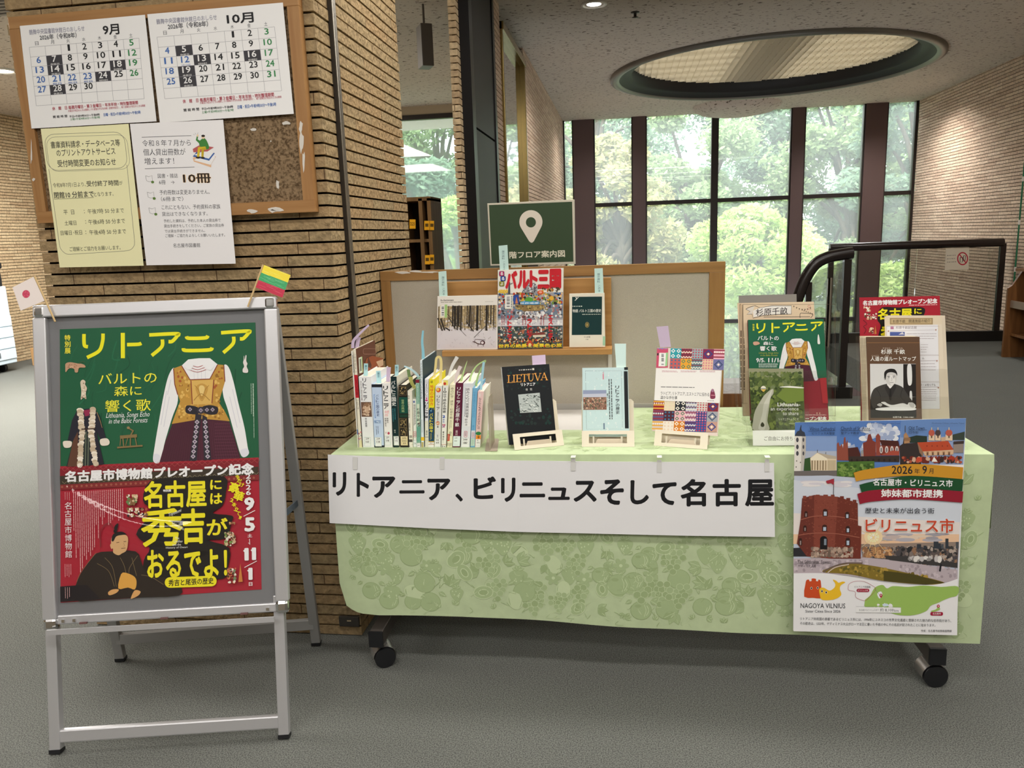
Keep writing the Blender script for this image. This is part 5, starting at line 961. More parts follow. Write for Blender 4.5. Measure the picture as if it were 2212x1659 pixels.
bk('pale grey book with a round red and yellow mark and a yellow slip', D2, [(400, 625), (500, 618), (475, 1525), (388, 1525)], .175, 'd4d4d0', [('e', 444, 680, 34, 34, 'd2582c'), ('e', 436, 672, 20, 22, 'e8c25c'), ('v', 'リトアニア', 420, 755, 462, 975, '3a3a3c', .01), ('v', 'を知るための', 426, 990, 448, 1120, '4a4a4c', .01), ('e', 437, 1155, 28, 28, 'b8552c'), ('t', '60', 414, 1138, 460, 1174, 'e8d8b8', .03), ('v', '章', 425, 1190, 446, 1225, '3a3a3c', .01), ('v', '櫻井', 424, 1320, 440, 1362, '4a4a8a', 0), ('r', 388, 1375, 478, 1525, 'ccd2ca'), ('c', 392, 1378, 474, 1490, '8a9a90', '302', '60')])
bk('white story book with a yellow corner mark and blue lettering', D2, [(510, 530), (590, 525), (555, 1528), (485, 1530)], .19, 'e2e0d8', [('r', 516, 540, 582, 612, 'e8d878'), ('e', 536, 590, 20, 22, 'c0402c'), ('v', '10分で読める物語', 512, 645, 556, 1010, '2c2c30', .015), ('t', '2', 502, 1040, 542, 1080, '2a50a8', .05), ('v', '年生', 504, 1090, 536, 1150, '2a50a8', .01), ('s', 498, 1165, 545, 1220, 12, 6, 12, ['b04a6a', '4a6ab0', 'c0a0b0']), ('v', '青木伸生', 502, 1270, 528, 1400, '4a4a44', .01), ('l', 512, 1410, 1450, 1, 0, 6, '6a6a62'), ('r', 487, 1458, 556, 1464, 'b06a5a'), ('s', 492, 1475, 545, 1520, 8, 4, 8, ['3a3a3a'])])
bk('cream yellow biography with brown lettering on the spine', D2, [(607, 610), (690, 600), (645, 1515), (568, 1515)], .185, 'e0dcbc', [('v', '命のビザ', 622, 640, 662, 800, '6a604a', 0), ('v', '評伝・杉原千畝', 612, 825, 652, 1095, '6a604a', 0), ('l', 612, 1110, 1240, 2, 18, 6, '7a705a'), ('v', '白石', 600, 1270, 632, 1340, '6a604a', .01), ('r', 574, 1310, 606, 1410, 'b8402c'), ('l', 586, 1320, 1400, 1, 0, 8, 'e8d8c8'), ('r', 572, 1435, 640, 1470, 'd0ccb0'), ('l', 580, 1440, 1490, 4, 16, 6, '4a463c')])
bk('maroon book with white lettering on the spine', D2, [(690, 580), (800, 578), (752, 1522), (650, 1520)], .19, '5c2038', [('v', 'リトアニアと', 708, 635, 758, 945, 'ece4e0', .012), ('v', '杉原千畝', 688, 940, 748, 1210, 'ece4e0', .016), ('v', '重村', 688, 1255, 722, 1335, 'd8c8c8', 0), ('r', 655, 1340, 756, 1485, 'd6e2e0'), ('t', '239', 676, 1358, 716, 1378, '3a3a3a', 0), ('t', '350', 672, 1400, 712, 1420, '3a3a3a', 0), ('l', 680, 1450, 1470, 3, 16, 4, '4a8a7a')])
bk('thick white folk tale book with a red edged tag', D2, [(800, 585), (940, 583), (897, 1523), (765, 1522)], .20, 'd4d6da', [('r', 824, 640, 910, 1200, 'e0e0e2'), ('v', '読みくらべ世界民話考', 838, 650, 884, 1080, '3f3f48', .01), ('l', 838, 650, 1070, 1, 0, 6, '6a6a72'), ('v', '野中涼', 822, 1090, 860, 1195, '4a4a52', 0), ('f', 815, 1270, 856, 1355, 5, 'b83a58', 12), ('v', '禁帯', 822, 1282, 848, 1342, '9a3a50', 0), ('r', 776, 1375, 890, 1430, 'eceeea'), ('t', '388', 806, 1382, 856, 1400, '3a3a3a', .01), ('t', '180', 806, 1435, 852, 1452, '3a3a3a', .01), ('c', 776, 1368, 888, 1500, '5a9a9a', '388', '180')])
bk('narrow sky blue book near the end of the row', D2, [(935, 655), (1005, 650), (970, 1535), (905, 1532)], .165, '6fa9cc', [('v', '空想の国のものがたり', 940, 700, 972, 1080, '4f8ab8', 0), ('v', '翻訳', 930, 1180, 958, 1260, '4f8ab8', 0), ('r', 912, 1260, 970, 1370, 'c8ccd4'), ('f', 928, 1290, 960, 1360, 4, 'c05a70', 8), ('v', '禁帯', 934, 1298, 954, 1352, 'a84a60', 0), ('r', 908, 1375, 966, 1480, 'b8cfc0'), ('l', 918, 1390, 1470, 3, 16, 5, '7a9a8c')])
bk('pink picture book with a green and orange tree sticker at the end of the row', D2, [(1008, 705), (1095, 695), (1045, 1545), (970, 1545)], .15, 'dfbfbc', [('v', 'ねえねえ、きょうのおはなしは', 1014, 790, 1048, 1240, '6a4a4c', .008), ('r', 1022, 730, 1052, 775, 'ead0cc'), ('e', 1018, 1302, 38, 26, '2f7a44'), ('r', 982, 1328, 1052, 1382, 'e08a2c'), ('t', '本', 1002, 1335, 1036, 1375, '4a3020', .02), ('r', 980, 1390, 1046, 1500, 'e4e0dc'), ('t', 'E', 1000, 1395, 1018, 1410, '3a3a3a', 0), ('t', '975', 994, 1425, 1032, 1448, '4a4a4a', 0), ('l', 990, 1470, 1490, 4, 14, 4, '8a8a84')], side='e4dcd0')
# bookend
be = mat('beige_metal', 'b3a898', .45, .3); t = thing('bookend', 'grey beige metal bookend holding the pink end of the book row', 'bookend', tuple(aZ(1063, 960, CT)))
g = [aZ(880 + x / 6.635, 740 + y / 6.635, CT + .001) for x, y in ((1142, 1380), (1160, 1376), (1300, 1380), (1312, 1395), (1290, 1552), (1275, 1558), (1122, 1557), (1112, 1550))]
mb = MB(); mb.prism(g, (0, 0, .0012), be); mb.build('foot_plate', t)
pb = aZ(1049.5, 974, CT) + TU * .012; ptop = aP(1051.5, 826, pb, -TV); dirn = (ptop - pb); dirn = dirn.normalized(); dirn.y = 0
mb = MB(); L_ = .15; base = [pb + TV * .0, pb + TV * .10]; mb.prism([base[0] - dirn * 0, base[1], base[1] + dirn * L_ * 1.0, base[1] - TV * .02 + dirn * (L_ + .015), base[0] + TV * .02 + dirn * (L_ + .015), base[0] + dirn * L_], TU * .0014, be); mb.build('upright_plate', t)
# ------------------------------------------------------------------ slips of paper standing in the books
def slip(label, pts, w, col, d, twist=0, text=None):
    p0 = TO + TV * d; s_ = Sheet(p0, -TV); L_, R_ = [], []
    sp_ = spline(pts, 5) if len(pts) > 2 else [tuple(pts[0]), ((pts[0][0] + pts[1][0]) / 2, (pts[0][1] + pts[1][1]) / 2), tuple(pts[1])]
    k = len(sp_); m_ = MB(); vs = []
    ww = w if isinstance(w, (list, tuple)) else (w, w)
    for i, p in enumerate(sp_):
        a, b = sp_[max(0, i - 1)], sp_[min(k - 1, i + 1)]; dx, dy = b[0] - a[0], b[1] - a[1]; n_ = math.hypot(dx, dy) or 1; wi = (ww[0] + (ww[1] - ww[0]) * i / (k - 1)) / 2
        for sg in (1, -1): vs.append(s_.P(p[0] - dy / n_ * wi * sg, p[1] + dx / n_ * wi * sg, 0) + TV * (twist * (i / (k - 1)) * sg * .5 + .02 * twist * (i / (k - 1)) ** 2))
    m_.add(vs, [(2 * i, 2 * i + 1, 2 * i + 3, 2 * i + 2) for i in range(k - 1)], ink(col), False)
    if text:
        tx, x0, y0, x1, y1, c_ = text; s_.z = .0006; s_.vtext(tx, x0, y0, x1, y1, c_, 0)
        b__ = len(m_.v); m_.v += s_.mb.v
        for f, kk in zip(s_.mb.f, s_.mb.mi): m_.f.append([b__ + i for i in f]); m_.mi.append(m_.m(s_.mb.mats[kk])); m_.sm.append(False)
    o_ = m_.build('paper_slip'); md = o_.modifiers.new('thickness', 'SOLIDIFY'); md.thickness = .0003
    tag(o_, label, 'paper slip', 'paper slips standing out of the display books'); return o_
BLU, LIL, GRN, YEL = 'a9d0d6', 'c0aec6', 'a8c486', 'd8c88a'
slip('lilac slip curling up from the thin white picture book by the pillar', [(762, 752), (763, 738), (770, 728), (786, 712), (797, 702)], (7, 4), LIL, .12)
slip('lilac slip lying against the brown covered picture book', [(771, 752), (773, 738), (776, 728)], (9, 8), LIL, .13)
slip('pale blue slip in the white book with the portrait block', [(790, 812), (790.5, 785)], 9, BLU, .11, text=('展示', 788, 788, 793, 800, '3a6a78'))
slip('pale blue slip in the pale blue book with the dark top band', [(819, 828), (817, 801)], 10, BLU, .11, text=('展示', 815, 804, 820, 816, '3a6a78'))
slip('lilac slip in the white book with the pink emblem', [(838, 826), (840, 793)], (8, 9), LIL, .12)
slip('pale blue slip in the dark green book', [(857, 812), (857, 788)], 8, BLU, .11, text=('展示', 854, 791, 859, 803, '3a6a78'))
slip('thin pale blue slip drooping over from the ornate black and gold book', [(905, 815), (897, 805), (885, 796), (873, 791)], (6, 3), 'b8d4dc', .13)
slip('olive slip bent beside the ornate black and gold book', [(897, 858), (896, 840), (889, 826), (887, 814)], (5, 9), 'a9a860', .12)
slip('dark green slip just behind the ornate black and gold book', [(888, 826), (884, 812), (882, 798)], (6, 7), '6f8a5a', .15)
slip('tall blue slip standing in the tallest thin book', [(914, 790), (914, 760), (912, 738), (914, 714)], (7, 4), '86bccc', .12)
slip('yellow slip looped over from the pale grey book', [(938, 815), (941, 790), (943, 774), (950, 772), (953, 785), (951, 828)], (5, 6), YEL, .11)
slip('grey white slip leaning out of the white story book', [(970, 812), (977, 790), (988, 771)], (5, 8), 'd0d0cc', .12)
slip('pinkish white slip in the cream yellow biography', [(983, 828), (988, 806), (995, 791)], (5, 8), 'd0c4c4', .11)
slip('pointed green slip in the maroon book', [(995, 827), (1001, 805), (1009, 780)], (6, 1), GRN, .12)
slip('long green slip arching from the thick white folk tale book', [(1014, 826), (1018, 810), (1030, 790), (1049, 778)], (5, 2), GRN, .13)
slip('green slip arching from the narrow sky blue book', [(1028, 834), (1032, 815), (1040, 795), (1050, 779)], (5, 2), '9cba7c', .12)
slip('blue slip in the pink picture book', [(1039, 842), (1042, 810), (1045, 782)], 5, '9cc4d0', .11)
# ================================================================== free standing display panel behind the table
PY = 2.857
L0, L1 = aY(818, 590, PY), aY(1566, 562, PY); zT = (L0.z + L1.z) / 2; xa, xb = max(L0.x, -.921), aY(1565, 700, PY).x
t = thing('display_board', 'grey fabric display panel in an oak frame standing behind the table', 'display panel', ((xa + xb) / 2, PY, 0))
oak = wood_mat('oak_frame', '8f6a3e', 'a67e4c', 0, 16); oakv = wood_mat('oak_frame_upright', '8f6a3e', 'a67e4c', 2, 16)
fab = fleck_mat('panel_fabric', 'bdb6a8', 'b0a999', 520, (1, 1, 1), .4, .6, .95, .3, .02, 3)
mb = MB(); mb.box((xa + .02, PY + .008, .73), (xb - .02, PY + .02, zT - .02), fab); mb.build('fabric_board', t)
mb = MB(); mb.box((xa, PY, zT - .036), (xb, PY + .03, zT), oak)
for i, (px, py, w, h) in enumerate(((872, 589, 20, 3), (898, 586, 16, 3), (925, 588, 22, 2))): tear(mb, px, py, w, h, PY - .0004, 60 + i)
mb.build('frame_rail', t, bevel=.002)
mb = MB(); mb.box((xa, PY, .72), (xa + .038, PY + .03, zT - .036), oakv); mb.build('frame_stile', t, bevel=.002)
mb = MB(); mb.box((xb - .056, PY, .72), (xb, PY + .03, zT - .036), oakv); mb.build('frame_stile', t, bevel=.002)
mb = MB(); mb.box((xa + .038, PY, .70), (xb - .056, PY + .03, .735), mat('pale_lower_rail', 'bdbab2', .5)); mb.build('lower_rail', t)
for x in (xa + .05, xb - .08):
    mb = MB(); mb.box((x, PY + .03, .03), (x + .035, PY + .055, zT - .06), STEEL); mb.build('leg', t); mb = MB(); mb.box((x - .005, PY + .01, 0), (x + .04, PY + .40, .03), STEEL); mb.build('foot', t)
LY = 2.765
l0, l1 = aY(954, 753, LY), aY(1322, 750, LY); zl = min(aY(943, 755.7, LY + .018).z, aY(1216, 751.8, LY + .015).z, aY(1270, 750, LY + .018).z) - .0014; lw = wood_mat('ledge_wood', 'a67a46', 'bd9058', 0, 16)
t = thing('book_ledge', 'narrow wooden book ledge with a back board hooked on the grey display panel', 'book ledge', ((l0.x + l1.x) / 2, LY, zl))
mb = MB(); mb.box((l0.x, LY, zl - .022), (l1.x, PY - .002, zl), lw); mb.build('ledge', t, bevel=.002)
bt = aY(1000, 608, PY - .012); mb = MB(); mb.box((l0.x + .01, PY - .014, zl), (aY(1321, 680, PY - .01).x, PY - .001, bt.z), lw); mb.build('back_board', t, bevel=.002)
q = aY(1317, 780, PY - .01); mb = MB(); mb.box((q.x - .006, PY - .008, q.z - .03), (q.x + .008, PY - .001, zl - .022), mat('white_enamel', 'd8d4cc', .4)); mb.build('bracket', t)
# ------------------------------------------------------------------ three books facing out on the ledge
def facing(label, s, q, th, side='e6e2d8', name='book'):
    pts = [s.P(*p, z=0) for p in q]; n_ = s.n; c_ = (pts[2] + pts[3]) / 2 - n_ * th / 2
    t_ = thing(name, label, 'book', tuple(c_), 'books facing out on ledge and stands')
    m_ = MB(); ins = [pts[0].lerp(pts[2], .006), pts[1].lerp(pts[3], .006), pts[2].lerp(pts[0], .006), pts[3].lerp(pts[1], .006)]; m_.prism([p - n_ * .0006 for p in ins], -n_ * (th - .0012), mat('page_block', 'e2dccb', .9, 0, .1, gain=1.05)); m_.build('pages', t_)
    m_ = MB(); m_.prism([p - n_ * (th - .0006) for p in pts], -n_ * .0006, ink(side)); m_.prism([pts[0], pts[3], pts[3] - n_ * th, pts[0] - n_ * th], (pts[1] - pts[0]).normalized() * .0007, ink(side)); m_.build('back_cover', t_)
    return t_, pts
def front(s, q, col): s.base(q, ink(col), .0006)
FY = LY + .018
s = Sheet((0, FY, 0), (0, -1, 0), (930, 570, 8.294), sl=-.02, sk=-.008, seed=5); Q = [(120, 582), (1203, 558), (1200, 1530), (108, 1540)]
t_, _ = facing('white photo book with a snowy forest cover on the wooden ledge', s, Q, .010); front(s, Q, 'dedad4')
s.text('In-between', 182, 632, 414, 668, '3a3530', .015); s.lines(182, 690, 575, 1, 10, 10, '8a857c', .02); s.lines(980, 678, 1130, 1, 10, 5, '9a958c', .02)
s.poly([(135, 765), (1185, 738), (1182, 1180), (130, 1190)], 'a8946f'); s.poly([(130, 1150), (400, 1120), (800, 1180), (1182, 1130), (1180, 1505), (122, 1525)], 'cfcad0')
s.specks(140, 770, 1175, 1160, 330, 8, 22, ['c4b08a', '8f7a58', 'b8a27c', '77664c', 'd0c0a0', 'bdb6b0']); s.specks(140, 1000, 1170, 1200, 130, 8, 22, ['d8d2d2', 'c0b8b4', '8a8078'])
for k in range(46):
    x = s.R.uniform(145, 1170); w = s.R.choice((5, 7, 9, 14, 20)); y1 = s.R.uniform(1050, 1210); s.line([(x, 760 - x * .02), (x + s.R.uniform(-12, 12), y1)], w, s.R.choice(['3a332c', '52483c', '2a2622', '6a5e4e']), 8e-6)
for x, w in ((835, 42), (1000, 34), (395, 26), (505, 26), (700, 26)): s.line([(x + 8, 745), (x, 1195 if x > 800 else 1120)], w, '2e2924', 8e-6)
for a, b, w in (((640, 1030), (770, 1210), 20), ((130, 970), (215, 1200), 22), ((185, 980), (255, 1190), 30), ((330, 960), (440, 1160), 16), ((300, 900), (560, 1160), 9), ((420, 1060), (640, 1290), 6), ((990, 1110), (780, 1320), 8), ((265, 1140), (350, 1195), 26)): s.line([a, b], w, '38322c', 8e-6)
for k in range(40): x, y = s.R.uniform(150, 1150), s.R.uniform(1210, 1480); s.line([(x, y), (x + s.R.uniform(-40, 40), y + s.R.uniform(10, 50))], 3, s.R.choice(['9a94a0', '7a7468', 'b0aab4']), 8e-6)
s.curve([(755, 1395), (800, 1400), (850, 1430), (960, 1440)], 14, '4a3430'); s.curve([(790, 1420), (800, 1360), (860, 1352), (985, 1365)], 7, '4a3038'); s.line([(855, 1430), (850, 1478)], 9, '4a3034'); s.line([(945, 1430), (950, 1480)], 9, '4a3034'); s.ell(935, 1410, 44, 40, '4a2830'); s.ell(930, 1412, 26, 24, 'd8d0d4')
s.rect(165, 740, 300, 965, 'dcd4bc'); s.rect(255, 728, 300, 962, '9cc47c'); s.barcode(190, 745, 248, 935, True)
s.build('front_cover', parent=t_)
s = Sheet((0, FY - .003, 0), (0, -1, 0), (1060, 560, 7.9), sl=-.015, sk=-.005, seed=8); Q = [(118, 185), (1240, 150), (1228, 1515), (122, 1530)]
t_, _ = facing('busy colourful travel magazine with huge red lettering on the wooden ledge', s, Q, .012, name='magazine'); front(s, Q, 'e6dfd8')
s.poly([(122, 590), (1235, 560), (1230, 1140), (122, 1150)], '9a98a0'); s.poly([(122, 760), (1233, 740), (1232, 1000), (122, 1010)], '6f7f92'); s.poly([(122, 1140), (1230, 1130), (1228, 1515), (122, 1530)], '47525a')
s.specks(125, 560, 1232, 780, 260, 12, 30, ['c9a23c', '5a4a3c', 'b5402c', '3c6aa0', '6a8a3c', '2c2c30', 'd8b888', 'e4dcd0'])
s.poly([(395, 780), (1000, 775), (830, 880), (560, 890)], '8a7048'); s.specks(420, 785, 980, 870, 60, 10, 24, ['7a6a3c', 'a88f5c', '5a4a34', 'b5a06a'])
s.specks(125, 770, 420, 1000, 60, 12, 28, ['3c3c44', 'd8d4d4', '7a8494', 'b0a8a0', 'a86a6a']); s.specks(900, 770, 1228, 1000, 60, 12, 28, ['3c3c44', 'd8d4d4', '7a8494', 'b0a8a0', 'a86a6a'])
s.specks(430, 880, 930, 1060, 110, 12, 34, ['d0ccd4', 'b8a8a4', '8c8c98', '5a4c48', 'e4e0e4']); s.poly([(122, 1040), (1230, 1030), (1230, 1130), (122, 1145)], 'c9c6cc'); s.specks(130, 1030, 1220, 1120, 60, 12, 30, ['e4e0e4', 'b0aeb8'])
s.specks(125, 1145, 1225, 1360, 330, 10, 26, ['2c3c34', '4a5a48', '8a4a3c', 'b8b0a8', '6a7a84', '3c4450', 'a86a50', 'd8d0c4']); s.poly([(700, 1260), (900, 1245), (940, 1290), (690, 1300)], '7a3a34'); s.poly([(720, 1295), (940, 1285), (940, 1320), (725, 1330)], 'd0c8b4'); s.poly([(845, 1240), (860, 1150), (880, 1240)], 'e0dcd4')
s.specks(125, 1350, 1225, 1420, 130, 10, 22, ['c04a2c', '5a2c24', 'b8884a', 'd8c8a8', '3c2c2c']); s.specks(125, 1415, 1225, 1512, 90, 8, 20, ['2c2c24', 'b83a2c', '5a6a2c', 'd8a03c'])
s.poly([(530, 570), (580, 440), (620, 400), (750, 400), (790, 450), (800, 570)], '8f9096'); s.specks(545, 420, 790, 565, 70, 8, 22, ['b8bac0', '5a5c64', 'd4d4d8', '44464c']); s.line([(315, 600), (318, 470), (325, 390)], [40, 30, 16], '4a4a50'); s.line([(320, 430), (375, 405)], 10, '4a4a50')
RD = 'c0242f'
for ch, a, b, c, d in (('バ', 250, 195, 455, 505), ('ル', 455, 185, 665, 505), ('ト', 665, 185, 805, 480), ('三', 800, 180, 1000, 500), ('国', 1005, 160, 1205, 500)): s.text(ch, a, b, c, d, RD, .06)
s.poly([(800, 450), (1000, 435), (1000, 500), (800, 505)], 'a01f2a'); s.specks(860, 470, 1190, 560, 30, 10, 24, ['2c2c24', 'a86a2c', '4a3c2c', 'c8a04a'])
for y, col in ((245, 'b02a68'), (330, '2c4a98'), (418, '8a8a2c')):
    x = 190 if y != 330 else 212; s.frame(x - 34, y - 32, x + 34, y + 32, 20, '20202a', 8); s.rect(x - 38, y - 38, x + 38, y + 38, col); s.text('る' if y < 400 else 'ぶ', x - 26, y - 28, x + 26, y + 28, 'f0ece4', .03)
s.text('4000', 125, 515, 295, 580, 'e8b830', .05); s.ell(850, 565, 52, 36, 'd2542c'); s.ell(850, 562, 28, 18, 'e8a08a'); s.ell(655, 690, 70, 45, '5a9a3c'); s.ell(600, 745, 100, 30, '4a94c8'); s.ell(740, 745, 100, 30, '4a94c8'); s.poly([(395, 610), (480, 605), (485, 755), (392, 760)], '2c4a98'); s.poly([(420, 750), (440, 640), (470, 750)], 'c87a4a'); s.ell(1040, 665, 38, 40, 'd8a83c')
s.text('世界遺産', 500, 735, 820, 760, 'e4f0f8', .02)
s.vtext('リトアニア', 285, 950, 360, 1400, RD, .05); s.vtext('ラトビア', 625, 1010, 705, 1360, RD, .05); s.vtext('エストニア', 985, 945, 1060, 1380, RD, .05)
for x in (195, 230, 550, 595, 860, 905): s.vlines(x, 960, 1130, 1, 0, 14, 'a83a44', .05)
s.text('世界の絶景と美景色の旅', 130, 1438, 1215, 1505, 'e4c83c', .03); s.ell(670, 1430, 38, 50, 'b8442c'); s.ell(670, 1460, 26, 30, 'd8c0a0')
s.rect(245, 605, 378, 845, 'e4dfd4'); s.barcode(262, 625, 335, 825, True); s.vlines(358, 625, 835, 1, 0, 16, '4a5a6a', .02)
s.build('front_cover', parent=t_)
s = Sheet((0, FY, 0), (0, -1, 0), (1050, 620, 4.022), sl=-.01, sk=-.01, seed=4); Q = [(722, 60), (1028, 52), (1035, 520), (722, 523)]
t_, _ = facing('small white paperback with a dark green cover block on the wooden ledge', s, Q, .012); front(s, Q, 'dcd6c8')
s.rect(746, 84, 1006, 416, '143436'); s.text('y', 772, 88, 802, 118, 'dcdcd4', .01, sk=-.3); s.lines(752, 168, 835, 1, 8, 9, 'b8c0b8', .02); s.text('物語 バルト三国の歴史', 752, 192, 1000, 220, 'dfe2da', .01); s.lines(835, 238, 1000, 1, 8, 7, 'a8b0a8', .02); s.ring(878, 328, 16, 22, 3, 'b09a58'); s.ell(878, 328, 9, 15, 'a08a4c'); s.text('中公新書', 850, 428, 905, 440, '6a655a', 0); s.text('1758', 866, 450, 888, 460, '6a655a', 0); s.rect(1014, 428, 1036, 508, '9cc4a8')
s.build('front_cover', parent=t_)
def eslip(label, quad, col, y, texts=()):
    s_ = Sheet((0, y, 0), (0, -1, 0)); s_.base(quad, ink(col), .0003)
    for tx, a, b, c, d in texts: s_.vtext(tx, a, b, c, d, '4a6a70', 0)
    tag(s_.build('paper_slip'), label, 'paper slip', 'paper slips standing out of the display books')
MNT = 'bcd8d4'
eslip('mint slip standing above the snowy forest photo book', [(947, 587), (964, 585), (967, 642), (949, 642)], MNT, FY + .006, (('展示資料', 954, 597, 960, 618), ('この本', 956, 622, 961, 638)))
eslip('mint slip standing above the colourful travel magazine', [(1077, 531), (1096, 529), (1099, 584), (1080, 586)], MNT, FY + .004, (('展示資料', 1084, 541, 1090, 561), ('この本は', 1087, 565, 1091, 584)))
eslip('mint slip standing above the small dark green paperback', [(1284, 580), (1302, 579), (1304, 634), (1285, 635)], MNT, FY + .006, (('展示資料', 1290, 590, 1296, 611), ('この本', 1292, 616, 1297, 631)))
# ================================================================== three book stands on the cloth
def ufix(s_, a, b):      # keep a leaning book's foot just above the stand's base
    for k in range(60):
        if s_.P(*b, z=0).z - .006 >= CT: break
        b = (b[0] + (a[0] - b[0]) * .01, b[1] + (a[1] - b[1]) * .01)
    return b
def stand(label, pl, pr, Q, crop, tilt, paint, blabel, slipq, sliplabel, slipcol, th=.012, base='202020', side='dcdcdc', bsl=0, bsk=0):
    A_, B_ = aZ(*pl, CT + .001), aZ(*pr, CT + .001); e = (B_ - A_).normalized(); w = (B_ - A_).length; bk_ = V((-e.y, e.x, 0)); t_ = thing('book_stand', label, 'book stand', tuple((A_ + B_) / 2), 'cream book stands on the green cloth')
    a = math.radians(24); up = V((0, 0, math.cos(a))) + bk_ * math.sin(a)
    n_ = e.cross(up); n_ = -n_ if n_.y > 0 else n_
    def lp(x, y, d=0): return A_ + e * x + up * y - n_ * d
    H = .050; m_ = MB(); x0, x1, y0, y1 = w * .135, w * .86, .011, .039
    for (a0_, b0_, c0_, d0_) in ((0, 0, w, y0), (0, y1, w, H), (0, y0, x0, y1), (x1, y0, w, y1)): m_.prism([lp(a0_, b0_), lp(c0_, b0_), lp(c0_, d0_), lp(a0_, d0_)], -n_ * .002, CREAM)
    m_.build('front_lip', t_)
    m_ = MB(); m_.prism([A_ + e * .01 + bk_ * .002, B_ - e * .01 + bk_ * .002, B_ - e * .01 + bk_ * .095, A_ + e * .01 + bk_ * .095], (0, 0, .002), CREAM); m_.build('base_plate', t_)
    tl = math.radians(tilt); u2 = V((0, 0, math.cos(tl))) + bk_ * math.sin(tl); n2 = e.cross(u2); n2 = -n2 if n2.y > 0 else n2; o = A_ + bk_ * (.026 + th)
    m_ = MB(); m_.prism([o + e * (-.002 + w * .0) + u2 * .004, o + e * w + u2 * .004, o + e * w + u2 * .130, o + e * (w - .008) + u2 * .138, o + e * .006 + u2 * .138, o + e * -.002 + u2 * .13], -n2 * .002, CREAM); m_.v = [p - n2 * .0012 for p in m_.v]; m_.build('backrest', t_)
    for x in (w * .22, w * .76): m_ = MB(); m_.bar(lp(x, .012, .012) , lp(x, .034, .008), .005, .004, e, CREAM); m_.build('peg', t_)
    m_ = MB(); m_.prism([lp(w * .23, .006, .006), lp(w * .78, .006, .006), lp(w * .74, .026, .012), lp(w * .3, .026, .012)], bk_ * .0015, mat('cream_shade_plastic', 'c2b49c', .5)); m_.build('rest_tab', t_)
    s_ = Sheet(o + n2 * th, n2, crop, sl=bsl, sk=bsk, seed=int(pl[0])); Q = [Q[0], Q[1], ufix(s_, Q[1], Q[2]), ufix(s_, Q[0], Q[3])]; tb_, pts = facing(blabel, s_, Q, th, side); front(s_, Q, base); paint(s_); s_.build('front_cover', parent=tb_)
    s3 = Sheet(o + n2 * (th * .5), n2, crop); s3.base(slipq, ink(slipcol), .0003); tag(s3.build('paper_slip'), sliplabel, 'paper slip', 'paper slips standing out of the display books')
DD = (1050, 620, 4.022)
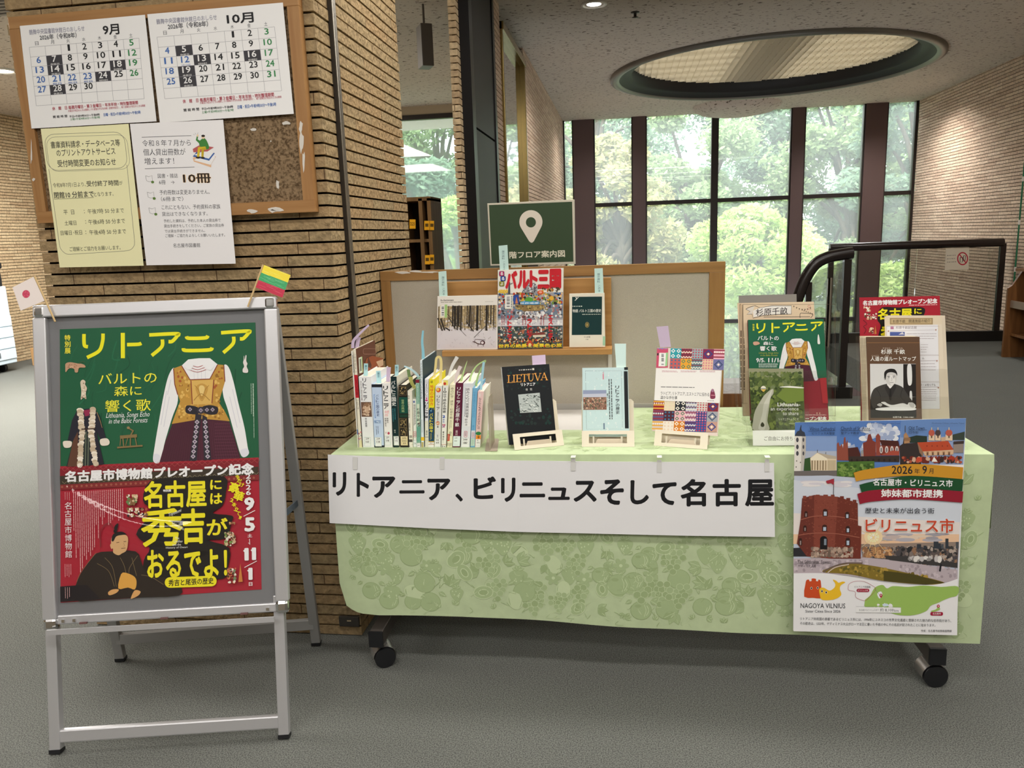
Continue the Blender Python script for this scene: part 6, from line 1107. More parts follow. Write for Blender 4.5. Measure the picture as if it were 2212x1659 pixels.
def p_lietuva(s):
    s.specks(170, 700, 545, 900, 60, 4, 16, ['14302c', '1c2626', '101818']); s.specks(200, 1050, 570, 1200, 40, 6, 18, ['14302c', '1c2a28'])
    s.lines(285, 722, 395, 1, 8, 10, 'a8a49c', .02); s.rect(400, 705, 418, 722, 'c8c4b8')
    OR = 'd99a4a'; x = 183; hts = 0
    def bar(a, b, w): s.line([a, b], w, OR)
    def L(x, y, w, h): bar((x + w * .28, y), (x + w * .28, y + h), 9); bar((x, y + h - 2), (x + w, y + h - 2), 4); bar((x, y + 2), (x + w * .55, y + 2), 4); bar((x + w - 2, y + h), (x + w - 2, y + h * .75), 4)
    top = lambda x: 768 - (x - 183) * .075
    def g(x, w, k):
        y = top(x + w / 2); h = 66
        if k == 'L': L(x, y, w, h)
        if k == 'I': bar((x + w / 2, y), (x + w / 2, y + h), 9); bar((x, y + 2), (x + w, y + 2), 4); bar((x, y + h - 2), (x + w, y + h - 2), 4)
        if k == 'E': L(x, y, w, h); bar((x, y + 2), (x + w, y + 2), 4); bar((x + w * .3, y + h * .5), (x + w * .8, y + h * .5), 4); bar((x + w - 2, y), (x + w - 2, y + h * .22), 4); bar((x + w * .8, y + h * .38), (x + w * .8, y + h * .62), 4)
        if k == 'T': bar((x + w / 2, y), (x + w / 2, y + h), 9); bar((x, y + 2), (x + w, y + 2), 4); bar((x + 2, y), (x + 2, y + h * .25), 4); bar((x + w - 2, y), (x + w - 2, y + h * .25), 4); bar((x + w * .28, y + h - 2), (x + w * .72, y + h - 2), 4)
        if k == 'U': s.curve([(x + w * .22, y), (x + w * .22, y + h * .65), (x + w * .52, y + h), (x + w * .82, y + h * .65), (x + w * .82, y)], [9] * 13 + [5] * 20, OR, 8) if False else (bar((x + w * .22, y), (x + w * .22, y + h * .7), 9), s.curve([(x + w * .22, y + h * .65), (x + w * .34, y + h * .93), (x + w * .62, y + h * .95), (x + w * .8, y + h * .65)], 6, OR, 5), bar((x + w * .8, y + h * .7), (x + w * .8, y), 4), bar((x, y + 2), (x + w * .44, y + 2), 4), bar((x + w * .62, y + 2), (x + w, y + 2), 4))
        if k == 'V': bar((x + w * .12, y), (x + w * .5, y + h), 9); bar((x + w * .86, y), (x + w * .5, y + h), 4); bar((x, y + 2), (x + w * .32, y + 2), 4); bar((x + w * .7, y + 2), (x + w, y + 2), 4)
        if k == 'A': bar((x + w * .5, y), (x + w * .12, y + h), 4); bar((x + w * .48, y), (x + w * .86, y + h), 9); bar((x + w * .25, y + h * .66), (x + w * .72, y + h * .66), 4); bar((x, y + h - 2), (x + w * .28, y + h - 2), 4); bar((x + w * .68, y + h - 2), (x + w, y + h - 2), 4)
    for k, x, w in (('L', 183, 46), ('I', 231, 22), ('E', 256, 50), ('T', 306, 54), ('U', 358, 62), ('V', 418, 62), ('A', 472, 66)): g(x, w, k)
    s.text('リトアニア', 302, 832, 428, 860, 'e4e4e0', .03, sl=-.03); s.text('畑　間', 343, 880, 398, 900, 'b0b0ac', .01)
    s.poly([(278, 935), (465, 918), (482, 1085), (295, 1095)], 'a8b0ae')
    for k in range(60):
        x, y = s.R.uniform(290, 460), s.R.uniform(940, 1080); a = s.R.uniform(-1, 1); l = s.R.uniform(8, 34); s.line([(x, y), (min(470, x + l * math.cos(a)), min(1085, max(930, y + l * math.sin(a))))], s.R.uniform(2, 7), s.R.choice(['1c2222', '3a4442', 'd4d8d6', '6a7472']), 8e-6)
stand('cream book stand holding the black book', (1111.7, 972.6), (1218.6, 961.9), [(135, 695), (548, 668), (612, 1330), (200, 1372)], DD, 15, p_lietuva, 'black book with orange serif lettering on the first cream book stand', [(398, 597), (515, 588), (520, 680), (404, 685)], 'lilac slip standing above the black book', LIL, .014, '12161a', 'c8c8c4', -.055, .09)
def p_hist(s):
    s.frame(868, 728, 1180, 1235, 2, '6a7a80'); s.line([(1022, 728), (1022, 775)], 2, '6a7a80'); s.rect(1012, 742, 1024, 802, 'c88a98'); s.specks(850, 710, 1190, 1260, 120, 4, 10, ['c9dedd', 'd6e8e6', 'bcd2d2'])
    for k, (x, w, a, b) in enumerate(((842, 0, 895, 1068),)):
        s.poly([(842, 897), (1045, 895), (1048, 1066), (844, 1068)], '8f93a6'); s.poly([(842, 897), (1045, 895), (1045, 945), (842, 950)], '8a94b0'); s.poly([(842, 930), (1045, 925), (1046, 960), (843, 962)], 'b8bccc'); s.poly([(843, 958), (1046, 956), (1048, 1066), (844, 1068)], '8a6a5a'); s.specks(845, 960, 1045, 1064, 140, 4, 9, ['b08a74', '5a4a44', 'c4a890', '4a5a44', '7a4a3c']); s.poly([(985, 975), (992, 950), (1000, 975)], 'c8b8a8')
    s.vtext('リトアニアの歴史', 1125, 855, 1158, 1105, '3a4044', .012)
    for k, x in enumerate((1088, 1068)): s.vlines(x, 800, 1155, 1, 0, 8, '4a5054', .02)
    s.vtext('梶さやか', 1050, 920, 1062, 1040, '4a5054', 0); s.rect(1020, 1182, 1030, 1235, '5a7088')
    s.rect(1200, 697, 1232, 720, '181c20'); s.rect(1202, 732, 1234, 1228, '181c20')
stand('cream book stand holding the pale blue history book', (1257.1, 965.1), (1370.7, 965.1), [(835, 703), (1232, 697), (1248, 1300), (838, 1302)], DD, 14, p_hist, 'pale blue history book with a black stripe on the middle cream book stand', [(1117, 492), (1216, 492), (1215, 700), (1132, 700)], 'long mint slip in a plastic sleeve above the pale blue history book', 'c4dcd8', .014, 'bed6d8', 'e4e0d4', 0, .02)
def p_knit(s):
    R = s.R; PAL = ['b83a4a', '7a2438', 'e8dcd0', '3c6a8a', 'd8a03c', '2c3c7a', 'c8788a', '5a2840', '4a7a5a', 'd8c4b0', '8a2c3c', '384a6a']
    def cell(x, y, w, h, k):
        bgc = ['2a94a0', '8a2c3c', '8aa0a8', '7a1f48', 'd8a0b0', 'b85a5a', 'd89a2c', '5a8088', 'd8b898', '6a6a98', '8a1f28', 'd8ccb0', '20242a', 'a8b0c0', 'c8c4bc', '7a2030', '5a5078', '4a2030', 'd8a8b0', 'b890a8', '3c3c7a', '9a9aa0', 'c8b8b0', 'e0d8cc', 'c87a2c', '4a4a8a', '2c4a90', 'b89080'][k % 28]
        q_ = lambda u, v: (x + w * u + s.sk * (y + h * v - 900), y + h * v + .02 * (x + w * u - 1480))
        s.poly([q_(0, 0), q_(1, 0), q_(1, 1), q_(0, 1)], bgc); fc = PAL[(k * 5 + 2) % 12] if PAL[(k * 5 + 2) % 12] != bgc else 'e8dcd0'; m = k % 6
        P_ = lambda pts, c_: s.poly([q_(*p) for p in pts], c_, 8e-6)
        if m == 0:
            for u in (.25, .75):
                for v in (.25, .75): P_([(u, v - .2), (u + .2, v), (u, v + .2), (u - .2, v)], 'e4e8e4' if k == 0 else fc); P_([(u, v - .1), (u + .1, v), (u, v + .1), (u - .1, v)], bgc)
        elif m == 1:
            for j in range(4):
                v = .12 + j * .24; s.line([q_(i / 8, v + (.07 if i % 2 else -.05)) for i in range(9)], h * .1, 'e8d8c8' if j % 2 else fc, 8e-6)
        elif m == 2:
            for j in range(4):
                for i in range(4): P_([(i / 4 + .03, j / 4 + .12), (i / 4 + .12, j / 4 + .03), (i / 4 + .21, j / 4 + .12), (i / 4 + .12, j / 4 + .22)], fc)
        elif m == 3:
            P_([(.5, .08), (.92, .5), (.5, .92), (.08, .5)], fc); P_([(.5, .22), (.78, .5), (.5, .78), (.22, .5)], bgc); P_([(.5, .36), (.64, .5), (.5, .64), (.36, .5)], 'e0d4c4')
        elif m == 4:
            for j in range(3): P_([(0, j / 3 + .05), (1, j / 3 + .05), (1, j / 3 + .18), (0, j / 3 + .18)], fc)
            for i in range(5): P_([(i / 5 + .1, .2), (i / 5 + .18, .3), (i / 5 + .1, .4), (i / 5 + .02, .3)], 'e4d8cc')
        else:
            for i in range(3):
                for j in range(3): s.ell(*q_(i / 3 + .17, j / 3 + .17), w * .09, h * .09, fc, 8, dz=8e-6)
    k = 0
    for j, (y0, y1) in enumerate(((530, 618), (618, 710))):
        for i in range(6):
            if i == 0: continue
            x0 = 1488 + i * 94; cell(x0, y0, 94, y1 - y0, k); k += 1
    s.poly([(1485, 532), (1582, 532), (1580, 700), (1478, 702)], 'c04a68'); s.lines(1490, 535, 1578, 1, 8, 10, '6a7ab8', .02); s.rect(1502, 572, 1560, 690, 'e4e2da'); s.barcode(1518, 575, 1548, 685, True); s.rect(1560, 570, 1578, 688, '8fc48a'); s.rect(1486, 575, 1500, 595, '2a2a2c')
    for j, (y0, y1) in enumerate(((985, 1072), (1072, 1162), (1162, 1250))):
        for i in range(6): cell(1462 + i * 94 - (y0 - 985) * 0, y0, 94, y1 - y0, k); k += 1
    s.poly([(1478, 705), (2045, 728), (2028, 1010), (1462, 985)], 'e0dedb')
    for x in (1530, 1692, 1858): s.lines(x, 728, x + 140, 2, 9, 4, 'b88a94', .1)
    s.lines(1520, 868, 1815, 1, 8, 7, '7a7a7a', .02); s.text('ラトビア､リトアニア､エストニアに伝わる', 1518, 912, 1940, 945, '3a3a3e', 0, sl=.03); s.text('温かな手仕事', 1516, 947, 1662, 975, '3a3a3e', 0, sl=.02); s.lines(1925, 988, 1985, 1, 8, 6, '8a8a8a', .02)
    s.blob([(1968, 885), (1985, 910), (1992, 965), (1950, 968), (1952, 910)], '7a3048'); s.ell(1970, 900, 12, 14, '9a7088'); s.line([(1955, 940), (1990, 942)], 6, 'c88a98')
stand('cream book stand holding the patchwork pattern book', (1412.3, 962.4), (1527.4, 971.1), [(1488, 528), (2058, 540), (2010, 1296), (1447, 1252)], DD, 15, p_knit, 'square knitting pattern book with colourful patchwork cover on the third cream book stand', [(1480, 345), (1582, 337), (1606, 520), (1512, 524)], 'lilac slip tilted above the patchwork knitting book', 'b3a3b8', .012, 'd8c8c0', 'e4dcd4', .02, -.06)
# ================================================================== green floor guide sign behind the display board
SY = 3.02
s = Sheet((0, SY, 0), (0, -1, 0), (1040, 420, 9.218), sl=-.045, sk=.05); Q = [(115, 180), (1850, 100), (1870, 1385), (180, 1420)]
t = thing('floor_guide_sign', 'dark green floor guide sign with a white map pin standing behind the display board', 'sign', tuple(aY(1150, 575, SY)))
pts = [s.P(*p, z=0) for p in Q]
mb = MB(); mb.prism(pts, (0, .012, 0), mat('sign_white_edge', 'cfc9b8', .4)); mb.build('frame', t, bevel=.001)
s.z = .0003; s.poly([(150, 212), (1805, 145), (1832, 1338), (205, 1388)], '33452f')
s.z += 1e-4; pin = [(985 + 230 * math.cos(a), 545 + 232 * math.sin(a)) for a in [math.radians(150 + k * 240 / 24) for k in range(25)]]; s.poly(pin + [(1045, 930), (1020, 955), (995, 962), (970, 950), (945, 925)], 'd0c8bc', 1e-4)
s.ell(985, 555, 100, 103, '33452f', 28, dz=1e-4); s.text('階フロア案内図', 555, 1120, 1662, 1262, 'cfcbb8', .022, sl=-.03)
s.build('printed_face', parent=t)
q0 = (pts[2] + pts[3]) / 2; mb = MB(); mb.box((q0.x - .02, SY + .012, .02), (q0.x + .02, SY + .032, q0.z + .1), STEEL); mb.build('stand_post', t)
mb = MB(); mb.box((q0.x - .16, SY - .02, 0), (q0.x + .16, SY + .2, .02), STEEL); mb.build('base', t)
# ================================================================== clear leaflet holders with leaflets
ACR = clear_mat('clear_acrylic', (.98, .983, .98), .05, .0, .03, flat=True); EE = (1560, 600, 3.687)
hy = aZ(1680, 964, CT).y; tlt = math.radians(7); HUP = V((0, math.sin(tlt), math.cos(tlt))); HN = V((0, -math.cos(tlt), math.sin(tlt)))
def hs(dy, seed=1, sl=0, sk=0, crop=EE): return Sheet((0, hy + dy, CT), HN, crop, sl=sl, sk=sk, seed=seed)
def pane_(par, name, q, dy, th=.002, crop=EE, mt=None):
    s_ = hs(dy, crop=crop); p_ = [s_.P(*a, z=0) for a in q]; p_ = [V((v_.x, v_.y, max(v_.z, CT + .004))) for v_ in p_]; m_ = MB(); m_.prism(p_, -HN * th, mt or ACR); return m_.build(name, par)
def sidep(par, fx, y0, y1, d0, d1):      # side wall seen edge-on between two tier planes
    a, b = hs(d0), hs(d1); p0, p1 = a.P(*fx[0], z=0), a.P(*fx[1], z=0); L_ = (d1 - d0); m_ = MB(); m_.prism([p0, p1, p1 + V((0, L_, 0)), p0 + V((0, L_, 0))], V((.002, 0, 0)), ACR); return m_.build('side_wall', par)
def leaflet(name, label, q, dy, base, paint=None, cat='leaflet', group=None, seed=1, sl=0, sk=0, th=.0008, crop=EE):
    s_ = hs(dy, seed, sl, sk, crop); p_ = [s_.P(*a, z=0) for a in q]
    for i in (2, 3):                     # foot of the sheet stops on the holder's floor
        k = p_[0] if i == 3 else p_[1]
        if p_[i].z < CT + .006: f_ = (CT + .006 - p_[i].z) / (k.z - p_[i].z); q = list(q); tgt = q[0] if i == 3 else q[1]; q[i] = (q[i][0] + (tgt[0] - q[i][0]) * f_, q[i][1] + (tgt[1] - q[i][1]) * f_)
    s_.base(q, ink(base), th)
    if paint: paint(s_)
    return tag(s_.build(name), label, cat, group)
# ---- first holder
t = thing('leaflet_holder', 'clear tiered leaflet holder with a take one label in front of the patchwork book side', 'leaflet holder', tuple(aZ(1690, 960, CT)))
pane_(t, 'front_wall', [(165, 1005), (690, 1005), (700, 1345), (215, 1345)], .0)
pane_(t, 'middle_wall', [(128, 740), (850, 740), (885, 1180), (165, 1180)], .036)
pane_(t, 'back_wall', [(118, 560), (845, 545), (890, 1100), (160, 1100)], .068)
sidep(t, [(165, 1005), (213, 1345)], 0, 0, 0, .045); sidep(t, [(868, 760), (905, 1150)], 0, 0, .0, .07); sidep(t, [(94, 700), (136, 1150)], 0, 0, .045, .095)
s_ = hs(0); a, b = s_.P(215, 1345, 0), s_.P(770, 1345, 0); mb = MB(); mb.prism([V((a.x, a.y - .004, CT + .002)), V((b.x, a.y - .004, CT + .002)), V((b.x, a.y + .10, CT + .002)), V((a.x, a.y + .10, CT + .002))], (0, 0, .003), ACR); mb.build('base_plate', t)
s_ = hs(-.0004, crop=EE); s_.base([(243, 1217), (640, 1212), (648, 1334), (245, 1338)], 'dcdcda', .0003); s_.text('ご自由にお持ちください', 335, 1262, 700, 1298, '55534f', 0); s_.build('label_card', parent=t)
mb = MB(); s_ = hs(.094); mb.prism([s_.P(*p, z=0) for p in ((132, 142), (592, 130), (598, 560), (140, 570))], -HN * .004, mat('grey_backing_board', '8f8c86', .6)); tag(mb.build('backing_board'), 'grey stiff board standing behind the beige leaflets', 'board')
def p_song(s):
    for q in ((152, 212, 735, 330),): s.frame(166, 212, 900, 1100, 3, '5a4a3c')
    s.line([(188, 250), (215, 235), (262, 222), (300, 240), (400, 222), (552, 222), (552, 290), (450, 292), (330, 300), (245, 322), (238, 290), (196, 292), (222, 268), (188, 250)], 4, '3a3434'); s.poly([(245, 262), (300, 240), (400, 224), (550, 224), (549, 288), (430, 290), (330, 297), (250, 315)], 'e2ddd6'); s.poly([(190, 250), (258, 224), (245, 262), (240, 288), (200, 290), (224, 268)], 'd4ccc2')
    s.text('杉原千畝', 268, 240, 522, 300, '3a3434', .008, sl=-.06); s.line([(330, 312), (700, 310)], 4, '3a3434'); s.curve([(620, 320), (622, 285), (650, 282), (720, 290), (705, 320)], 4, '3a3434')
    for k in range(7): x = 565 + k * 22; y = 222 + 26 * math.sin(k / 6 * 2.6); s.poly([(x, y), (x + 12, y + 2), (x + 5, y + 16)], '6a5a4a')
    for k in range(6): x = 632 + k * 16; y = 252 + k * 6; s.poly([(x, y), (x + 10, y + 2), (x + 4, y + 14)], '6a5a4a')
    s.ring(692, 228, 10, 10, 3, 'c07a70', 12); s.lines(672, 252, 710, 1, 8, 3, 'c07a70', .02)
for k, (dx, dy, lab) in enumerate(((0, .086, 'rearmost beige ribbon headed leaflet in the first clear holder'), (30, .080, 'middle beige ribbon headed leaflet in the first clear holder'), (42, .074, 'front beige leaflet with a ribbon heading in the first clear holder'))):
    def pn(s, k=k):
        if k == 2: p_song(s)
        else: s.frame(140 + k * 22, 212, 700, 1000, 3, '5a4a3c'); s.vlines(150 + k * 26, 420, 900, 1, 0, 10, '6a5a4c', .1)
    leaflet('leaflet', lab, [(120 + dx, 202), (730 + (2 - k) * -2, 190), (790, 1100), (165 + dx, 1100)], dy, ['cdb79a', 'd2bd9f', 'd8c3a5'][k], pn, group='beige leaflets in the first holder')
def flyer_front(s):
    s.poly([(205, 335), (808, 328), (822, 800), (218, 815)], '1f6045'); s.poly([(218, 815), (822, 800), (850, 1130), (236, 1135)], '8a2030')
    sv = s.c; k = .2935
    # reuse the poster's drawing units, scaled onto the flyer
    ox, oy, sc = 1560 + 205 / 3.687, 600 + 318 / 3.687, 1.0
    s.c = (1560 + 190 / 3.687, 600 + 318 / 3.687, 3.687 / .293)
    title_strokes(s, 42, 'e8e030')
    s.c = (1560 + 105 / 3.687, 600 + 352 / 3.687, 3.687 / .32)
    s.mb_mark = 0; dress(s, 0); s.c = sv
    s.vtext('特別展', 241, 366, 256, 424, 'd8d83c', .02)
    s.text('バルトの', 282, 462, 450, 498, 'e8ece4', .02); s.text('森に', 326, 508, 406, 536, 'e8ece4', .02); s.text('響く歌', 300, 544, 434, 582, 'e8ece4', .02)
    s.text('Lithuania, Songs Echo', 292, 592, 448, 608, 'a8b048', 0, sk=-.2); s.text('in the Baltic Forests', 305, 610, 440, 624, 'a8b048', 0, sk=-.2)
    s.text('9/5', 270, 640, 330, 674, 'f0f0ec', .025); s.text('11/1', 366, 638, 448, 674, 'f0f0ec', .025); s.text('土', 332, 660, 342, 672, 'f0f0ec', .02); s.text('日', 454, 656, 464, 670, 'f0f0ec', .02); s.lines(290, 684, 450, 4, 9, 4, 'c8dcd0', .1)
    s.blob([(248, 512), (280, 508), (298, 520), (292, 530), (262, 538), (248, 530)], 'c49a84'); s.blob([(768, 455), (775, 490), (778, 525), (760, 525), (758, 490), (762, 455)], 'dcdcd8')
    s.poly([(775, 800), (828, 795), (842, 1000), (800, 1000)], 'a82a34'); s.text('プレオープン記念', 560, 1104, 830, 1136, 'ece6e0', .04); s.lines(660, 1092, 830, 1, 8, 5, 'd8b8b8', .05)
    s.poly([(748, 1078), (754, 1072), (760, 1078), (754, 1084)], 'd0b8a0'); s.poly([(770, 1078), (776, 1072), (782, 1078), (776, 1084)], 'd0b8a0')
leaflet('flyer', 'red edged rear copy of the folk costume flyer in the first clear holder', [(200, 340), (800, 332), (845, 1135), (222, 1138)], .064, '7a2a38', group='folk costume flyers')
leaflet('flyer', 'front green folk costume flyer with yellow lettering in the first clear holder', [(212, 335), (808, 328), (850, 1130), (236, 1135)], .050, '1f6045', flyer_front, group='folk costume flyers', seed=3)
def p_lt(s):
    s.poly([(210, 722), (645, 724), (648, 800), (214, 800)], '8a8c70'); s.poly([(214, 790), (648, 795), (652, 1215), (240, 1215)], '47562c')
    s.specks(215, 745, 640, 900, 170, 10, 26, ['4a5a30', '5f6e3c', '39482a', '77824c', '6a7650']); s.specks(225, 880, 645, 1210, 330, 8, 22, ['3c4a24', '55642f', '2c381c', '6a7a3a', '48562a'], inside=lambda x, y: not (440 < x and 880 < y < 980)); s.poly([(430, 940), (500, 870), (648, 880), (650, 980), (520, 1000)], '6a7c38'); s.blob([(455, 870), (540, 862), (640, 872), (640, 880), (540, 876)], 'd8d8d0')
    s.z += 1e-4; s.blob([(400, 885), (408, 920), (385, 960), (370, 1060), (360, 1140), (372, 1212), (250, 1212), (246, 1140), (262, 1060), (300, 990), (340, 930)], 'a8a898', 5, 1e-5); s.blob([(398, 890), (360, 950), (330, 1010), (320, 1080), (300, 1150), (290, 1205), (340, 1205), (350, 1100), (372, 1000)], 'bcbcb0', 5)
    s.ell(328, 882, 21, 21, 'd8d4c4'); s.poly([(308, 888), (349, 888), (333, 908), (324, 908)], 'c9a84c'); s.poly([(308, 880), (349, 880), (349, 888), (308, 888)], '8a8c86'); s.blob([(320, 1150), (336, 1170), (330, 1186), (312, 1186), (306, 1170)], '2c301c')
    s.text('Lithuania-', 440, 994, 622, 1024, 'f0f0ea', .02); s.text('an experience', 385, 1030, 608, 1066, 'f0f0ea', 0); s.text('to share', 482, 1066, 608, 1094, 'f0f0ea', 0); s.text('リトアニアへようこそ', 450, 1118, 608, 1136, 'e0e0d8', 0); s.line([(530, 1160), (600, 1160)], 2, 'c8c8bc')
leaflet('brochure', 'aerial forest and lake brochure at the front of the first clear holder', [(212, 722), (645, 724), (660, 1215), (245, 1215)], .012, '4f5c34', p_lt, 'brochure', seed=6, th=.002)
# ---- second holder
HD = (1820, 630, 5.72)
t = thing('leaflet_holder', 'clear tiered leaflet holder full of brown and red leaflets behind the sights poster', 'leaflet holder', tuple(aZ(1960, 962, CT)))
pane_(t, 'left_wing', [(75, 385), (205, 385), (220, 1330), (95, 1330)], .05, crop=HD)
pane_(t, 'front_wall', [(205, 1300), (1360, 1300), (1395, 1880), (240, 1880)], .0, crop=HD); pane_(t, 'middle_wall', [(200, 900), (1300, 960), (1340, 1800), (215, 1800)], .036, crop=HD); pane_(t, 'back_wall', [(200, 540), (1262, 540), (1320, 1800), (215, 1800)], .088, crop=HD)
s_ = hs(0, crop=HD); a, b = s_.P(240, 1900, 0), s_.P(1395, 1900, 0); mb = MB(); mb.prism([V((a.x, hy - .004, CT + .002)), V((b.x, hy - .004, CT + .002)), V((b.x, hy + .13, CT + .002)), V((a.x, hy + .13, CT + .002))], (0, 0, .003), ACR); mb.build('base_plate', t)
def p_red(s):
    s.text('名古屋市博物館プレオープン記念', 250, 95, 1172, 160, 'f0ece8', .045, sl=-.03); s.lines(820, 168, 1175, 1, 8, 9, 'e0b0b0', .02)
    s.blob([(430, 340), (480, 200), (700, 195), (990, 195), (1005, 290), (900, 420), (780, 600), (460, 600), (470, 420)], '1d1a18'); s.text('名古屋', 435, 205, 860, 345, 'e8d820', .03); s.text('に', 885, 208, 978, 275, 'e8d820', .03); s.text('秀吉', 470, 415, 860, 620, 'e8d820', .03)
    s.specks(255, 180, 350, 250, 16, 8, 18, ['e0d8cc', 'c8a080']); s.specks(265, 260, 425, 350, 40, 8, 18, ['e4dcd0', 'c8a080', '5a3a2c']); s.specks(320, 440, 385, 525, 20, 8, 18, ['c8a080', 'e0c8b0', '6a3a2c']); s.poly([(392, 525), (405, 415), (420, 522)], 'b8763c'); s.curve([(255, 350), (300, 400), (260, 430), (290, 470), (265, 520)], 6, '4a1820')
leaflet('flyer', 'red exhibition flyer with yellow lettering at the back of the second clear holder', [(208, 72), (1200, 52), (1260, 1700), (230, 1700)], .078, 'a02030', p_red, sl=-.02, crop=HD, seed=2)
def p_fac(s):
    s.poly([(520, 305), (1230, 300), (1230, 400), (525, 415)], 'd6c8b0'); s.rect(585, 325, 1115, 405, '9a8460'); s.rect(600, 335, 1100, 392, 'b8a37c'); s.text('杉原千畝　関連施設の紹介', 622, 342, 1085, 385, '4a3c2c', .005, sl=-.02)
    s.poly([(540, 422), (1178, 408), (1200, 1450), (560, 1450)], 'dcdce2'); s.frame(545, 425, 1190, 780, 3, '9a8c8a'); s.frame(550, 790, 1195, 1110, 3, '9a8c8a'); s.frame(555, 1120, 1205, 1450, 3, '9a8c8a')
    s.rect(592, 430, 632, 465, 'b07a98'); s.text('杉原千畝記念館', 660, 426, 915, 460, '6a5a60', 0); s.line([(560, 488), (1160, 472)], 3, 'a09498'); s.rect(585, 498, 768, 560, '4a5a98'); s.poly([(690, 530), (740, 500), (765, 530)], 'c8c8d0')
    s.lines(790, 520, 1165, 3, 30, 6, 'a8a0a4', .1); s.lines(965, 655, 1070, 4, 30, 6, 'a8a0a4', .3); s.lines(965, 890, 1160, 3, 38, 6, 'a8a0a4', .1); s.lines(965, 1210, 1165, 6, 26, 6, 'a8a0a4', .1); s.text('ラ・メモリアル', 960, 1138, 1150, 1168, '5a5054', 0); s.text('ム', 980, 808, 1008, 835, '5a5054', 0); s.line([(965, 855), (1165, 850)], 3, 'a09498'); s.line([(965, 1180), (1180, 1176)], 3, 'a09498')
    for x, y in ((565, 488), (1152, 472), (1165, 855), (1182, 1186)): s.poly([(x - 10, y), (x, y - 12), (x + 10, y), (x, y + 12)], 'a87a68')
for k, lab in enumerate(('rearmost white facility guide leaflet in the second clear holder', 'middle white facility guide leaflet in the second clear holder', 'front white facility guide leaflet with a scroll heading in the second clear holder')):
    dx = (2 - k) * 20
    def pf(s, k=k):
        if k == 2: p_fac(s)
        else: s.vlines(1222 + (1 - k) * 22, 420, 1400, 1, 0, 3, '9a8c8a', .02)
    leaflet('leaflet', lab, [(518 + dx, 305 - dx * .3), (1226 + dx, 298 - dx * .1), (1290 + dx, 1700), (560 + dx, 1700)], .058 - k * .004, 'd8ccb8', pf, crop=HD, group='facility guide leaflets')
def p_map(s):
    s.rect(300, 628, 950, 634, '8a6440'); s.text('杉原 千畝', 474, 712, 772, 772, 'ece4dc', .012); s.text('人道の道ルートマップ', 345, 800, 908, 858, 'ece4dc', .012); s.text('すぎはら', 495, 690, 590, 708, 'd0c0b0', 0); s.text('ちうね', 672, 690, 742, 708, 'd0c0b0', 0); s.text('じんどう', 362, 783, 445, 800, 'd0c0b0', 0); s.text('みち', 525, 783, 570, 800, 'd0c0b0', 0)
    s.poly([(340, 892), (905, 892), (912, 1560), (345, 1560)], 'c9c9c9'); s.poly([(750, 895), (905, 895), (910, 1300), (752, 1300)], '24201f'); s.blob([(800, 920), (850, 912), (856, 1130), (808, 1140)], 'd4d4d4')
    s.poly([(342, 1330), (910, 1300), (912, 1560), (345, 1560)], '1c1a1a'); s.blob([(830, 1240), (855, 1235), (860, 1340), (835, 1350)], 'c8c8c8')
    s.blob([(345, 1330), (370, 1230), (420, 1180), (540, 1140), (640, 1140), (740, 1180), (790, 1250), (860, 1350), (900, 1400), (880, 1440), (700, 1420), (420, 1430), (380, 1440)], '3a3836'); s.curve([(420, 1200), (470, 1300), (450, 1400)], 6, '242221'); s.curve([(740, 1200), (720, 1300), (790, 1370)], 6, '242221')
    s.poly([(548, 1150), (588, 1200), (640, 1140), (640, 1110), (560, 1110)], 'd8d6d4'); s.poly([(578, 1195), (600, 1195), (605, 1330), (590, 1350), (574, 1320)], '1f1d1d'); s.poly([(540, 1150), (520, 1190), (575, 1300), (585, 1200)], '2c2a29'); s.poly([(648, 1140), (665, 1180), (605, 1300), (600, 1200)], '2c2a29')
    s.blob([(520, 1050), (530, 1000), (600, 975), (660, 1010), (668, 1080), (650, 1130), (605, 1162), (560, 1140), (535, 1100)], 'bfbdbb'); s.blob([(575, 1045), (600, 1030), (640, 1050), (650, 1120), (605, 1158), (585, 1120)], 'd2d0ce', 4); s.blob([(508, 1060), (520, 1050), (530, 1085), (518, 1095)], 'a8a6a4')
    s.blob([(515, 1050), (520, 990), (570, 955), (640, 958), (672, 1000), (672, 1040), (655, 1010), (600, 995), (550, 1010), (535, 1060), (530, 1090)], '1d1b1b')
    for a, b in (((555, 1048), (585, 1046)), ((620, 1046), (648, 1044))): s.line([a, b], 7, '2c2a2a')
    for x in (572, 632): s.ell(x, 1062, 10, 4, '2c2a2a')
    s.line([(605, 1060), (612, 1095), (596, 1100)], 4, '8a8886'); s.line([(585, 1124), (630, 1122)], 5, '6a6462')
    s.blob([(415, 1400), (470, 1360), (540, 1380), (560, 1400), (520, 1425), (440, 1430)], '2a2827'); s.blob([(480, 1375), (520, 1362), (560, 1385), (620, 1400), (740, 1378), (800, 1395), (820, 1370), (880, 1380), (905, 1420), (860, 1440), (640, 1440)], 'd8d8d6'); s.blob([(425, 1440), (640, 1425), (885, 1435), (880, 1465), (640, 1470), (440, 1465)], 'e2e2e0'); s.blob([(818, 1380), (850, 1368), (885, 1385), (880, 1430), (840, 1425)], 'b8b6b4'); s.blob([(425, 1400), (460, 1378), (490, 1395), (470, 1420)], 'b0aeac')
    s.text('杉原千畝（1900-1986）', 622, 1540, 880, 1562, 'e0dcd8', .005)
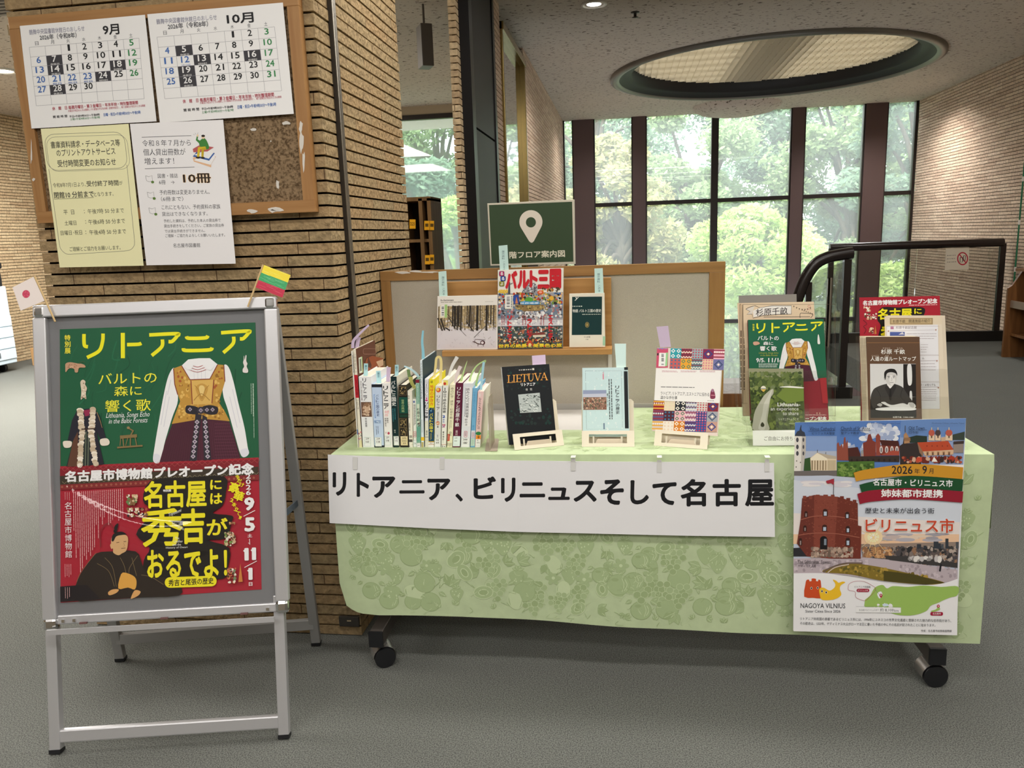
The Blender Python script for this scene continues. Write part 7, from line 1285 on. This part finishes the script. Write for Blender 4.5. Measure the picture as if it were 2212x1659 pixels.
for k in range(6):
    dx = (5 - k) * -16
    lab = 'front brown booklet with a photo of a seated man in the second clear holder' if k == 5 else ('rearmost', 'second from the back', 'third from the back', 'third from the front', 'second from the front')[k] + ' of the brown booklets in the second clear holder'
    leaflet('booklet', lab, [(294 + dx, 560 + dx * .15), (952 + dx * 1.0, 558 + dx * .15), (985 + dx, 1700), (330 + dx, 1700)], .030 - k * .0042, 'd4c8b0' if k < 5 else '5c4433', p_map if k == 5 else (lambda s, dx=dx: s.vlines(297 + dx + 7, 570, 1690, 1, 0, 4, '4a3628', 0)), 'booklet', 'brown booklets in the second holder', seed=9, crop=HD, th=.003)
# ================================================================== city poster taped to the front of the cloth
FP = (1680, 880, 3.073)
s = Sheet(TO - TV * .042, -TV, FP, sl=.005, sk=-.01, seed=21)
s.base([(115, 100), (1250, 72), (1186, 1507), (102, 1480)], 'dfdfe8', .0006)
s.poly([(115, 100), (820, 85), (805, 380), (392, 450), (108, 450)], '5578b4'); s.poly([(112, 280), (392, 280), (392, 440), (108, 448)], 'a8b0c0'); s.poly([(115, 190), (392, 190), (392, 290), (112, 290)], '7f98c4')
s.poly([(820, 85), (1250, 72), (1230, 380), (808, 380)], '6484b8'); s.poly([(810, 200), (1240, 190), (1232, 380), (806, 380)], '8a9cc0')
for k in range(60): x, y = s.R.gauss(690, 60), s.R.gauss(150, 34); s.ell(min(780, max(570, x)), min(240, max(122, y)), s.R.uniform(14, 34), s.R.uniform(10, 24), s.R.choice(['c8cedc', 'b4bed4', 'd8dce4', '98a6c4']), 10, dz=8e-6)
s.specks(410, 230, 800, 300, 30, 10, 24, ['c8ccd8', '9aa8c4'])
# cathedral belfry and temple front
W1, W2 = 'd8d4cc', 'b5b0a8'
s.poly([(112, 190), (182, 188), (186, 290), (168, 420), (108, 425)], W1); s.poly([(160, 190), (186, 190), (186, 290), (168, 420), (152, 420)], W2); s.poly([(112, 190), (128, 160), (150, 150), (178, 165), (184, 192)], '3a3f4a'); s.line([(153, 150), (155, 118)], 5, '3a3f4a'); s.poly([(140, 165), (150, 128), (165, 165)], '3a3f4a')
for y in (215, 262, 305): s.ell(130, y, 9, 16, '4a4a50', 10); s.ell(170, y, 6, 14, '4a4a50', 10)
for x, y in ((125, 355), (150, 365), (122, 395)): s.ell(x, y, 4, 5, '6a665e', 8)
s.poly([(178, 340), (222, 330), (222, 420), (172, 420)], '34502c'); s.poly([(215, 335), (262, 300), (388, 328), (390, 420), (220, 418)], 'd4c4a8'); s.poly([(215, 340), (262, 303), (330, 335), (328, 350), (218, 350)], 'e4d8c0'); s.poly([(262, 300), (388, 325), (388, 342), (330, 340)], 'b0a490')
for k in range(6): s.rect(224 + k * 18, 352, 232 + k * 18, 416, '9a8668' if k % 2 else '7a684c')
for k in range(6): s.rect(332 + k * 9, 350, 337 + k * 9, 416, 'a89878')
s.line([(262, 300), (263, 280)], 3, '5a5448'); s.line([(318, 310), (319, 296)], 3, '5a5448'); s.poly([(108, 422), (392, 418), (392, 455), (108, 452)], '6a6462')
# brick church group
BRK, BRD, ROOF = '7a3a30', '4a2824', '6a342c'
s.poly([(392, 350), (392, 240), (402, 230), (412, 260), (424, 240), (432, 270), (440, 200), (448, 195), (452, 240), (462, 215), (468, 290), (470, 352)], '8a4a3c'); s.poly([(465, 270), (530, 262), (548, 310), (545, 352), (468, 352)], BRD); s.ell(565, 300, 16, 18, '8a9094'); s.poly([(552, 305), (580, 305), (580, 350), (552, 350)], 'a08a80')
s.poly([(570, 330), (565, 235), (590, 225), (600, 180), (615, 175), (630, 220), (650, 230), (650, 350), (575, 355)], BRK); s.poly([(650, 190), (665, 172), (680, 190), (680, 320), (652, 320)], '8a4438'); s.poly([(675, 215), (800, 222), (808, 260), (690, 252)], BRD); s.poly([(680, 252), (808, 258), (806, 318), (682, 318)], BRK)
for x in (686, 722, 757, 790): s.ell(x, 280, 11, 24, 'd8d0cc', 12); s.ell(x, 282, 6, 18, '7a7074', 10)
s.poly([(680, 318), (760, 285), (805, 290), (805, 318)], 'a04a3c'); s.poly([(470, 325), (808, 320), (806, 362), (472, 358)], '3a302c')
for k in range(9): s.ell(490 + k * 36, 350, 8, 10, '2a2422', 8)
# old town
s.poly([(860, 200), (920, 185), (990, 190), (990, 230), (860, 235)], '2c3830'); s.poly([(1160, 180), (1240, 160), (1238, 215), (1160, 215)], '3a443c'); s.poly([(812, 380), (808, 255), (830, 240), (840, 180), (850, 175), (862, 240), (925, 232), (955, 300), (950, 380)], '362f2e'); s.poly([(835, 180), (850, 165), (866, 190), (876, 235), (838, 240)], 'a8805c'); s.line([(845, 165), (845, 120)], 4, '4a443c'); s.poly([(838, 200), (878, 200), (880, 222), (836, 222)], '8a684c')
s.poly([(925, 232), (1130, 222), (1166, 280), (962, 292)], 'b04a30'); s.poly([(962, 292), (1166, 280), (1164, 312), (975, 320)], 'c8a888'); s.poly([(925, 232), (962, 292), (965, 330), (940, 300)], '8a6a54')
for x in (985, 1020, 1056, 1092, 1128): s.rect(x, 292, x + 16, 316, 'a87c5c'); s.rect(x + 4, 298, x + 12, 316, '5a4438')
for k in range(5): s.rect(985 + k * 34, 250, 993 + k * 34, 260, '8a3828')
for x, w, col in ((1020, 20, 'b05848'), (1062, 18, '4a3c3c'), (1135, 23, 'b05848')): s.poly([(x - w, 218), (x - w, 180), (x + w, 178), (x + w, 220)], 'd4bca0'); s.ell(x, 168, w, 22, col, 14); s.line([(x, 150), (x, 132)], 6, 'c8b8a0'); s.ell(x, 195, 5, 9, '5a4438', 8)
s.poly([(1082, 200), (1110, 195), (1112, 222), (1084, 224)], 'c0a488'); s.poly([(1165, 235), (1232, 230), (1230, 300), (1165, 300)], '8c8078'); s.poly([(1165, 225), (1235, 220), (1233, 240), (1165, 245)], '3f3430')
s.specks(820, 320, 1225, 372, 70, 8, 22, ['6a2c24', 'a8543c', 'c8a48c', '3c2c28', '8a3a2c']); s.poly([(920, 330), (955, 328), (955, 358), (920, 358)], 'c04a34'); s.poly([(1020, 360), (1035, 325), (1060, 360)], 'e4dcd4'); s.poly([(1120, 345), (1150, 315), (1178, 345)], 'a03828')
s.poly([(392, 360), (640, 355), (640, 470), (392, 455)], '4a6a30'); s.specks(395, 368, 630, 460, 90, 6, 16, ['5f8038', '3a5426', '76904a'])
# sunset panorama
arc = spline([(108, 450), (300, 458), (520, 468)], 6)
s.z += 1e-4
s.poly([(108, 455), (330, 450), (520, 468), (800, 470), (1222, 470), (1212, 640), (1190, 1160), (980, 1172), (700, 1150), (450, 1110), (103, 1100)], 'b4bccc'); s.poly([(106, 480), (1222, 620), (1208, 760), (104, 700)], 'c4cad4', 1e-5); s.poly([(104, 700), (1208, 760), (1202, 850), (103, 850)], 'd8d0cc'); s.poly([(103, 840), (1202, 840), (1200, 905), (102, 905)], 'dcb898')
for k in range(26): s.ell(s.R.uniform(660, 1090), s.R.uniform(840, 880), s.R.uniform(40, 100), s.R.uniform(6, 13), s.R.choice(['a8a4ac', 'b8a8a4', '98949c', 'd4c0ac']), 12, dz=8e-6)
for k in range(16): s.ell(s.R.uniform(190, 460), s.R.uniform(490, 520), s.R.uniform(30, 75), s.R.uniform(6, 12), s.R.choice(['d8d4d4', 'c8c4cc']), 12, dz=8e-6)
s.poly([(550, 905), (1200, 895), (1190, 1060), (560, 1010)], '5c5250'); s.poly([(550, 905), (1200, 890), (1200, 930), (552, 925)], '8a7a70'); s.specks(555, 915, 1190, 1050, 330, 6, 20, ['3c3a3a', '7a6e68', '4a4648', 'a89a90', '2c2c2e', '8a6a54']); s.specks(560, 920, 760, 1000, 80, 6, 16, ['a87c54', '8a6448', 'c4986c'])
for x, w, y in ((935, 14, 905), (975, 10, 915), (1048, 16, 888), (1070, 10, 900), (1120, 10, 868), (1188, 9, 890), (1090, 8, 905)): s.rect(x - w, y, x + w, 935, '34383f' if w > 9 else '4a4e55')
s.ell(632, 858, 62, 52, 'e8c8a0', 24); s.ell(632, 858, 40, 34, 'f0dcb4', 24); s.ell(632, 860, 20, 18, 'f8f4e8', 20)
for a in (-150, -120, -60, -30, 15, 50, 80, 110, 140): s.line([(632, 860), (632 + 130 * math.cos(math.radians(a)), 860 + 130 * math.sin(math.radians(a)))], [5, 1], 'ecc890')
s.poly([(102, 1000), (540, 990), (760, 1010), (1190, 1075), (1190, 1150), (980, 1172), (700, 1150), (450, 1110), (103, 1100)], 'b0a4aa'); s.specks(105, 1005, 600, 1090, 120, 5, 14, ['a0949c', 'c0b4ba', '988c92']); s.specks(800, 1040, 1185, 1130, 60, 5, 14, ['a0949c', 'c0b4ba', '988c92'])
s.poly([(700, 980), (880, 985), (1190, 1030), (1190, 1062), (900, 1030), (740, 1010)], '3c3a3a'); s.specks(860, 980, 1090, 1025, 30, 8, 20, ['d4d0cc', 'b8b4b4', '8a8684'])
s.blob([(300, 1090), (340, 1060), (450, 1030), (640, 1050), (900, 1105), (1105, 1160), (980, 1172), (700, 1148), (480, 1105)], '7d6a2c', 5); s.specks(400, 1045, 1000, 1140, 170, 6, 18, ['8f7a34', '6a5c28', 'a88c40', '5a5428'], inside=lambda x, y: y > 1035 + abs(x - 480) * .17 and y < 1090 + (x - 400) * .11); s.poly([(700, 1080), (900, 1105), (1105, 1160), (980, 1172), (700, 1148)], '4a4420')
s.curve([(300, 1090), (345, 1062), (440, 1032), (560, 1030)], 10, '6a5a54'); s.curve([(330, 1092), (380, 1058), (470, 1038)], 6, 'c8b8b0')
s.line([(1072, 1085), (1078, 1045)], 12, '24242a'); s.ell(1080, 1042, 6, 7, '24242a')
# the octagonal brick tower
s.z += 1e-4
s.poly([(102, 930), (170, 925), (190, 985), (102, 985)], '2c2c30'); T1, T2, T3 = '7d4034', '6a3228', '8c4c3c'
s.poly([(160, 600), (240, 578), (395, 590), (528, 632), (530, 780), (553, 785), (548, 1000), (350, 1000), (190, 985), (125, 900), (150, 740)], T1); s.poly([(395, 590), (528, 632), (530, 780), (548, 790), (548, 1000), (370, 1000), (388, 720)], T2); s.poly([(160, 600), (240, 580), (235, 980), (190, 985), (125, 900), (150, 740)], '66322a')
for x, w in ((165, 22), (205, 22), (250, 26), (300, 30), (350, 24), (410, 26), (452, 26), (495, 24)): y = 590 - (x < 240) * -8 if x < 395 else 596 + (x - 395) * .28; s.rect(x, y - 14, x + w, y + 8, T2 if x > 395 else T1)
s.specks(150, 610, 530, 980, 420, 3, 7, [T3, T2, '6a342a', '86483a'], (.3, .6)); s.specks(215, 920, 500, 995, 130, 7, 16, ['a89080', '8a7468', 'b8a494', '6a5a50'])
s.curve([(150, 742), (250, 718), (395, 722), (530, 745)], 5, '9a5c4c'); s.curve([(132, 845), (250, 830), (395, 836), (540, 860)], 5, '9a5c4c')
for x, y, w, h in ((312, 695, 13, 24), (458, 712, 11, 22), (308, 797, 13, 22), (462, 806, 11, 22), (462, 888, 12, 26), (185, 705, 8, 20), (178, 800, 8, 20), (148, 888, 8, 24)): s.ell(x, y - h * .5, w + 3, h * .55, '3a221e', 12); s.rect(x - w - 3, y - h * .4, x + w + 3, y + h, '3a221e'); s.rect(x - w + 4, y - h * .3, x + w - 3, y + h - 4, 'a8b4c4' if x > 200 else '8a7a78')
s.ell(302, 872, 24, 22, '1c1a1c', 14); s.rect(278, 870, 326, 938, '1c1a1c'); s.rect(304, 868, 320, 910, '7a8490'); s.line([(366, 580), (369, 468)], 4, '4a4448'); s.blob([(368, 472), (340, 478), (318, 486), (328, 502), (350, 500), (368, 508)], '98303c')
s.text("The Gėdiminas' Tower", 130, 1008, 344, 1030, '4a4448', 0); s.line([(125, 1032), (352, 1030)], 2, '6a6468'); s.text('ゲディミナス塔', 132, 1038, 252, 1056, '4a4448', 0)
# white foot of the sheet
s.z += 1e-4; lower = spline([(103, 1096), (300, 1096), (480, 1120), (720, 1160), (920, 1175), (1080, 1165), (1190, 1132)], 6); s.poly(lower + [(1186, 1507), (102, 1480)], 'dfdfe8', 1e-4)
# ribbon
def rib(y0, y1, y2, y3, xl, col):
    up_ = spline([(xl, y0 + 18), (xl + 100, y0 - 6), (880, y1), (1226, y1 + 22)], 8); lo_ = spline([(xl + 16, y2 + 18), (xl + 110, y2), (880, y3), (1220, y3 + 22)], 8); s.poly(up_ + lo_[::-1], col, 1e-4)
rib(412, 372, 470, 450, 500, 'c08a2c'); rib(492, 452, 548, 530, 538, '1f4a2c'); rib(552, 532, 620, 606, 524, '8a2030')
s.text('2026', 752, 385, 890, 438, '20242c', .01); s.text('年', 902, 402, 938, 436, '20242c', 0); s.text('9', 955, 383, 985, 438, '20242c', .01); s.text('月', 998, 402, 1028, 436, '20242c', 0)
s.text('名古屋市・ビリニュス市', 628, 472, 1156, 520, 'f0eee8', .022, sl=.02); s.text('姉妹都市提携', 682, 540, 1090, 594, 'f0eee8', .028, sl=.01)
s.text('歴史と未来が出会う街', 576, 662, 1034, 700, '2c2c34', .005); s.text('ビリニュス市', 576, 730, 1168, 830, 'e8e0dc', .045, dz=2e-4); s.text('ビリニュス市', 578, 732, 1166, 828, 'bc4830', .022)
s.text('Vilnius Cathedral', 208, 126, 376, 150, '2c3444', 0); s.line([(200, 154), (378, 152)], 2, '2c3444'); s.text('ビリニュス大聖堂', 225, 160, 374, 178, '2c3444', 0)
s.text('Church of St. Anne', 415, 124, 608, 148, '2c3444', 0); s.line([(412, 152), (615, 150)], 2, '2c3444'); s.text('聖アンナ教会', 416, 158, 536, 176, '2c3444', 0); s.text('Old Town', 864, 122, 970, 144, '2c3444', 0); s.line([(862, 147), (985, 145)], 2, '2c3444'); s.text('旧市街', 864, 153, 928, 172, '2c3444', 0)
for x0, x1 in ((170, 378), (592, 806), (1016, 1230)): s.text('©Laimonas Ciūnys, Lithuania Travel', x0, 96, x1, 108, '4a5878', 0)
# two city emblem, map and small print
s.blob([(172, 1250), (180, 1170), (188, 1140), (205, 1138), (207, 1148), (222, 1146), (222, 1130), (250, 1132), (250, 1146), (264, 1148), (266, 1138), (280, 1142), (284, 1170), (290, 1250), (280, 1262), (230, 1258)], 'bf4a26', 2); s.z += 1e-4
s.blob([(272, 1200), (300, 1190), (340, 1210), (372, 1190), (378, 1165), (362, 1138), (385, 1145), (400, 1158), (425, 1150), (444, 1155), (415, 1175), (408, 1200), (418, 1235), (395, 1258), (350, 1272), (290, 1270), (276, 1240)], 'e0b42c', 4)
for x, y in ((220, 1194), (262, 1192), (290, 1214), (318, 1222)): s.ell(x, y, 7, 9, 'f0e8d8', 12); s.ell(x, y, 5, 7, '2c2420', 12)
s.text('NAGOYA VILNIUS', 148, 1294, 444, 1326, '2c2c30', 0); s.text("Sister Cities Since 2026", 180, 1338, 412, 1355, '3a3a40', 0)
s.poly(spline([(575, 1270), (610, 1240), (640, 1190), (690, 1172), (720, 1195), (760, 1180), (860, 1185), (960, 1176), (1080, 1185), (1188, 1182), (1186, 1240), (1140, 1255), (1090, 1275), (1060, 1290), (1010, 1310), (980, 1345), (900, 1372), (800, 1372), (720, 1350), (650, 1330), (600, 1340), (570, 1310)], 4), '93b45c'); s.specks(600, 1290, 760, 1345, 14, 8, 20, ['dfdfe8']); s.blob([(655, 1230), (680, 1215), (690, 1240), (670, 1262)], 'dfdfe8'); s.blob([(690, 1300), (720, 1296), (730, 1310), (700, 1314)], 'c4d4e0')
s.line(spline([(462, 1195), (470, 1165), (510, 1148), (570, 1150), (620, 1175), (645, 1195), (635, 1220), (610, 1245), (580, 1275), (540, 1268), (512, 1250), (510, 1218), (470, 1208), (462, 1195)], 4), 2, 'a04050'); s.text('リトアニア共和国', 505, 1178, 610, 1192, '3a3a40', 0); s.frame(524, 1202, 598, 1214, 10, '98203c', 6); s.rect(522, 1200, 600, 1216, '98203c'); s.text('ビリニュス市', 528, 1202, 594, 1214, 'f0e8e8', 0)
for x, y in ((680, 1258), (1060, 1330)): s.blob([(x, y), (x - 10, y - 18), (x, y - 28), (x + 10, y - 18)], 'a8243c', 4); s.ell(x, y - 18, 4, 4, 'f0e8e8', 8)
s.line([(640, 1200), (672, 1240)], 1.5, '6a6a6a'); s.frame(1012, 1356, 1086, 1370, 10, '98203c', 6); s.rect(1010, 1352, 1088, 1372, '98203c'); s.text('名古屋市', 1022, 1355, 1076, 1369, 'f0e8e8', 0); s.blob([(1010, 1345), (1040, 1335), (1062, 1320), (1070, 1335), (1030, 1350)], '93b45c')
s.poly([(515, 1318), (812, 1322), (812, 1356), (515, 1354)], 'e4e4ea'); s.line([(515, 1315), (812, 1320)], 1.5, '8a8a8a'); s.line([(515, 1355), (812, 1358)], 1.5, '8a8a8a'); s.text('名古屋からビリニュスまで', 535, 1332, 665, 1345, '4a4a50', 0); s.text('約 8,100', 674, 1326, 764, 1350, '3a3a40', 0); s.text('km', 768, 1334, 796, 1350, '3a3a40', 0)
s.text('リトアニア共和国の首都であるビリニュス市には、1994年にユネスコの世界文化遺産に登録された魅力的な旧市街があり、', 145, 1392, 1145, 1412, '3a3a40', 0, sl=.014); s.text('その歴史は、1323年、ゲディミナス大公がローマ法王に書いた手紙の中にその名前が記されたことに始まります。', 145, 1422, 1040, 1442, '3a3a40', 0, sl=.014); s.text('作成：名古屋市総務局国際課', 945, 1468, 1148, 1484, '3a3a40', 0, sl=.01)
tag(s.build('city_poster'), 'tall sister cities poster with a brick tower at sunset taped to the green cloth', 'poster')
bpy.data.objects.remove(_to); bpy.data.curves.remove(_tc)
